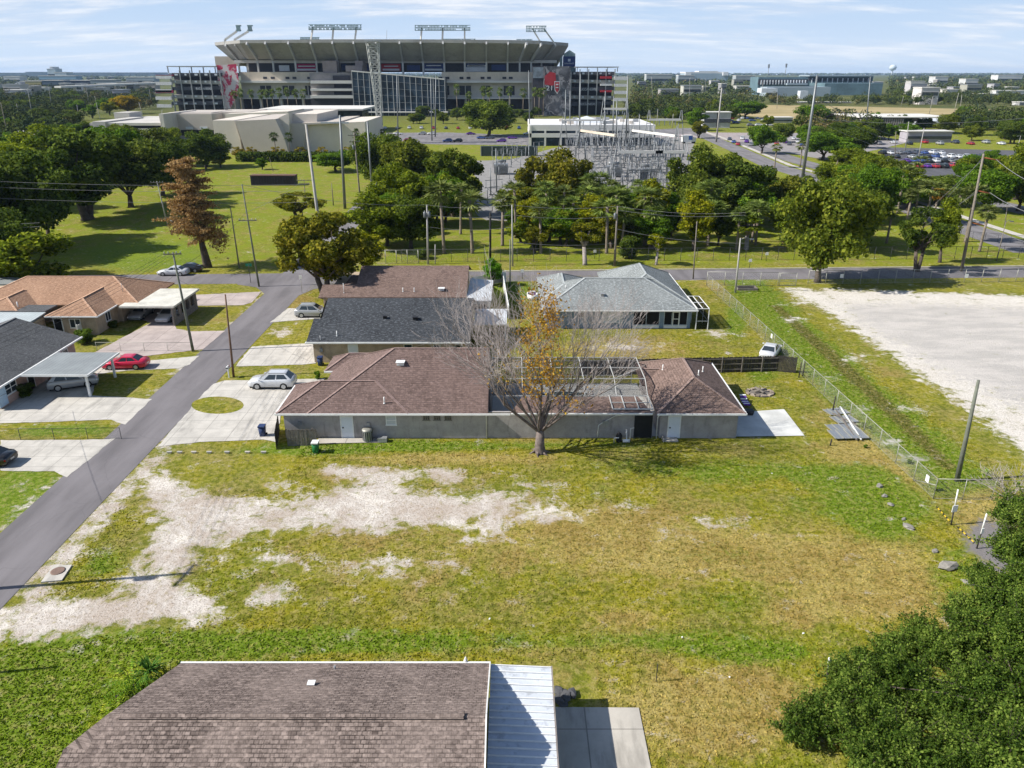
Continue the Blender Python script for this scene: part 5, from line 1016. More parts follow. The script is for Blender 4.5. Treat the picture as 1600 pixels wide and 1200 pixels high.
for row, (y, x0, x1, n) in enumerate(((262, 1408, 1500, 8), (254, 1392, 1530, 13), (247, 1400, 1545, 13), (241, 1378, 1470, 8))):
    for k in range(n):
        if random.random() < .82: farcar(P(x0 + (x1 - x0) * k / (n - 1), y + random.uniform(-.5, .5)), math.radians(90 + random.uniform(-4, 4)), 'car parked in the full car park at right', 'cars in the full car park')
farcar(P(1492, 260), 1.5, 'red car in the full car park at right', None, (.45, .02, .03)); farcar(P(1560, 254), .2, 'purple car on the road beyond the full car park', None, (.08, .02, .3))
for k in range(26): farcar(P(1085 + 5.4 * k + random.uniform(-2, 2), random.choice((186, 189.5, 193, 197))), random.choice((0, 1.57)), 'car parked in the crowded lot left of the tan field', 'cars in the lot left of the tan field')
for k in range(22): farcar(P(1140 + (1280 - 1140) * k / 21, 219 + (k % 3) * 4 + random.uniform(-1, 1)), 1.2, 'car parked beside the diagonal boulevard', 'cars beside the diagonal boulevard')
for k in range(16): farcar(P(570 + 18 * k + random.uniform(-4, 4), random.choice((210.5, 217, 222))), random.choice((0, math.pi)), 'car on the wide road behind the substation', 'cars on the road behind the substation')
for k in range(12): farcar(P(602 + 19 * k, 201.5), 1.57, 'car parked under the trees before the stadium', 'cars before the stadium')
for k in range(14): farcar(P(6 + 8 * k, 191 + (k % 4) * 2), 1.57, 'car in the lot at the far left', 'cars in the lot at far left')
for k in range(9): farcar(P(540 + 7 * k, 233 + (k % 2) * 4), 1.57, 'car parked beside the beige building right end', 'cars beside the beige building')
for k in range(12): farcar(P(1300 + 24 * k, 224 + (k % 2) * 2), 1.57, 'car under the trees by the low dark building', 'cars by the low dark building')
# ---------------------------------------------------------------- poles and lines
PWOOD = plain('pole_wood', (.20, .175, .145), .95, var=.3, scale=2); PGREEN = plain('pole_greenish', (.145, .155, .125), .95, var=.25, scale=2); PRUST = plain('pole_brown', (.15, .09, .06), .95, var=.25, scale=2); STEEL = plain('galvanised_steel', (.20, .212, .218), .5, .5, var=.12); PCONC = plain('pole_concrete', (.36, .345, .32), .9, var=.12); PBLACK = plain('pole_black', (.02, .02, .02), .8); PORC = plain('insulator_rust', (.30, .10, .04), .5); PORCG = plain('insulator_grey', (.35, .36, .38), .4)
PT = {}
def pole(bx, by, tx, ty, r, mat, label, arms=(), name='utility_pole', trans=0, lamp=None, ins=None, key=None, taper=.55, cat='pole', group=None):
    b = P(bx, by) if not isinstance(bx, Vector) else bx; tp = A(tx, ty, b.y); o = thing(name, label, cat, b, 0, group); v = tp - b
    MB().path([(0, 0, -.3), tuple(v * .5), tuple(v)], [r, r * (1 + taper) / 2, r * taper], 10).build('shaft', mat, o)
    for f, w, ang in arms:
        c = v * f; d = Vector((math.cos(ang), math.sin(ang), 0)) * w / 2; a = MB().bar(c - d - Vector((0, r, 0)), c + d - Vector((0, r, 0)), .1, .13).build('crossarm', ins or PWOOD, o)
        for s in (-.9, -.45, .45, .9): q = c + d * s - Vector((0, r, -.06)); MB().lathe(q, [(.03, 0), (.05, .08), (.05, .2), (.02, .24)], 6).build('insulator', PORCG, a)
    for k in range(trans):
        c = v * .84 + Vector((.35 * (1 if k % 2 else -1), -.25, 0)); MB().lathe(c, [(.2, -.45), (.24, -.4), (.24, .4), (.18, .47), (.05, .5), (.05, .7)], 10).build('transformer', STEEL, o)
    if lamp:
        d = Vector(lamp); MB().path([tuple(v * .97), tuple(v * .985 + d * .5 + Vector((0, 0, .25))), tuple(v * .985 + d)], .045, 6).build('lamp_arm', STEEL, o); MB().box(v * .985 + d * 1.12, (.55, .28, .14), rz=math.atan2(d.y, d.x)).build('lamp_head', STEEL, o)
    PT[key or label] = tp; return o
pole(302, 549, 270, 394, .17, PGREEN, 'greenish wood pole with crossarm in front of the flat white carport', [(.985, 1.9, .15)], trans=0, key='a')
pole(365, 589, 352, 460, .13, PRUST, 'reddish brown wood pole beside the mailbox', key='b')
pole(405, 448, 378, 288, .15, PGREEN, 'greenish wood pole with crossarm at the street corner', [(.66, 2.6, .1)], key='c'); pole(374, 419, 360, 324, .13, PWOOD, 'short bare wood pole on the park lawn edge', key='d')
pole(262, 352, 245, 283, .15, PCONC, 'pale pole with white crossarm left of the cypress', [(.97, 2.6, .1)], key='e'); pole(511, 447, 478, 194, .27, PCONC, 'thick concrete pole rising behind the corner oak', key='f', taper=.6, name='steel_pole')
pole(539, 326, 531, 180, .36, STEEL, 'thickest steel pole beside the park lane', key='g', name='steel_pole', taper=.6); pole(566, 345, 553, 207, .2, PWOOD, 'wood pole with two crossarms beside the park lane', [(.97, 2.6, .2), (.9, 2.2, .2)], trans=1, key='h'); pole(583, 318, 574, 190, .3, STEEL, 'slim steel pole right of the park lane wood pole', key='i', name='steel_pole', taper=.6)
pole(521, 321, 518, 286, .14, PWOOD, 'short stub pole on the park lawn beside the lane', key='j'); pole(478, 323, 475, 280, .12, PWOOD, 'small wood pole with crossarms beyond the brown spreading tree', [(.96, 3.5, .1), (.84, 2.4, .1)], key='k'); pole(427, 268, 421, 246, .09, PWOOD, 'thin lawn pole beside the long dark container', key='kk')
pole(669, 413, 667, 320, .2, PCONC, 'concrete pole with transformer behind the brown gable roof', trans=2, key='l'); pole(680, 413, 680, 382, .09, PCONC, 'short pale post beside the concrete pole', key='m', taper=.9); pole(766, 408, 766, 332, .2, PBLACK, 'black pole beside the bright green small tree', key='n', taper=.9); pole(801, 416, 800, 320, .17, PCONC, 'grey pole in the middle of the park fence', key='o'); pole(797, 448, 797, 374, .1, PGREEN, 'thin green pole on the lawn beside the white vinyl fence', key='p', taper=.9)
pole(960, 416, 965, 322, .22, PWOOD, 'weathered grey wood pole with transformer in front of the park strip', trans=1, key='q', ins=PWOOD); pole(1083, 436, 1089, 346, .12, PWOOD, 'leaning plain wood pole on the near side of the cross road', key='r'); pole(1149, 457, 1157, 372, .16, PCONC, 'white street lamp pole inside the sand lot gate', lamp=(1.4, -.2, 0), name='street_lamp', key='s')
pole(1502, 424, 1537, 240, .26, PWOOD, 'tall leaning wood pole with three rust coloured insulators at right', key='t'); pole(1495, 752, 1529, 594, .2, PGREEN, 'weathered wood pole standing at the edge of the sand lot', key='u'); pole(1254, 278, 1277, 118, .5, STEEL, 'tall pale steel transmission pole by the boulevard', key='v', name='steel_pole', taper=.6); pole(1119, 222, 1128, 137, .45, PCONC, 'thick concrete pole where the boulevard meets the road', key='w', name='steel_pole')
pole(1352, 212, 1360, 120, .4, STEEL, 'distant steel pole left of the low dark building', key='x', name='steel_pole'); pole(1398, 252, 1400, 205, .16, PWOOD, 'leaning wood pole in front of the full car park', key='y'); pole(1434, 252, 1444, 200, .2, PCONC, 'pale pole in the middle of the full car park', key='z'); pole(1414, 238, 1420, 190, .2, PCONC, 'pale pole at the back of the full car park', key='z2'); pole(1428, 292, 1433, 262, .18, PCONC, 'pale pole below the full car park beside a palm', key='z3'); pole(1476, 346, 1480, 305, .12, PCONC, 'thin pole behind the dead palm', key='z4')
pole(1557, 408, 1572, 345, .1, PWOOD, 'thin lamp pole beside the boulevard at right', lamp=(.9, 0, 0), name='street_lamp', key='z5'); pole(1583, 257, 1595, 212, .12, PCONC, 'light pole with flat head at the right edge', lamp=(-.8, 0, 0), name='street_lamp', key='z6'); pole(1570, 352, 1574, 322, .1, PWOOD, 'short pole with crossarm on the boulevard median', [(.95, 2.2, .1)], key='z7')
pole(18, 238, 1, 160, .2, PWOOD, 'leaning pole at the far left behind the grove', key='z8'); pole(250, 232, 253, 172, .18, PCONC, 'pale pole beside the grey parking building', key='z9')
off1 = Vector((-36.4, 39.2, 0)); pole(off1, 0, *[int(v) for v in proj(-36.6, 39.2, 13.5)], .2, PWOOD, 'wood pole just outside the left edge whose shadow crosses the street', [(.97, 2.4, 1.4)], trans=1, key='off1')
off2 = Vector((-37.2, 31.2, 0)); pole(off2, 0, *[int(v) for v in proj(-37.2, 31.2, 10.5)], .16, PWOOD, 'lower wood pole outside the left edge whose shadow lies on the lawn', key='off2')
for k, (z, L_) in enumerate(((.985, 2.4), (.60, 2.0), (.30, 2.0))):       # rust-coloured horizontal insulators on the tall wood pole
    pass
tall = [o for o in COL.objects if o.get('label', '').startswith('tall leaning wood pole')][0]
v = PT['t'] - tall.location
for f, l in ((.97, 2.6), (.70, 2.1), (.43, 2.1)):
    a = MB().path([tuple(v * f), tuple(v * f + Vector((l * .5, -.1, -.25))), tuple(v * f + Vector((l, -.2, -.42)))], .1, 6).build('insulator', PORC, tall)
lp = [(30, 190, 26, 162), (52, 190, 43, 138), (82, 175, 76, 136), (140, 168, 135, 137), (152, 170, 148, 150), (170, 160, 167, 138), (238, 168, 233, 139), (98, 185, 95, 165), (124, 188, 120, 164), (158, 192, 150, 160), (226, 190, 217, 160), (1020, 166, 1018, 120), (1077, 165, 1078, 122), (1103, 150, 1102, 122), (1190, 160, 1192, 128), (1214, 170, 1215, 146), (1452, 178, 1458, 150), (1490, 178, 1498, 145), (1500, 172, 1503, 148), (1408, 165, 1412, 150), (1320, 205, 1325, 192), (980, 165, 981, 120), (900, 175, 901, 150), (1050, 200, 1052, 178), (1026, 196, 1028, 170)]
for i, (bx, by, tx, ty) in enumerate(lp):
    pole(bx, by, tx, ty, .22, PCONC, 'thin pale light pole among the far trees, %s' % ('left of the stadium' if bx < 300 else 'right of the stadium'), name='light_pole', key='lp%d' % i, group='far light poles left of the stadium' if bx < 300 else 'far light poles right of the stadium')
WIREM = plain('cable', (.22, .22, .22), .7); WIRED = plain('dark_cable', (.03, .03, .03), .7)
def wire(p0, p1, sag, r, label, group=None, mat=None):
    pts = [p0.lerp(p1, k / 14) - Vector((0, 0, sag * 4 * (k / 14) * (1 - k / 14))) for k in range(15)]
    o = MB().path(pts, r, 4, cap=False).build('overhead_wire', mat or WIREM, None, uv=False); tag(o, label, 'cable', group)
for i, (ya, yb) in enumerate(((281, 284), (290, 294), (307, 312))):
    wire(A(-60, ya, 128), A(480, yb + 4, 128), .5, .028, 'pale cable crossing before the left grove, %s of three' % ('top', 'middle', 'bottom')[i])
for i, y in enumerate((348, 354)): wire(A(-60, y, 116), A(62, y, 116), .2, .03, 'short cable at the left edge by the dark tree, %s one' % ('upper', 'lower')[i])
for k, (a, b, dz) in enumerate((('l', 'o', 0), ('o', 'q', 0), ('l', 'o', -1.6), ('o', 'q', -1.6), ('l', 'o', -3.6), ('o', 'q', -6))): wire(PT[a] + Vector((0, 0, dz)), PT[b] + Vector((0, 0, dz)), .5, .026, 'cable along the park fence, %s span at %s level' % ('left' if a == 'l' else 'right', ('top', 'top', 'middle', 'middle', 'low', 'low')[k]))
for k, (y0, y1) in enumerate(((322, 332), (328, 336), (358, 380))): wire(A(964, y0, 126), A(1165, y1, 122), .6, .026, 'cable from the weathered grey pole to the sand lot lamp, %s of three' % ('top', 'middle', 'bottom')[k])
wire(PT['c'], PT['l'], 1.0, .028, 'long cable from the corner pole to the concrete pole'); wire(PT['k'], PT['c'] + Vector((0, 0, -4)), .6, .024, 'cable from the corner pole to the small lawn pole')
for k, dx in enumerate((-.8, -.25, .3, .85)): wire(PT['a'] + Vector((dx, 0, 0)), PT['off1'] + Vector((dx * 1.3, 0, -.1 * k)), .9, .012, 'street cable running from the greenish carport pole toward the camera', 'street cables by the carport', WIRED)
wire(PT['a'] - Vector((0, 0, 2)), PT['c'] - Vector((0, 0, 4)), .7, .018, 'cable between the two greenish poles', None, WIRED); wire(PT['a'] - Vector((0, 0, 2.4)), P(205, 470, 2.8), .3, .012, 'service cable from the greenish pole to the orange roofed house', None, WIRED); wire(PT['b'], PT['a'] - Vector((0, 0, 3)), .4, .014, 'cable between the reddish pole and the greenish carport pole', None, WIRED); wire(PT['off1'] - Vector((0, 0, 3)), P(40, 600, 3), .3, .012, 'service cable toward the dark grey roofed house', None, WIRED)
for k, (f, y1, x1) in enumerate(((.97, 300, 1650), (.70, 345, 1650), (.43, 405, 1700))): wire(tall.location + v * f + Vector((2.0, -.2, -.3)), A(x1, y1, 95), .5, .04, 'thick pale line going right from the tall wood pole, %s of three' % ('top', 'middle', 'bottom')[k])
for k, (f, x1, y1) in enumerate(((.97, 1440, 352), (.95, 1425, 350), (.7, 1438, 366), (.68, 1420, 368))): wire(tall.location + v * f, A(x1, y1, 150), .2, .03, 'pale line going left from the tall wood pole into the palms', 'lines from the tall wood pole into the palms')
for k, (y0, y1) in enumerate(((150, 214), (160, 224), (185, 236), (185, 178))):
    q = A(1272, y0, PT['v'].y)
    if k < 3: wire(q, A(1425, y1 + 6, 330), 1.5, .06, 'line from the tall steel pole to the right, lower part', 'lower lines right of the tall steel pole')
    else: wire(q, A(1660, y1, PT['v'].y), 2, .06, 'long nearly level line from the tall steel pole to the right edge')
for k, (y0, y1) in enumerate(((222, 224), (232, 240), (246, 252))): wire(A(1262, y0, 300), A(1000, y1, 330), 2, .05, 'line from the tall steel pole toward the substation', 'lines from the tall steel pole to the substation')
# ---------------------------------------------------------------- fences
CHAIN = mesh_wire('chain_link', (.42, .43, .43), .09, .05); CHAIN2 = mesh_wire('dark_chain_link', (.08, .085, .085), .12, .05); GALV = plain('galvanised_post', (.36, .355, .31), .5, .4, var=.1); DKP = plain('dark_post', (.045, .047, .05), .7)
def fence(p0, p1, h, n, label, mat, mesh, r=.03, name='chain_link_fence', rail=True):
    o = thing(name, label, 'fence', p0); v = p1 - p0
    for k in range(n + 1): q = v * (k / n); MB().tube((q.x, q.y, -.1), (q.x, q.y, h + .05), r, n=6).build('post', mat, o)
    if rail: MB().tube((0, 0, h), (v.x, v.y, h), r * .8, n=6).build('top_rail', mat, o)
    MB().tube((0, 0, .08), (v.x, v.y, .08), r * .3, n=4).build('bottom_wire', mat, o)
    MB().poly([(0, 0, .05), (v.x, v.y, .05), (v.x, v.y, h), (0, 0, h)]).build('wire_mesh', mesh, o); return o
cA, cB = P(1458, 780), P(1104, 446)
fr = fence(cA, cB, 1.75, 22, 'long galvanised chain link fence between the yards and the sand lot', GALV, CHAIN)
MB().tube((0, 0, 1.2), ((cB - cA) * (1 / 22)).to_tuple()[:2] + (.1,), .03, n=5).build('brace', GALV, fr)
MB().box((-.05, 1.2, 1.1), (.03, .42, .55), rz=.05).build('sign', TRIM, fr); MB().box(tuple((cB - cA) * .56) [:2] + (1.2,), (.03, .5, .5)).build('sign', TRIM, fr)
fence(cA, P(1640, 784), 1.75, 4, 'short chain link fence turning right from the fence corner', GALV, CHAIN)
fence(P(1104, 446), P(1215, 447), 2.1, 4, 'chain link fence between the yard corner and the lot gate', GALV, CHAIN, .045)
gt_ = fence(P(1217, 447), P(1243, 447), 2.0, 1, 'chain link gate of the sand lot beside the big roadside oak', GALV, CHAIN, .05, 'metal_gate'); gt_['category'] = 'gate'
for z in (.15, .75, 1.4): MB().bar((0, 0, z), tuple(P(1243, 447) - P(1217, 447))[:2] + (z,), .05).build('gate_bar', GALV, gt_)
ff = fence(P(1262, 444), P(1640, 440), 2.1, 14, 'chain link fence along the far side of the sand lot', GALV, CHAIN, .045)
for x in (24, 5): MB().box((x * 1.0, -.05, 1.3), (.5, .03, .6)).build('sign', TRIM, ff)
fence(P(628, 410), P(1640, 404), 2.2, 40, 'long dark chain link fence along the park strip beside the cross road', DKP, CHAIN2, .04)
g2 = fence(P(586, 412), P(654, 412), 2.3, 4, 'grey wire gate at the park lane behind the brown gable roof', GALV, CHAIN, .06, 'metal_gate'); g2['category'] = 'gate'
fence(P(152, 549), P(300, 549), 1.1, 4, 'low wire fence along the pink driveway', GALV, CHAIN, .025); fence(P(-20, 688), P(190, 686), 1.1, 4, 'low wire fence on the strip lawn beside the pale driveway', DKP, CHAIN2, .025)
fence(P(1480, 372), P(1640, 385), 1.6, 8, 'dark low fence beside the boulevard under the palms', DKP, CHAIN2, .03)
def boards(name, p0, p1, h, mat, label, rails=True, side=-1, pitch=.14, gap=.012, post=2.2):
    o = thing(name, label, 'fence', p0); v = p1 - p0; L_ = v.length; d = v / L_; n = Vector((-d.y, d.x, 0)); az = math.atan2(d.y, d.x); mb = MB(); x = 0
    while x < L_ - pitch * .5:
        hh = h + random.uniform(-.05, .04); mb.box(d * (x + pitch / 2) + Vector((0, 0, hh / 2)) + n * random.uniform(-.012, .012), (pitch - gap, .025, hh), rz=az + random.uniform(-.03, .03)); x += pitch
    mb.build('board_panel', mat, o)
    if rails:
        for z in (.35, h * .55, h * .88): MB().bar(n * side * .05 + Vector((0, 0, z)), n * side * .05 + d * L_ + Vector((0, 0, z)), .05, .09).build('rail', WOODG, o)
        k = 0
        while k <= L_: MB().box(n * side * .1 + d * k + Vector((0, 0, h * .52)), (.1, .1, h * 1.04), rz=az).build('post', WOODG, o); k += post
    return o
boards('wooden_fence', P(905, 587), P(1213, 580), 1.75, WOODD, 'long dark weathered wooden fence behind the pool and right wing'); boards('wooden_fence', P(1213, 580), P(1242, 583), 1.8, WOODD, 'leaning end panel of the dark wooden fence', False)
boards('wooden_fence', P(432, 703), P(437, 672), 1.6, WOODD, 'dark board gate standing open at the house corner', False); boards('wooden_fence', P(450, 697), P(497, 696), 1.55, WOODG, 'short grey picket fence screening the corner of the grey house', True, 1)
vf = thing('vinyl_fence', 'white vinyl fence running from the patio cover toward the cross road', 'fence', P(795, 499)); vv = P(785, 441) - P(795, 499)
MB().bar((0, 0, .9), tuple(vv)[:2] + (.9,), .04, 1.7).build('panel', TRIM, vf); MB().bar((0, 0, 1.8), tuple(vv)[:2] + (1.8,), .1, .09).build('rail', TRIM, vf)
for k in range(9): q = vv * (k / 8); MB().box((q.x, q.y, .95), (.12, .12, 1.95)).build('post', TRIM, vf)
vg = thing('vinyl_fence', 'white vinyl fence panel beside the bright green small tree', 'fence', P(738, 450)); vv = P(790, 441) - P(738, 450)
MB().bar((0, 0, .85), tuple(vv)[:2] + (.85,), .04, 1.6).build('panel', TRIM, vg)
for k in range(4): q = vv * (k / 3); MB().box((q.x, q.y, .9), (.12, .12, 1.8)).build('post', TRIM, vg)
vh = thing('vinyl_fence', 'white fence panel beside the orange roofed house', 'fence', P(124, 528)); vv = P(150, 508) - P(124, 528)
MB().bar((0, 0, .8), tuple(vv)[:2] + (.8,), .05, 1.5).build('panel', TRIM, vh); MB().box((0, 0, .85), (.12, .12, 1.7)).build('post', TRIM, vh)
# ---------------------------------------------------------------- yard things
BLUEP = plain('blue_plastic', (.03, .05, .13), .5); GREENP = plain('green_plastic', (.02, .16, .05), .5); YELP = plain('yellow_paint', (.65, .45, .03), .6)
def bin_(bx, by, mat, lid, label):
    o = thing('wheelie_bin', label, 'bin', P(bx, by)); b = MB(); ring(b, [[(x * s, y * s, z) for x, y in ((-.26, -.3), (.26, -.3), (.26, .3), (-.26, .3))] for s, z in ((.82, .05), (1, .95))]); b.build('body', mat, o)
    MB().box((0, -.02, 1.0), (.58, .68, .09)).box((0, .33, 1.0), (.5, .08, .06)).build('lid', lid, o)
    for s in (-1, 1): MB().tube((s * .24, .27, .11), (s * .31, .27, .11), .11, n=10).build('wheel', TYRE, o)
bin_(411, 681, BLUEP, BLUEP, 'dark blue wheelie bin at the corner of the grey house driveway'); bin_(501, 571, BLUEP, BLUEP, 'dark blue wheelie bin by the tan house wall'); bin_(494, 707, GREENP, TRIM, 'green wheelie bin with pale lid beside the picket fence')
bin_(270, 352, plain('white_plastic', (.6, .6, .58), .5), TRIM, 'pale barrel-like bin beside the pole with white crossarm'); bin_(275, 352, BLACKM, BLACKM, 'black bin beside the pale bin on the park lawn')
ac = thing('air_conditioner', 'round grey air conditioner on the slab by the house wall', 'air conditioner', P(575, 689) + Vector((0, .0, .07)))
MB().lathe((0, 0, 0), [(.42, 0), (.44, .05), (.44, .95), (.42, 1.0)], 16, smooth=False).build('casing', METAL, ac); MB().lathe((0, 0, 1.0), [(.46, 0), (.46, .07), (.12, .09)], 16).build('top_grille', GALV, ac)
for k in range(14): MB().box((.445 * math.cos(k * .449), .445 * math.sin(k * .449), .5), (.012, .07, .86), rz=k * .449).build('louvre', BLACKM, ac)
dh = thing('dog_house', 'pale blue low box with black end on the slab beside the air conditioner', 'box', P(598, 690)); MB().b2(-.4, .4, -.25, .25, .02, .42).build('box', METAL, dh)
pp_ = thing('pool_pump', 'black and white pool pump and filter beside the house wall', 'pool pump', P(968, 691)); MB().lathe((-.05, .15, 0), [(.24, 0), (.28, .1), (.28, .62), (.2, .78), (.08, .84), (.08, .92)], 14).build('filter_tank', BLACKM, pp_)
MB().tube((.25, -.1, .2), (.85, -.1, .2), .16, n=10).build('motor', TRIM, pp_); MB().path([(-.5, -.15, .05), (-.5, -.15, .5), (-.1, -.15, .5)], .05, 6).path([(.6, -.05, .3), (.6, .2, .8), (.6, .3, 1.1)], .05, 6).path([(.95, .3, 0), (.95, .3, 1.2), (1.25, .3, 1.25)], .04, 6).build('pipe', TRIM, pp_)
st_ = thing('step', 'small concrete step mat in front of the right wing door', 'step', P(1048, 688)); MB().b2(-.6, .6, -.35, .35, 0, .12).b2(-.75, -.65, -.4, .4, 0, .3).build('slab', CONC2, st_)
fp = thing('fire_pit', 'round pile of pale stones and timber on the side lawn', 'fire pit', P(1187, 614))
for k in range(13):
    a = k * .483 + random.uniform(-.1, .1); MB().box((1.25 * math.cos(a), .95 * math.sin(a), .08), (.5, .3, .16), rz=a + 1.57).build('stone', plain('pit_stone_%d' % k, (.22 + .07 * (k % 3), .18 + .06 * (k % 3), .14 + .05 * (k % 3)), .95) if k < 3 else bpy.data.materials['pit_stone_%d' % (k % 3)], fp)
MB().disc((0, 0, .05), 1.2, 20).build('ash', plain('ash', (.16, .14, .12), .95), fp)
for a in (.3, 2.0): MB().tube((-.6 * math.cos(a), -.6 * math.sin(a), .25), (.7 * math.cos(a), .7 * math.sin(a), .35), .12, n=7).build('log', WOODG, fp)
fl = thing('beach_lounger', 'purple and white striped lounger at the shaded wall of the right wing', 'lounger', P(1163, 632))
for k in range(8): MB().box((0, (k - 3.5) * .24, .35 + .10 * max(0, k - 4)), (.62, .235, .07)).build('slat', plain('purple_cloth', (.12, .03, .28), .8) if k == 0 else (bpy.data.materials['purple_cloth'] if k % 2 == 0 else TRIM), fl)
for x in (-.25, .25):
    for y in (-.7, .6): MB().tube((x, y, 0), (x, y, .36), .025, n=6).build('leg', GALV, fl)
tl = thing('storage_tub', 'black tub in the shade behind the right wing', 'tub', P(1168, 648)); b = MB(); ring(b, [[(x * s, y * s, z) for x, y in ((-.5, -.35), (.5, -.35), (.5, .35), (-.5, .35))] for s, z in ((.8, 0), (1, .5))]); b.build('tub', BLACKM, tl)
random.seed(91)
for i, (bx, by, rz, lab) in enumerate(((1306, 644, .25, 'grey metal sheet lying farthest from the camera in the scrap row'), (1318, 657, .2, 'grey metal sheet second in the scrap row by the wire fence'), (1316, 671, .12, 'grey metal sheet in the middle of the scrap row'), (1324, 682, .05, 'wide gridded grey metal panel nearest the camera in the scrap row'))):
    o = thing('scrap_sheet', lab, 'metal panel', P(bx, by), rz); w, l = (2.0, 2.0, 2.6, 3.0)[i], (1.3, 1.5, 1.5, 1.7)[i]
    MB().b2(-w / 2, w / 2, -l / 2, l / 2, .05 + .05 * i, .10 + .05 * i).build('sheet', ribbed('sheet_metal_%d' % i, (.40, .42, .44), .3, 0, .4, .5, .25, .5), o)
    for k in range(5): MB().b2(-w / 2 + k * w / 4 - .03, -w / 2 + k * w / 4 + .03, -l / 2 - .04, l / 2 + .04, .11 + .05 * i, .16 + .05 * i).build('rib', GALV, o)
for i, (a, b_) in enumerate((((1312, 640), (1345, 690)), ((1306, 646), (1338, 690)), ((1300, 650), (1340, 668)))):
    p, q = P(*a), P(*b_); tag(MB().bar(p + Vector((0, 0, .32)), q + Vector((0, 0, .2)), .12, .07).build('loose_plank', WOODG if i else TRIM), ('white plank lying along the metal panels', 'grey plank crossing the metal panels', 'second grey plank across the upper metal panels')[i], 'plank')
for bx, by, h, lab in ((1301, 642, 1.5, 'thick dark post among the metal scrap'), (1254, 588, 1.7, 'dark post pair end by the wooden fence, right one'), (1248, 590, 1.7, 'dark post by the wooden fence, left one'), (1297, 696, .6, 'short dark stake in front of the metal panels')):
    o = thing('wooden_post', lab, 'post', P(bx, by)); MB().tube((0, 0, -.1), (.05, 0, h), .07, .06, 8).build('shaft', WOODD, o)
def stake(bx, by, tx, ty, label, sign=None, upper=None, r=.05):
    b = P(bx, by); v = A(tx, ty, b.y) - b; o = thing('marker_post', label, 'post', b); MB().tube((0, 0, -.1), tuple(v * .45), r, n=8).build('lower_shaft', WOODD if upper else PCONC, o); MB().tube(tuple(v * .45), tuple(v), r, n=8).build('upper_shaft', upper or PCONC, o)
    if sign: MB().box(v * sign[0] - Vector((0, .08, 0)), (sign[1], .04, sign[2]), rz=.2).build('sign', TRIM, o)
stake(1486, 820, 1497, 765, 'white topped marker post with square sign near the fence corner', (.48, .42, .52), TRIM); stake(1526, 857, 1542, 802, 'white topped marker post beside the gravel patch at right', (.52, .2, .4), TRIM); stake(1292, 1062, 1296, 1028, 'pale post with small white box on the near lawn', (.85, .22, .3), TRIM, .06); stake(1025, 1065, 1028, 1037, 'thin dark stake on the near lawn', None, WOODD, .025)
for i, (a, b_) in enumerate((((1463, 793), (1483, 815)), ((1496, 825), (1521, 848)))):
    p, q = P(*a), P(*b_); o = thing('wheel_stop', 'yellow and black striped kerb bar %s' % ('at the fence corner', 'between the two marker posts'), 'kerb bar', p) if 0 else thing('wheel_stop', ('yellow and black striped bar at the fence corner', 'yellow and black striped bar between the two marker posts')[i], 'kerb bar', p)
    for k in range(8): c0, c1 = (q - p) * (k / 8), (q - p) * ((k + 1) / 8); MB().bar(c0 + Vector((0, 0, .08)), c1 + Vector((0, 0, .08)), .06, .06).build('segment', YELP if k % 2 else BLACKM, o)
ROCK = plain('broken_concrete', (.24, .225, .20), .95, var=.3, scale=3, stain=.4)
def rock(px, py, s, label, group=None, mat=None, name='concrete_rubble', cat='rubble'):
    rg = np.random.default_rng(int(px * 7 + py)); bm = bmesh.new(); bmesh.ops.create_icosphere(bm, subdivisions=2, radius=.5); a, b_ = rg.uniform(.7, 1.4), rg.uniform(.35, .6); off = rg.normal(size=3) * 3
    for v_ in bm.verts:
        f = 1 + .22 * math.sin(v_.co.x * 9 + off[0]) * math.cos(v_.co.y * 8 + off[1]) + .12 * math.sin(v_.co.z * 13 + off[2]); v_.co = Vector((round(v_.co.x * f * 5) / 5 * .4 + v_.co.x * f * .6, v_.co.y * f, v_.co.z * f)); v_.co.x *= a * s; v_.co.y *= s * .7; v_.co.z *= b_ * s; v_.co.z += b_ * s * .3
    me = bpy.data.meshes.new(name); bm.to_mesh(me); bm.free(); me.materials.append(mat or ROCK); o = link(bpy.data.objects.new(name, me)); p = P(px, py); o.location = p; o.rotation_euler = (0, 0, rg.uniform(0, 3)); return tag(o, label, cat, group)
for px, py, s, lab in ((1374, 760, .9, 'grey rubble lump in the green weeds below the wire fence'), (1382, 776, .7, 'small rubble lump below the first weeds lump'), (1391, 789, .8, 'rubble lump beside the yellow striped bar lawn'), (1419, 824, 1.0, 'long rubble lump left of the marker posts'), (1412, 812, .5, 'dark rubble chip left of the marker posts'), (1461, 862, .8, 'rubble lump on the bright grass below the gravel patch'), (1482, 887, 1.6, 'large pale rubble slab beside the near oak'), (1513, 912, .9, 'brown rubble lump touching the near oak shade'), (1332, 1052, .9, 'grey rock at the left tip of the near oak'), (1390, 1070, 1.4, 'flat rubble slab under the near oak branches')): rock(px, py, s * .7, lab)
SACK = plain('dark_sacking', (.085, .085, .09), .9, var=.3)
for px, py, s, lab in ((874, 1083, .75, 'dark grey sack at the end of the patio roof, back one'), (884, 1090, .85, 'dark grey sack in the middle of the heap by the patio roof'), (893, 1086, .7, 'dark grey sack at the right end of the heap by the patio roof'), (876, 1098, .7, 'dark grey sack in front by the patio roof')): rock(px, py, s, lab, None, SACK, 'sack', 'sack')
LIT = plain('white_litter', (.8, .8, .78), .7)
for px, py in ((1066, 996), (1140, 1058), (765, 967), (1206, 740), (1255, 990)):
    rock(px, py, .15, 'scrap of white litter on the open lawn', 'white litter scraps on the lawn', LIT, 'paper_scrap', 'litter')
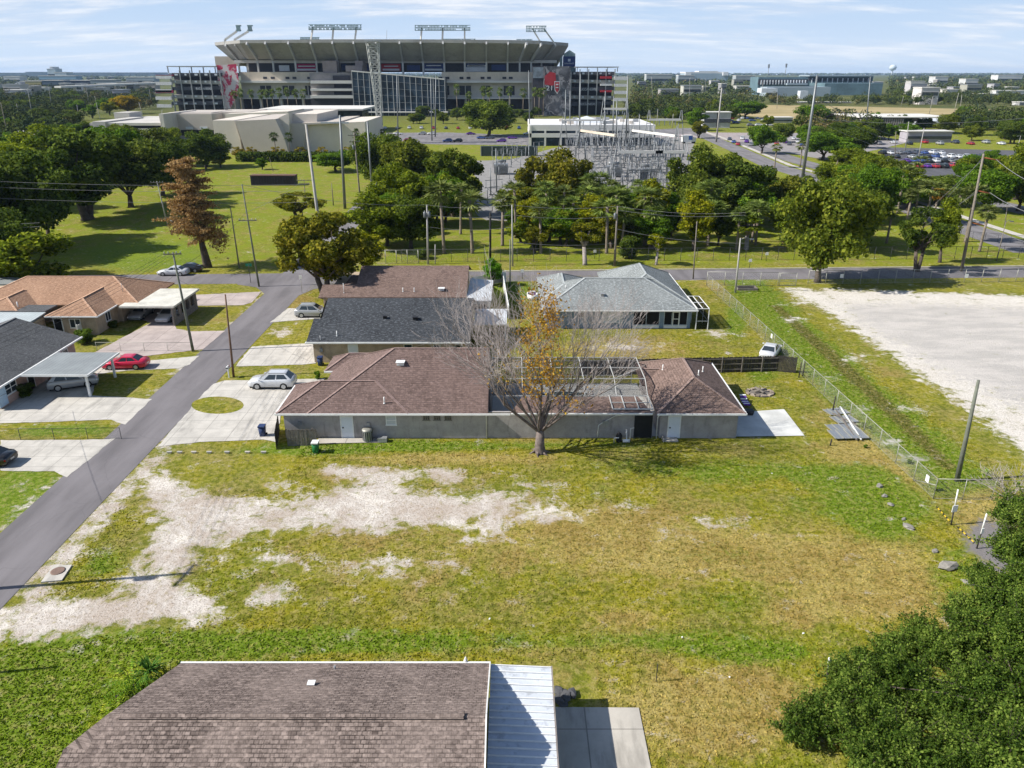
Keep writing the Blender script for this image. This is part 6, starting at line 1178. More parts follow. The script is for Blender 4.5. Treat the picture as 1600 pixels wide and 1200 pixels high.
for i, x in enumerate((265, 281, 303, 327, 355, 387, 412)): 
    o = thing('garden_block', ('white block in the row along the driveway lawn, end one nearest the street' if i == 0 else 'white block in the row along the driveway lawn'), 'block', P(x, 708 - .004 * i), 0, 'white blocks along the driveway lawn'); MB().b2(-.15, .15, -.08, .08, 0, .12).b2(-.22, .22, -.11, .11, .12, .16).build('slab', CONC2 if i % 3 == 2 else PCONC, o)
b = P(88, 898); ms = thing('manhole_slab', 'pale concrete slab with a round rusty manhole lid beside the street', 'manhole', b); 
cs4 = [P(64, 911) - b, P(85, 884) - b, P(113, 884) - b, P(97, 908) - b]; MB().prism([(c.x, c.y) for c in cs4], .0, .09).build('slab', CONC, ms); q = P(91, 894) - b; MB().lathe((q.x, q.y, .09), [(.44, 0), (.44, .03), (.36, .035)], 20).build('lid', plain('rusty_iron', (.22, .15, .12), .8, .3), ms)
mbx = thing('mailbox', 'white mailbox on a post beside the reddish brown pole', 'mailbox', P(358, 590)); MB().b2(-.06, .06, -.06, .06, 0, 1.0).build('post', TRIM, mbx); MB().prism([(-.14, -.28), (.14, -.28), (.14, .28), (-.14, .28)], 1.0, 1.18).path([(0, -.28, 1.18), (0, .28, 1.18)], .14, 10).build('box', TRIM, mbx); MB().box((.16, .1, 1.3), (.02, .06, .22)).build('flag', REDL, mbx)
ss_ = thing('street_sign', 'green street name sign on a dark post at the corner', 'street sign', P(392, 442)); MB().tube((0, 0, 0), (0, 0, 2.9), .04, n=6).build('post', BLACKM, ss_); MB().box((0, 0, 2.8), (.95, .04, .42)).build('sign_plate', plain('sign_green', (.01, .14, .08), .5), ss_)
s2 = thing('street_sign', 'white sign back on a thin post at the corner lawn', 'street sign', P(472, 458)); MB().tube((0, 0, 0), (0, 0, 2.6), .035, n=6).build('post', GALV, s2); MB().prism([(.32 * math.cos(k * .785 + .39), .02, 0) for k in range(3)], 0, .01) if 0 else MB().box((0, -.03, 2.4), (.4, .03, .6)).build('sign_plate', TRIM, s2)
cn = thing('container', 'long black container on the park lawn', 'container', P(427, 290)); w = (P(461, 290) - P(392, 290)).x; hz_ = ztop(P(427, 290), 275)
c_ = MB(); c_.b2(-w / 2, w / 2, 0, 3, .15, hz_); 
for k in range(16): x = -w / 2 + (k + .5) * w / 16; c_.b2(x - w / 64, x + w / 64, -.06, 0, .2, hz_ - .1)
c_.build('box', plain('black_sheet', (.022, .02, .028), .6), cn); MB().b2(-w / 2 - .1, w / 2 + .1, -.1, 3.1, hz_, hz_ + .2).build('roof', plain('brown_cap', (.14, .08, .06), .8), cn); MB().b2(-w / 2, w / 2, .2, 2.8, 0, .15).build('base', PCONC, cn)
tr_ = thing('paddling_pool', 'white rimmed oval tub full of purple junk on the lawn by the blue house', 'tub', P(832, 466)); ring_ = MB(); ring_.lathe((0, 0, 0), [(1.0, 0), (1.25, .1), (1.3, .75), (1.05, .75), (.95, .4)], 20); rr_ = ring_.build('rim', TRIM, tr_); rr_.scale = (.62, 1.1, 1)
for k in range(16): a = random.uniform(0, 6.28); q = random.uniform(0, .8); MB().box((q * math.cos(a) * .55, q * math.sin(a) * .95, .5 + random.uniform(0, .2)), (.35, .25, .25), rz=a).build('junk', plain('junk_%d' % (k % 3), ((.16, .05, .2), (.05, .04, .1), (.4, .3, .38))[k % 3], .8) if k < 3 else bpy.data.materials['junk_%d' % (k % 3)], tr_)
sg = thing('raised_bed', 'timber framed box with a dark hollow at the foot of the street lamp', 'planter', P(1166, 452)); MB().b2(-1.5, 1.5, -.8, -.65, 0, .35).b2(-1.5, 1.5, .65, .8, 0, .35).b2(-1.5, -1.35, -.65, .65, 0, .35).b2(1.35, 1.5, -.65, .65, 0, .35).build('frame', WOODG, sg); MB().b2(-1.3, 1.3, -.6, .6, 0, .12).build('soil', BLACKM, sg)
for px, py, lab in ((1171, 419, 'small white notice post by the park fence'), (929, 404, 'small white notice on the park fence'), (1197, 408, 'square white notice on the park fence below the oak'), (816, 436, 'white bollard on the lawn beside the cross road')):
    o = thing('notice_post', lab, 'sign', P(px, py)); MB().tube((0, 0, 0), (0, 0, 1.3), .04, n=6).build('post', DKP, o); MB().box((0, -.05, 1.3), (.5, .03, .5)).build('sign_plate', TRIM, o)
# ---------------------------------------------------------------- the stadium and everything far
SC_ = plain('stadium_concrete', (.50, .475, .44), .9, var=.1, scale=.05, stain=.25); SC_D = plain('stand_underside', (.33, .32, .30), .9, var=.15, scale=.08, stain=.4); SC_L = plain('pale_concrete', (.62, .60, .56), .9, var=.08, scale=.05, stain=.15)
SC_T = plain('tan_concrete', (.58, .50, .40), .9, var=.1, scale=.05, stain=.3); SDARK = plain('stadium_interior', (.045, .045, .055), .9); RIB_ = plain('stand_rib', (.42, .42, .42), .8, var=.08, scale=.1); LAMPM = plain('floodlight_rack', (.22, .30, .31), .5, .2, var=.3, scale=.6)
REDB = plain('red_banner', (.36, .025, .035), .7, var=.1, scale=.3); BLUB = plain('blue_banner', (.03, .05, .16), .7, var=.1, scale=.3); WHB = plain('pale_banner', (.55, .58, .62), .7, var=.1, scale=.3); MAGB = plain('crimson_banner', (.34, .015, .08), .7, var=.1, scale=.3); SGLASS = None
SGLASS, t = new_mat('hall_glass'); uv = t.n('UVMap').outputs[0]
finish(SGLASS, t, t.mix(t.ss(t.noise(uv, .12, 4), .4, .62), (.010, .018, .028), (.035, .06, .09)), .25, spec=.25)
def rx_(px, Y, z=20.0): return (px - 800) / F * (Y * CP + (CH - z) * SP)
def rz_(py, Y): return CH - Y * math.tan(PIT + math.atan((py - 600) / F))
def blk(mb, x0, y0, x1, y1, Y, dp, m=0):
    """a box whose near face spans those photograph pixels at distance Y, dp metres deep"""
    za, zb = rz_(y1, Y), rz_(y0, Y); zm = (za + zb) / 2
    return mb.b2(rx_(x0, Y, zm), rx_(x1, Y, zm), Y, Y + dp, za, zb, m)
def blkG(mb, x0, y0, x1, Y, dp, m=0): return mb.b2(rx_(x0, Y), rx_(x1, Y), Y, Y + dp, 0, rz_(y0, Y), m)
def text(parent, body, px, py, Y, hpx, mat, wpx=None, name='lettering', rz=0.0):
    cu = bpy.data.curves.new(name, 'FONT'); cu.body = body; cu.size = 1; cu.align_x = 'CENTER'; cu.align_y = 'CENTER'; cu.extrude = .02
    o = bpy.data.objects.new(name, cu); COL.objects.link(o); bpy.context.view_layer.update(); dim = o.dimensions.copy()
    me = bpy.data.meshes.new_from_object(o.evaluated_get(bpy.context.evaluated_depsgraph_get())); bpy.data.objects.remove(o)
    z = rz_(py, Y); sc = Y * CP / F; me.materials.append(mat); q = link(bpy.data.objects.new(name, me), parent); q.location = (rx_(px, Y, z), Y, z) ; q.rotation_euler = (math.pi / 2, 0, rz)
    hs = hpx * sc / max(dim.y, .3); q.scale = ((wpx * sc / dim.x) if wpx else hs, hs, hs); return q
ST = thing('stadium', 'huge concrete stadium with raked upper stand, floodlight racks and a dark glass hall', 'stadium', (0, 0, 0))
YS = 624
# upper stand: the raked underside seen from behind, with ribs
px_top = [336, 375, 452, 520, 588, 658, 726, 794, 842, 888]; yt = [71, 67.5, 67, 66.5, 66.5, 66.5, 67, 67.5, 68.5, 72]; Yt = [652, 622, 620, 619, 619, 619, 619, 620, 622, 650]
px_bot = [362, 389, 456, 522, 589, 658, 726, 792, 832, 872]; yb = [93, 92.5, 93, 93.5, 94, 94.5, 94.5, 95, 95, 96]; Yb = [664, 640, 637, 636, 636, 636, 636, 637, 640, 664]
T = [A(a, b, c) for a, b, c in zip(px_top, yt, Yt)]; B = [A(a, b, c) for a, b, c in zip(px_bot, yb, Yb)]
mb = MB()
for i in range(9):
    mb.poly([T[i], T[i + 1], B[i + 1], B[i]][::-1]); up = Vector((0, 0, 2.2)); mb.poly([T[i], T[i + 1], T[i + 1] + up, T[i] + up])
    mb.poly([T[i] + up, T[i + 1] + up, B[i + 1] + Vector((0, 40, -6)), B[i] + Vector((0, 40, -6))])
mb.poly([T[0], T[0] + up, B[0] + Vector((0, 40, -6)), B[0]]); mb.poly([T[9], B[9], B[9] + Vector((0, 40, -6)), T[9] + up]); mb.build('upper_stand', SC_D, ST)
ribs = [(352,70,372,93),(367,69,386,93),(385,67.5,402,93),(414,67,426,93),(450,67,461,93),(485,67,494,94),(519,66.5,527,94),(552,66.5,559,94),(587,66.5,593,94),(624,66.5,629,94.5),(657,66.5,661,94.5),(692,66.5,694,94.5),(726,67,726,94.5),(760,67,760,95),(794,67.5,793,95),(823,68,812,95),(846,69,830,95),(868,70,846,95.5)]
for a, b, c, d in ribs:
    Y0 = 619 + (28 * max(0, (388 - a)) / 52 if a < 388 else 28 * max(0, (a - 842)) / 46 if a > 842 else 0); p, q = A(a, b, Y0 - .6), A(c, d, Y0 + 15.5)
    MB().bar(p, q, 1.1, 2.2).bar(q, Vector((q.x, q.y, rz_(118, q.y))), 1.3).build('rib', RIB_, ST)
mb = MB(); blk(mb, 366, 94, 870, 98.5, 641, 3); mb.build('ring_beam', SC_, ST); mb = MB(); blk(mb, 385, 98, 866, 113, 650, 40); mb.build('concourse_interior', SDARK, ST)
mb = MB(); blk(mb, 336, 88, 372, 103, 676, 18); mb.build('end_wall', SC_T, ST)
for x0, y0, x1, y1, m in ((462,99.5,496,111,MAGB),(528,99.5,541,110,BLUB),(596,99.5,626,111,REDB),(662,98.5,693,111,BLUB),(728,99,761,105,BLUB),(728,105,761,112,WHB),(768,101,790,110,BLUB),(436,102,452,111,WHB),(564,101,580,110,BLUB),(636,102,656,110,BLUB)):
    b_ = MB(); blk(b_, x0, y0, x1, y1, 645, 1); o = b_.build('concourse_banner', m, ST)
    if m is not WHB and x1 - x0 > 25: l = MB(); blk(l, x0 + 4, y0 + 3.2, x1 - 4, y0 + 4.6, 644.5, .4); blk(l, x0 + 2, y1 - 3.6, x1 - 2, y1 - .8, 644.5, .4); l.build('pale_stripe', WHB, o)
mb = MB(); blk(mb, 376, 112.5, 560, 128, 632, 20); mb.build('concourse_wall', SC_T, ST); mb = MB(); blk(mb, 690, 112.5, 833, 128, 632, 20); mb.build('concourse_wall', SC_T, ST)
for x in (414,426,449,460,483,688,699,721,732,754,764,788,798): b_ = MB(); blk(b_, x - 3, 120, x + 3, 123.5, 631.6, 1); b_.build('slot_window', SDARK, ST)
mb = MB(); blk(mb, 375, 126, 545, 129.5, 628, 26); mb.build('ledge', SC_L, ST); mb = MB(); blk(mb, 690, 126, 833, 129.5, 628, 26); mb.build('ledge', SC_L, ST)
mb = MB(); blk(mb, 378, 129.5, 548, 153, 634, 40); mb.build('lower_wall', SC_, ST); mb = MB(); blk(mb, 690, 129.5, 832, 153, 634, 40); mb.build('lower_wall', SC_, ST)
for x0, x1 in ((407,424),(442,460),(477,486),(692,702),(718,736),(752,766),(787,804)):
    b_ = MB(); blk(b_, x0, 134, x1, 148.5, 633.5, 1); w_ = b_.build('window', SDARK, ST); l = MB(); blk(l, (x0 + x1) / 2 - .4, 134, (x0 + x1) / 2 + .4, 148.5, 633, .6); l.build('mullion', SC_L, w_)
mb = MB(); blk(mb, 370, 153, 560, 154.6, 630, 30); mb.build('ledge', SC_L, ST); mb = MB(); blk(mb, 690, 153, 832, 154.6, 630, 30); mb.build('ledge', SC_L, ST)
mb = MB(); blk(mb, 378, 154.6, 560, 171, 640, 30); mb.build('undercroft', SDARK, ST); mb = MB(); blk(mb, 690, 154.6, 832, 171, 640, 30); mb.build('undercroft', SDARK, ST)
for x in (378,408,440,474,508,540,694,728,762,796,830): b_ = MB(); blk(b_, x - 1.6, 154, x + 1.6, 174, 632, 3); b_.build('column', SC_, ST)
mb = MB(); blk(mb, 555, 95, 567, 113, 628, 18); blk(mb, 504, 95, 526, 114, 628, 18); blk(mb, 540, 102.5, 566, 112, 624, 18); mb.build('stair_tower', plain('mauve_concrete', (.30, .25, .24), .9, scale=.05), ST)
mb = MB(); blk(mb, 486, 114, 562, 171, 626, 20); mb.build('lobby_block', plain('lobby_concrete', (.25, .235, .23), .9, scale=.05), ST)
for y0, y1 in ((126,130.5),(138.5,142),(149,153.5)): b_ = MB(); blk(b_, 485, y0, 561, y1, 620, 24); b_.build('lobby_slab', SC_L, ST)
b_ = MB(); blk(b_, 520, 118, 547, 125, 625.4, 1); blk(b_, 522, 131.5, 549, 137, 625.4, 1); blk(b_, 522, 143, 549, 148, 625.4, 1); blk(b_, 486, 154, 558, 166, 625.4, 1); b_.build('lobby_glazing', SDARK, ST)
# sloped glass hall
g0, g1, gy = 551, 695, 606; p = [(rx_(g0, gy), 0), (rx_(g1, gy), 0)]; zl_, zr_ = rz_(111.5, gy), rz_(124.5, gy); xl_, xr_ = p[0][0], p[1][0]
mb = MB(); mb.poly([(xl_, gy, 0), (xr_, gy, 0), (xr_, gy, zr_), (xl_, gy, zl_)]); mb.poly([(xr_, gy, 0), (xr_, gy + 26, 0), (xr_, gy + 26, zr_), (xr_, gy, zr_)]); mb.poly([(xl_, gy, zl_), (xr_, gy, zr_), (xr_, gy + 26, zr_), (xl_, gy + 26, zl_)]); mb.poly([(xl_, gy + 26, 0), (xl_, gy, 0), (xl_, gy, zl_), (xl_, gy + 26, zl_)])
gh = mb.build('glass_hall', SGLASS, ST)
n = 17
for k in range(n): x = xl_ + (xr_ - xl_) * k / (n - 1); MB().b2(x - .22, x + .22, gy - .35, gy - .02, 0, zl_ + (zr_ - zl_) * k / (n - 1) + .1).build('mullion', RIB_, gh)
MB().bar((xl_, gy - .2, zl_ + .3), (xr_, gy - .2, zr_ + .3), .6, .8).build('top_edge', SC_L, gh); MB().b2(xl_ - 2, xr_ + 2, gy - 3, gy, 2.2, 3.0).build('canopy', SC_L, gh)
for k in range(1, 6): MB().bar((xl_, gy - .1, zl_ * k / 6), (xr_, gy - .1, min(zr_, zl_) * k / 6 + .0), .12).build('transom', RIB_, gh)
# floodlight racks on raking struts
def rack(x0, x1, y0, y1, feet, ybase, Y=630):
    f = MB(); blk(f, x0, y0, x1, y0 + .9, Y, .8); blk(f, x0, y1 - .9, x1, y1, Y, .8); blk(f, x0, (y0 + y1) / 2 - .3, x1, (y0 + y1) / 2 + .3, Y, .8); k = x0
    while k <= x1 - 1.6:
        for r in range(2 if y1 - y0 < 7 else 3):
            yy = y0 + .6 + r * (y1 - y0 - 1.2) / (2 if y1 - y0 < 7 else 3)
            if random.random() < .88: blk(f, k, yy, k + 1.5, yy + (y1 - y0) / 4.2, Y - .6, 1.2)
        k += 2.3
    o = f.build('floodlight_rack', LAMPM, ST)
    for a, b in feet: MB().bar(A(b, ybase, Y + 2), A(a, (y0 + y1) / 2, Y + 1), 1.0).build('strut', SC_L, o)
random.seed(15)
rack(482, 565, 38, 47, ((489, 485), (521, 519), (557, 554)), 67); rack(648, 735, 39, 48, ((659, 657), (692, 691), (726, 726)), 67); rack(822, 854, 40, 50, ((832, 847), (850, 868)), 70); rack(469, 499, 58, 65, ((478, 478), (490, 490)), 68, 820); rack(690, 743, 60.5, 66.5, ((700, 700), (735, 735)), 68, 820); rack(807, 832, 61, 65, ((812, 812), (828, 828)), 68, 820)
for a, b in ((370, 352), (388, 367)):
    o = MB().bar(A(b, 70, 640), A(b - .5, 62, 640), 1.3).bar(A(b - .5, 62, 640), A(a, 49, 640), 1.3).build('floodlight_mast', SC_L, ST)
    f = MB(); 
    for k in range(3): blk(f, a - 1 + k * 2, 39.5 + k * .3, a + .6 + k * 2, 49, 639, 2)
    blk(f, a - 2, 39, a + 6, 41, 639.5, 1.6); blk(f, a - 2, 46.5, a + 6, 48, 639.5, 1.6); f.build('floodlight_rack', LAMPM, o)
for x in range(560, 625, 6): MB().tube(A(x, 67, 622), A(x + .5, 63 - (x % 5), 622), .12, n=4).build('antenna', METAL, ST)
MB().tube(A(604, 66, 624), A(604.5, 47, 624), .15, n=5).build('antenna', METAL, ST)
# scoreboard and end walls
sb = thing('scoreboard', 'blue lettered scoreboard rising over the right end of the stadium', 'scoreboard', (0, 0, 0)); m_ = MB(); blk(m_, 880, 88, 899, 104, 660, 4); m_.build('panel', BLUB, sb); m_ = MB(); blk(m_, 881, 84, 899, 88, 660, 4); m_.poly([A(881, 84, 660), A(899, 84, 660), A(890, 78, 660)]); m_.b2(rx_(874, 661), rx_(878, 661), 661, 664, 0, rz_(84, 661)); m_.b2(rx_(880, 662), rx_(899, 662), 662, 664, 0, rz_(104, 662)); m_.build('frame', LAMPM, sb); text(sb, 'AdventHealth', 889.5, 99, 659.7, 2.6, WHB, 15)
m_ = MB(); blk(m_, 887.5, 92, 891.5, 96, 659.8, .2); m_.build('emblem', WHB, sb)
# right painted wall: dark field, red jersey shape, shield
MUR, t = new_mat('dark_mural'); uv = t.n('UVMap').outputs[0]; nz = t.noise(uv, .10, 5, .6); nz2 = t.noise(uv, .22, 4, .6, dist=1.2)
finish(MUR, t, t.mix(t.ss(nz2, .52, .6), t.mix(t.ss(nz, .4, .6), (.05, .05, .06), (.14, .14, .16)), (.26, .25, .27)), .7)
mw = thing('mural_wall', 'tall dark painted end wall with a red patch and a shield emblem right of the stadium', 'mural', (0, 0, 0)); m_ = MB(); blkG(m_, 850, 103.5, 891, 604, 14); m_.build('wall', MUR, mw); m_ = MB(); blkG(m_, 832, 103.5, 850, 612, 12); m_.build('side_wall', SDARK, mw)
m_ = MB(); blk(m_, 833, 105, 849, 122, 611.6, .3); m_.build('screen_panel', plain('grey_blue_panel', (.18, .22, .26), .6, var=.4, scale=.3), mw); m_ = MB()
for pts in ([(851,119),(859,112),(868,114),(869,132),(862,134),(851,132)],): m_.poly([A(x, y, 603.6) for x, y in pts][::-1])
m_.build('red_patch', REDB, mw); text(mw, '21', 859, 138, 603.5, 7, WHB, 9); m_ = MB(); m_.poly([A(x, y, 603.3) for x, y in ((866,127),(875,127),(874.5,141),(870.5,147),(866.5,141))][::-1]); m_.build('shield_edge', WHB, mw); m_ = MB(); m_.poly([A(x, y, 603.0) for x, y in ((867,128.2),(874,128.2),(873.6,140),(870.5,145),(867.4,140))][::-1]); m_.build('shield', REDB, mw); m_ = MB(); blk(m_, 868.5, 131, 872.5, 133, 602.8, .2); blk(m_, 868.5, 136, 872.5, 137.5, 602.8, .2); m_.build('shield_bar', WHB, mw)
# left painted wall: white with red flecks
MUL, t = new_mat('red_white_mural'); uv = t.n('UVMap').outputs[0]; a = t.noise(t.vmul(uv, (1, .6, 1)), .20, 4, .6, dist=1.0)
finish(MUL, t, t.mix(t.ss(a, .5, .54), (.62, .55, .56), t.mix(t.ss(t.noise(uv, .3, 3), .5, .55), (.50, .03, .09), (.55, .25, .30))), .7)
ml = thing('mural_wall', 'tall white end wall flecked with red left of the stadium', 'mural', (0, 0, 0)); m_ = MB(); Ym = 618; q = [(338, 102), (369, 100), (373, 125), (372, 148), (360, 170), (352, 170), (347, 150), (341, 132)]; m_.poly([A(x, y, Ym) for x, y in q][::-1]); m_.poly([A(x, y, Ym + 3) for x, y in q]); 
for i in range(8): a_, b_ = q[i], q[(i + 1) % 8]; m_.poly([A(*a_, Ym), A(*b_, Ym), A(*b_, Ym + 3), A(*a_, Ym + 3)])
m_.build('banner', MUL, ml); MB().b2(rx_(352, 622), rx_(364, 622), 622, 634, 0, rz_(104, 622)).build('support', SC_, ml)
# open ramp towers with lettered bands
def ramp(name, label, x0, x1, Yf, lv, lab, side, top):
    o = thing(name, label, 'ramp tower', (0, 0, 0)); core = MB(); blkG(core, x0 + 6, lv[0] + 4, x1 - 4, Yf + 10, 34); core.build('core', SDARK, o)
    for i, y in enumerate(lv):
        s = MB(); tilt = (-1.5, 1.5)[i % 2] if i else 0; a, b, c, d = A(x0, y, Yf), A(x1, y + tilt, Yf), A(x1, y + tilt + 5.5, Yf), A(x0, y + 5.5, Yf); back = Vector((0, 40, 0))
        s.poly([d, c, b, a]); s.poly([a, b, b + back, a + back]); s.poly([d, d + back, c + back, c]); s.poly([b, c, c + back, b + back]); s.poly([a, a + back, d + back, d]); bd = s.build('ramp_band', (plain(name + '_band', (.07, .07, .085), .7, var=.3, scale=.2), SC_D)[i % 2], o)
        if lab.get(i): text(bd, lab[i][0], lab[i][1], y + 2.7, Yf - .4, 3.4, WHB, lab[i][2])
        else:
            fl_ = MB()
            for k in range(5): xx = x0 + (x1 - x0) * (k + .3) / 5; blk(fl_, xx, y + 1.2, xx + random.uniform(2, 5), y + 4, Yf - .4, .3)
            fl_.build('pale_panel', WHB, bd)
    for x in np.linspace(x0, x1, 6): c_ = MB(); blkG(c_, x - .7, lv[0] - (4 if x > x0 else 0), x + .7, Yf - .8, 1); c_.build('column', METAL, o)
    for i, (xa, xb, ya, yb_, m) in enumerate(side): s = MB(); blk(s, xa, ya, xb, yb_, Yf - 2, 2); s.build('side_panel', m, o)
    s = MB(); blk(s, top[0], top[2], top[1], top[2] + 1.4, Yf, 40); s.build('roof', METAL, o)
    for x in np.linspace(top[0] + 2, top[1] - 2, 5): c_ = MB(); blk(c_, x - .5, top[2] + 1.4, x + .5, lv[0], Yf + 2, 1); c_.build('roof_post', METAL, o)
    return o
WN = plain('white_panel', (.62, .61, .62), .7)
random.seed(16)
ramp('ramp_tower', 'open ramp tower with white lettered bands at the right end of the stadium', 892, 960, 616, (112, 124, 137, 149, 160), {2: ('BUCCANEERS', 918, 27), 4: ('BUCCANEERS', 918, 24)}, ((938,956,119,123,REDB),(938,956,131,134,WN),(938,956,141,144,REDB),(960,980,119.5,125,WN),(960,980,131,135.5,WN),(960,980,142,147,WN),(960,980,153,158,WN)), (900, 967, 104))
ramp('ramp_tower', 'open ramp tower with pink and white side panels at the left end of the stadium', 268, 346, 616, (114, 125, 136, 148, 159), {2: ('BUCCANEERS', 318, 24)}, ((243,268,117.5,123,WN),(243,268,128,133,WN),(243,268,139.5,144.5,WN),(243,268,151,156,WN),(245,268,163,168,WN),(243,270,117,118.2,MAGB),(243,270,141,145,MAGB)), (260, 338, 103))
# lattice mast
lt = thing('lattice_tower', 'tall pale lattice mast in front of the glass hall', 'lattice tower', P(596, 224)); lb = P(596, 224); ht = ztop(lb, 64); mb = MB(); ws = lambda f: 2.0 + 3.0 * f * f
N_ = 16; cx = lambda f: (A(581, 64, lb.y).x - lb.x) * f * .8
for i in range(N_):
    f0, f1 = i / N_, (i + 1) / N_; w0, w1 = ws(f0) / 2, ws(f1) / 2; z0, z1 = ht * f0, ht * f1; c0, c1 = cx(f0), cx(f1)
    for sx_, sy_ in ((-1, -1), (1, -1), (1, 1), (-1, 1)):
        mb.bar((c0 + sx_ * w0, sy_ * w0, z0), (c1 + sx_ * w1, sy_ * w1, z1), .3); nx2, ny2 = (-sy_, sx_)
        mb.bar((c0 + sx_ * w0, sy_ * w0, z0), (c1 + nx2 * w1, ny2 * w1, z1), .18); mb.bar((c0 + nx2 * w0, ny2 * w0, z0), (c1 + sx_ * w1, sy_ * w1, z1), .18); mb.bar((c1 + sx_ * w1, sy_ * w1, z1), (c1 + nx2 * w1, ny2 * w1, z1), .2)
mb.build('lattice', plain('pale_steel', (.45, .46, .43), .6, .2), lt); c1 = cx(1); MB().b2(c1 - 3.2, c1 + 3.2, -3, 3, ht - .3, ht + .2).build('top_platform', METAL, lt)
# beige angular building
BEI = plain('beige_render', (.62, .56, .49), .9, var=.06, scale=.06, stain=.12); BEI2 = plain('beige_painted_shade', (.46, .415, .37), .9, var=.06, scale=.06, stain=.12)  # second beige is the same render darkened, shade of its faces put into the colour
bg_ = thing('beige_building', 'low beige building with sloping blank walls between the park lawn and the stadium', 'building', (0, 0, 0)); Yb_ = 352
def wallq(name, pts, Y, dp, mat):
    m_ = MB(); m_.poly([A(x, y, Y) for x, y in pts][::-1]); n_ = len(pts)
    for i in range(n_): a_, b_ = A(*pts[i], Y), A(*pts[(i + 1) % n_], Y); v_ = Vector((0, dp, 0)); m_.poly([a_, b_, b_ + v_, a_ + v_])
    m_.poly([A(x, y, Y) + Vector((0, dp, 0)) for x, y in pts]); return m_.build(name, mat, bg_)
gy_ = lambda Y: proj(0, Y)[1]
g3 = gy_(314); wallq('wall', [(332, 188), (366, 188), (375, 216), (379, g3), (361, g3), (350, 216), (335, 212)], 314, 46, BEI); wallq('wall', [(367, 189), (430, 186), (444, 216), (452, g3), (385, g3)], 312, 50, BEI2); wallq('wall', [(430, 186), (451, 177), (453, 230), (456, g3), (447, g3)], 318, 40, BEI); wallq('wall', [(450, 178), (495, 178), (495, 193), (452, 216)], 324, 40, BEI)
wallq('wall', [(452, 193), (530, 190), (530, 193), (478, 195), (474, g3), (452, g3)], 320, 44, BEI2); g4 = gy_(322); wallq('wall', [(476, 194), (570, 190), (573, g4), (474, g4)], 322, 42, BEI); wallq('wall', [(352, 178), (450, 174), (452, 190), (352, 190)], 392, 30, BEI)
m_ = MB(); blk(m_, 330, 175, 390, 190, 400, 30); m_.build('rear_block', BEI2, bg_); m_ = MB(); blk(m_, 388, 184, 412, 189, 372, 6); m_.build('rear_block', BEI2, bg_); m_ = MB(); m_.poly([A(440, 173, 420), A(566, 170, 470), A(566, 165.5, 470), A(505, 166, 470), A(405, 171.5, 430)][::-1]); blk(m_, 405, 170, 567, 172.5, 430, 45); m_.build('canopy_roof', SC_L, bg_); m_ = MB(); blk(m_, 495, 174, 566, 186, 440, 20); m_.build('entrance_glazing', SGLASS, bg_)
m_ = MB(); blk(m_, 501, 190.5, 545, 193, 319.5, .3); m_.build('window_band', plain('pale_glass', (.35, .38, .42), .3), bg_)
# parking deck left of it
pd = thing('parking_deck', 'grey flat parking deck beside the beige building', 'parking deck', (0, 0, 0)); Yp = 375; m_ = MB()
for y in (192, 201, 210): blk(m_, 140, y, 250, y + 4.2, Yp, 60)
blkG(m_, 136, 190, 156, Yp - 1, 40); blkG(m_, 244, 178, 250, Yp - 4, 40); blkG(m_, 172, 176, 196, Yp + 40, 14); m_.build('deck', SC_, pd); m_ = MB(); blkG(m_, 150, 197, 244, Yp + 3, 50); m_.build('painted_shade_level', SDARK, pd); m_ = MB(); blk(m_, 250, 178, 332, 203, 386, 40); blk(m_, 262, 176, 330, 180, 390, 30); m_.build('side_block', BEI2, pd); m_ = MB(); blk(m_, 250, 203, 333, 214, 388, 40); m_.build('opening', SDARK, pd)  # near-black solid between the decks, their shade put into its colour
for x in (263, 290, 312): m_ = MB(); blk(m_, x, 198, x + 12, 202, 385.6, .3); m_.build('window', WHB, pd)
m_ = MB(); blkG(m_, 250, 213, 333, 384, 44); m_.build('base_wall', SC_D, pd)
# white office building behind the substation
wb = thing('office_building', 'white two storey office with a glass pyramid skylight behind the substation', 'building', (0, 0, 0)); Yo = 352; WOFF = plain('white_panels', (.60, .59, .56), .8, var=.05, scale=.1, stain=.1); x0, x1 = rx_(828, Yo), rx_(1027, Yo); zt = rz_(196, Yo); m_ = MB(); m_.b2(x0, x1, Yo, Yo + 46, zt - 2.2, zt); m_.b2(x0, x1, Yo - .3, Yo + 46, zt * .42, zt * .62); m_.b2(x0, x0 + .8, Yo - .3, Yo, 0, zt); m_.b2(x1 - .8, x1, Yo - .3, Yo, 0, zt); m_.build('wall', WOFF, wb); MB().b2(x0 + .5, x1 - .5, Yo + .6, Yo + 45, 0, zt - 2.2).build('glazing', SGLASS, wb)
for k in range(9): x = x0 + (x1 - x0) * k / 8; MB().b2(x - .4, x + .4, Yo - .25, Yo + .3, 0, zt - 2).build('column', WOFF, wb)
MB().b2(x0, x1, Yo, Yo + 46, zt, zt + .25).build('roof', plain('white_membrane', (.66, .65, .64), .8, var=.08, scale=.1), wb); yc = Yo + 22; xc = rx_(918, yc); s_ = 7.5; zp = rz_(181, yc); m_ = MB(); z0 = zt + .3
for a, b in (((-1, -1), (1, -1)), ((1, -1), (1, 1)), ((1, 1), (-1, 1)), ((-1, 1), (-1, -1))): m_.poly([(xc + a[0] * s_, yc + a[1] * s_, z0), (xc + b[0] * s_, yc + b[1] * s_, z0), (xc, yc, zp)])
m_.build('skylight', WHB, wb); random.seed(3)
for k in range(16): x, y = random.uniform(x0 + 4, x1 - 4), random.uniform(Yo + 4, Yo + 42); MB().box((x, y, zt + .8), (random.uniform(1.5, 3), random.uniform(1.5, 2.5), 1.4)).build('roof_unit', METAL if k % 3 else BEI, wb)
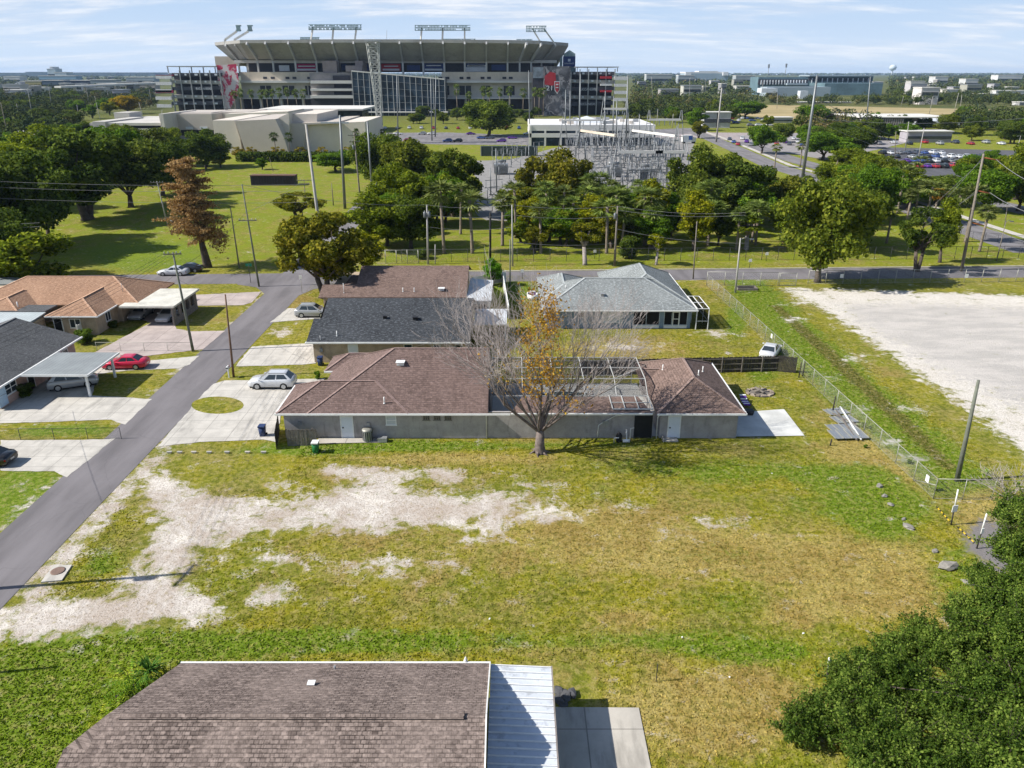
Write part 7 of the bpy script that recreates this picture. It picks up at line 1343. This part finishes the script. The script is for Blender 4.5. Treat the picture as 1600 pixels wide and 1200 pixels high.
# low dark slatted building at right and its pink rooftop box
lbg = thing('slatted_building', 'low building with dark vertical slats and a pink rooftop box before the tan field', 'building', (0, 0, 0)); Yl = 420; m_ = MB(); p0, p1 = A(1352, 205, 430), A(1410, 200, 470); blkG(m_, 1352, 184, 1418, 428, 70); m_.build('wall', plain('slat_wall', (.10, .085, .075), .8), lbg); x0, x1 = rx_(1352, 428), rx_(1418, 428); zt = rz_(184, 428)
for k in range(20): x = x0 + (x1 - x0) * k / 19; MB().b2(x - .3, x + .3, 427.3, 428, 1, zt - .5).build('slat', plain('slat_pale', (.30, .27, .24), .8) if k == 0 else bpy.data.materials['slat_pale'], lbg)
m_ = MB(); m_.b2(x0 - 1, rx_(1478, 440), 427, 462, zt, zt + .5); m_.build('roof', SC_L, lbg); m_ = MB(); blk(m_, 1408, 180.5, 1437, 190, 455, 14); m_.build('rooftop_box', plain('pink_box', (.50, .38, .36), .8), lbg); m_ = MB(); blk(m_, 1385, 181, 1392, 185, 450, 6); m_.build('roof_unit', TRIM, lbg)
m_ = MB(); blk(m_, 1440, 189, 1500, 196, 470, 30); m_.build('side_wing', WHB, lbg)
# distant ballpark, water tower, dome hall, far buildings
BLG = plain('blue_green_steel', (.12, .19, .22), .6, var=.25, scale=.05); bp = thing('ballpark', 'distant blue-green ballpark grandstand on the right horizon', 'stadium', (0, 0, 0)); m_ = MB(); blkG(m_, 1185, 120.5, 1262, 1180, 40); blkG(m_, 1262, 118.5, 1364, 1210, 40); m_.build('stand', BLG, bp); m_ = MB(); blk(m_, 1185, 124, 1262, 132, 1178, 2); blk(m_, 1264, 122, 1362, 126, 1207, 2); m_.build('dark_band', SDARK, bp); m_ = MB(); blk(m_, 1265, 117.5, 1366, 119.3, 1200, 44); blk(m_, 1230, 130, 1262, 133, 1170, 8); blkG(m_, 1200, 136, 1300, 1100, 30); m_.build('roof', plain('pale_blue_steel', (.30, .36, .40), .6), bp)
for k in range(16): x = 1189 + k * 4.6; m_ = MB(); blk(m_, x, 125, x + 1.4, 132, 1176, 1.5); m_.build('pier', WHB, bp)
for k in range(12): x = 1268 + k * 8; m_ = MB(); blk(m_, x, 122, x + 1, 136, 1205, 1.5); m_.build('pier', WHB, bp)
m_ = MB(); blkG(m_, 1290, 130, 1381, 1150, 60); m_.build('lower_stand', BLG, bp); m_ = MB(); blk(m_, 1190, 138, 1215, 145, 1080, 20); blk(m_, 1250, 142, 1262, 158, 1000, 10); m_.build('gate_house', WHB, bp)
for x, y0 in ((1199, 101), (1226, 100)):
    o = thing('floodlight_mast', 'thin floodlight mast over the distant ballpark, %s one' % ('taller-headed left' if x < 1210 else 'right'), 'mast', A(x, 124, 1200)); h_ = rz_(y0, 1200) - o.location.z; MB().tube((0, 0, 0), (0, 0, h_), .5, .35, 6).build('shaft', METAL, o); MB().box((0, 0, h_ - 2), (2.6, 1, 5)).build('lamp_head', METAL, o)
wt = thing('water_tower', 'round pale water tower on the right horizon', 'water tower', P(1393, 118.2)); d_ = wt.location.y * CP / F; MB().tube((0, 0, 0), (0, 0, 9 * d_), 1.3 * d_, 1.1 * d_, 12).build('stem', WHB, wt); R_ = 5.4 * d_; MB().lathe((0, 0, 11.5 * d_), [(1.1 * d_, -4.6 * d_)] + [(R_ * math.cos(a), 4.6 * d_ * math.sin(a)) for a in np.linspace(-.9, 1.5, 9)], 20).build('tank', plain('pale_blue_tank', (.55, .62, .66), .5), wt)
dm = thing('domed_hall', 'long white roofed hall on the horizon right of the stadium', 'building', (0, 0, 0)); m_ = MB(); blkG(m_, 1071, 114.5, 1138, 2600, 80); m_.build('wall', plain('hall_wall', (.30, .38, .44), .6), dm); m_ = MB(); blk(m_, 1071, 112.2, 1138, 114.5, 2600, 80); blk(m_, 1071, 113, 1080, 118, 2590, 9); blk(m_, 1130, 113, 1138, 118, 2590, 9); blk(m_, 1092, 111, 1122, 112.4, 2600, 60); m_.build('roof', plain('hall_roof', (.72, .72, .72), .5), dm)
hl = MB()
for x0_, y0_, x1_, Y_ in ((-60,113.6,70,7000),(40,112.2,76,7400),(60,113.2,180,7200),(150,113.2,240,7300)): hl.b2(rx_(x0_, Y_), rx_(x1_, Y_), Y_, Y_ + 300, 0, max(20, rz_(y0_, Y_)))
tag(hl.build('hills', plain('far_hill', (.06, .09, .09), .95)), kind='structure')
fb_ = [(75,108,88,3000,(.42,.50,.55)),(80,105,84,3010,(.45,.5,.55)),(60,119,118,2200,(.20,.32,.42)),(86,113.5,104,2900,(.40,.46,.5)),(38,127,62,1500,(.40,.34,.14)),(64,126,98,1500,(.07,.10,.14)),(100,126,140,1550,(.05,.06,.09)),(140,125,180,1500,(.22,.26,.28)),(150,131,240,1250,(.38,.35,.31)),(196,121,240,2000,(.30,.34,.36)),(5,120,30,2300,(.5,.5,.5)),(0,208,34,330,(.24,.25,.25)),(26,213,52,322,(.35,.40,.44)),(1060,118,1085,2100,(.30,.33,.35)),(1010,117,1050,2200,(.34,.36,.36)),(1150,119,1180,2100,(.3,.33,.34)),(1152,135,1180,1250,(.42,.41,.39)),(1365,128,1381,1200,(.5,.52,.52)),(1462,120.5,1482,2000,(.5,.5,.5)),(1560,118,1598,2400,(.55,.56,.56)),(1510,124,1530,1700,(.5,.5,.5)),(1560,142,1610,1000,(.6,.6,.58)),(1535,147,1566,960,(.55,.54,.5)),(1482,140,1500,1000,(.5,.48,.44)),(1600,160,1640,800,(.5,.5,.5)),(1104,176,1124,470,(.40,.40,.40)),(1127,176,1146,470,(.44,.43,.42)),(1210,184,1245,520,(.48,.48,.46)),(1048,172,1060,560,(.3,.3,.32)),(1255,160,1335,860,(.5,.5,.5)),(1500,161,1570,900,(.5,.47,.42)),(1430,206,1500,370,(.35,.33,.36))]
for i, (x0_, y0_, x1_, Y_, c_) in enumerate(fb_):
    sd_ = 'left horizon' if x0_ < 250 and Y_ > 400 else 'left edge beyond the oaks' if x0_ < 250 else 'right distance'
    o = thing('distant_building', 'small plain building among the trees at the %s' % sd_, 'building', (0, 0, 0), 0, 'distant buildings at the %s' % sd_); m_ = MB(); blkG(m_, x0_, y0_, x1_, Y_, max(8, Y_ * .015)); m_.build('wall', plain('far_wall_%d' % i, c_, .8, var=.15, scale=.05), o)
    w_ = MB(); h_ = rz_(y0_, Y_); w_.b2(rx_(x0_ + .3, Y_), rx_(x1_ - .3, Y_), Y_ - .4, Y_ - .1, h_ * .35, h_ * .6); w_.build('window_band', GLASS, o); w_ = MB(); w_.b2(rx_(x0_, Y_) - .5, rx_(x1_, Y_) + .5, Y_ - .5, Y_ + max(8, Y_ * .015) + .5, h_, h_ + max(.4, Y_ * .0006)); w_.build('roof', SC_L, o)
random.seed(55)
for i in range(56):
    lf = i % 3 == 0; x0_ = random.uniform(-20, 225) if lf else random.uniform(985, 1600); Y_ = random.choice((900, 1100, 1300, 1600, 2000, 2600, 3400)) * random.uniform(.9, 1.1)
    if not lf and 1160 < x0_ < 1395 and Y_ > 850: continue
    sc_p = Y_ * CP / F; w_px = random.uniform(10, 45) / sc_p * .6; h_m = random.uniform(9, 17); sd_ = 'left horizon' if lf else 'right distance'; v_ = random.uniform(.22, .55); c_ = (v_, v_ * random.uniform(.93, 1.0), v_ * random.uniform(.82, 1.06))
    o = thing('distant_building', 'small plain building among the trees at the %s' % sd_, 'building', (0, 0, 0), 0, 'distant buildings at the %s' % sd_)
    xa, xb = rx_(x0_, Y_), rx_(x0_ + w_px, Y_); MB().b2(xa, xb, Y_, Y_ + 18, 0, h_m).build('wall', plain('town_wall_%d' % i, c_, .8, var=.15, scale=.05), o)
    MB().b2(xa + 1, xb - 1, Y_ - .4, Y_ - .1, h_m * .55, h_m * .75).build('window_band', GLASS, o); MB().b2(xa - .5, xb + .5, Y_ - .5, Y_ + 18.5, h_m, h_m + .7).build('roof', SC_L if i % 2 else METAL, o)
fy = thing('flyover', 'long pale elevated road at the far left', 'bridge', (0, 0, 0)); m_ = MB(); m_.bar(A(90, 136, 1050), A(250, 129.5, 1250), 10, 2.2); m_.build('deck', SC_L, fy)
for k in range(9): q = A(100 + 16 * k, 136.5 - .65 * k, 1060 + 20 * k); MB().b2(q.x - 1, q.x + 1, q.y - 1, q.y + 1, 0, q.z).build('pier', SC_, fy)
# white truck and kiosk by the road
tk = thing('box_truck', 'white and blue box truck parked at the end of the substation', 'truck', P(1076, 224), .15); MB().b2(-3.2, 1.2, -1.2, 1.2, .8, 3.6).build('cargo_box', TRIM, tk); MB().b2(1.3, 3.0, -1.1, 1.1, .7, 2.6).build('cab', PAINT, tk).color = (*WHT, 1); MB().b2(-.6, 1.22, -1.21, 1.21, 1.6, 3.3).build('blue_panel', plain('truck_blue', (.05, .12, .4), .5), tk)
for x in (-2.2, 2.2):
    for y in (-1, 1): MB().tube((x, y - .15, .45), (x, y + .15, .45), .45, n=12).build('wheel', TYRE, tk)
kq = thing('container', 'dark green container at the back of the gravel yard', 'container', P(868 - 28, 244)); MB().b2(-22, 0, 0, 3, 0, 3.6).build('box', plain('dark_green_sheet', (.03, .045, .04), .6), kq)
for k in range(6): MB().b2(-22 + k * 4.3, -21.7 + k * 4.3, -.1, 0, 0, 3.6).build('rib', METAL, kq)
# ---------------------------------------------------------------- the substation
random.seed(23)
def aframe(px, py, H, label, beam=None, bm=STEEL, spread=2.2):
    b = P(px, py); o = thing('substation_gantry', label, 'gantry', b)
    ends = [Vector((0, 0, 0))] + ([beam] if beam is not None else [])
    for e in ends:
        for s in (-1, 1): MB().tube(e + Vector((s * spread, 0, -.2)), e + Vector((s * .15, 0, H)), .17, .12, 6).build('leg', bm, o)
        MB().bar(e + Vector((-spread * .55, 0, H * .45)), e + Vector((spread * .55, 0, H * .45)), .18).bar(e + Vector((-spread * .3, 0, H * .72)), e + Vector((spread * .3, 0, H * .72)), .18).build('brace', bm, o)
    if beam is not None:
        MB().bar((0, 0, H * .8), tuple(beam + Vector((0, 0, H * .8))), .55, .7).build('beam', SC_T if 'tan' in label else SC_L, o)
        for k in range(1, 6): q = beam * (k / 6); MB().tube((q.x, q.y, H * .8 - 2), (q.x, q.y, H * .8 - .3), .16, n=6).build('insulator', PORCG, o)
G_ = 'steel gantries in the substation'
for px, py, H, lab, bx, by in ((880, 236, 15, 'steel A-frame gantry at the left of the substation', 16, 0), (906, 262, 15, 'steel gantry with a tan beam in the substation', 9, -22), (985, 262, 15, 'steel gantry with a white beam in the substation', 10, -24), (940, 240, 21, 'tallest paired A-frame in the middle of the substation', 9, 0), (1010, 246, 17, 'steel A-frame gantry at the right end of the substation', 12, 0), (962, 300, 13, 'near steel gantry above the park trees', 12, 0), (1020, 300, 13, 'near steel gantry left of the round dark oak', 8, 0)):
    aframe(px, py, H, lab, Vector((bx, by, 0)))
for i, (bx, by, tx, ty, w) in enumerate(((905, 232, 907, 116, .4), (943, 232, 946, 142, .35), (957, 230, 959, 150, .35), (963, 232, 964, 156, .35), (978, 236, 981, 118, .45), (883, 228, 884, 140, .3), (890, 226, 891, 142, .3), (776, 300, 775, 232, .22), (767, 305, 766, 262, .18), (828, 226, 826, 110, .25), (1000, 232, 999, 178, .25), (932, 236, 930, 200, .3), (1016, 240, 1014, 196, .3), (675, 220, 673, 120, .3), (622, 216, 620, 118, .35), (680, 214, 681, 118, .35))):
    pole(bx, by, tx, ty, w, STEEL, 'tall slim steel mast %s' % ('in the substation' if px and bx > 760 else 'before the glass hall'), name='steel_mast', key='m%d' % i, group='steel masts in the substation' if bx > 760 else 'steel masts before the glass hall', cat='mast')
def busframe():
    o = thing('bus_support', 'grey switchgear frame with insulators in the substation yard', 'switchgear', (0, 0, 0), 0, 'switchgear frames in the substation yard')
    for s in (-1, 1): MB().tube((s * 1.8, 0, -.1), (s * 1.8, 0, 4.2), .09, n=6).build('leg', STEEL, o)
    MB().bar((-2.6, 0, 4.2), (2.6, 0, 4.2), .14, .16).bar((-1.8, 0, 1.5), (1.8, 0, 4.0), .1).bar((1.8, 0, 1.5), (-1.8, 0, 4.0), .1).build('beam', STEEL, o)
    for x in (-2.2, 0, 2.2): MB().lathe((x, 0, 4.3), [(.09, 0), (.14, .2), (.08, .4), (.14, .6), (.08, .8), (.14, 1.0), (.08, 1.2), (.12, 1.4), (.05, 1.8)], 7).build('insulator', PORCG, o)
    for y in (-.1, .1): MB().bar((-2.4, y * 3, 6.1), (2.4, -y * 3, 6.5), .1).build('busbar', STEEL, o)
    return o
bf = busframe(); first = True
def place_bus(p, rz, s=1.0):
    global first
    if first: bf.location = p; bf.rotation_euler = (0, 0, rz); bf.scale = (s, s, s); first = False
    else: dup(bf, p, rz, scale=s)
for r, y in enumerate((232, 240, 249, 259, 270, 282, 296, 312)):
    n_ = (9, 10, 10, 10, 10, 10, 9, 8)[r]
    for k in range(n_):
        x = (892 if r < 3 else 925) + k * (1062 - (892 if r < 3 else 925)) / n_ + random.uniform(-4, 4); place_bus(P(x, y + random.uniform(-1, 1)), random.choice((0, 0, 1.57, .2)), random.uniform(.85, 1.25))
for x, y in ((778, 262), (792, 258), (806, 262), (800, 248), (815, 246), (788, 280), (776, 290), (826, 252), (842, 246), (772, 318), (780, 330)): place_bus(P(x, y), random.choice((0, 1.57)), .9)
def transformer(px, py, lab):
    o = thing('transformer', lab, 'transformer', P(px, py)); MB().b2(-2.2, 2.2, -1.4, 1.4, .3, 3.2).build('tank', METAL, o)
    for s in (-1, 1):
        m_ = MB()
        for k in range(8): m_.b2(-2 + k * .55, -1.8 + k * .55, s * 1.5, s * 2.2, .6, 3.0)
        m_.build('radiator', STEEL, o)
    for x in (-1.2, 0, 1.2): MB().lathe((x, 0, 3.2), [(.16, 0), (.22, .3), (.13, .5), (.2, .8), (.12, 1.0), (.05, 1.5)], 8).build('bushing', PORCG, o)
    MB().tube((-1.6, 0, 4.0), (1.6, 0, 4.0), .4, n=10).build('conservator', STEEL, o)
for px, py, lab in ((783, 272, 'grey transformer at the left corner of the gravel yard'), (958, 276, 'grey transformer amid the switchgear, left one'), (1008, 280, 'grey transformer amid the switchgear, right one')): transformer(px, py, lab)
for k in range(5): wire(A(890 + 22 * k, 212, 330), A(905 + 25 * k, 250, 255), .8, .05, 'slack conductor strung over the switchgear', 'conductors over the switchgear')
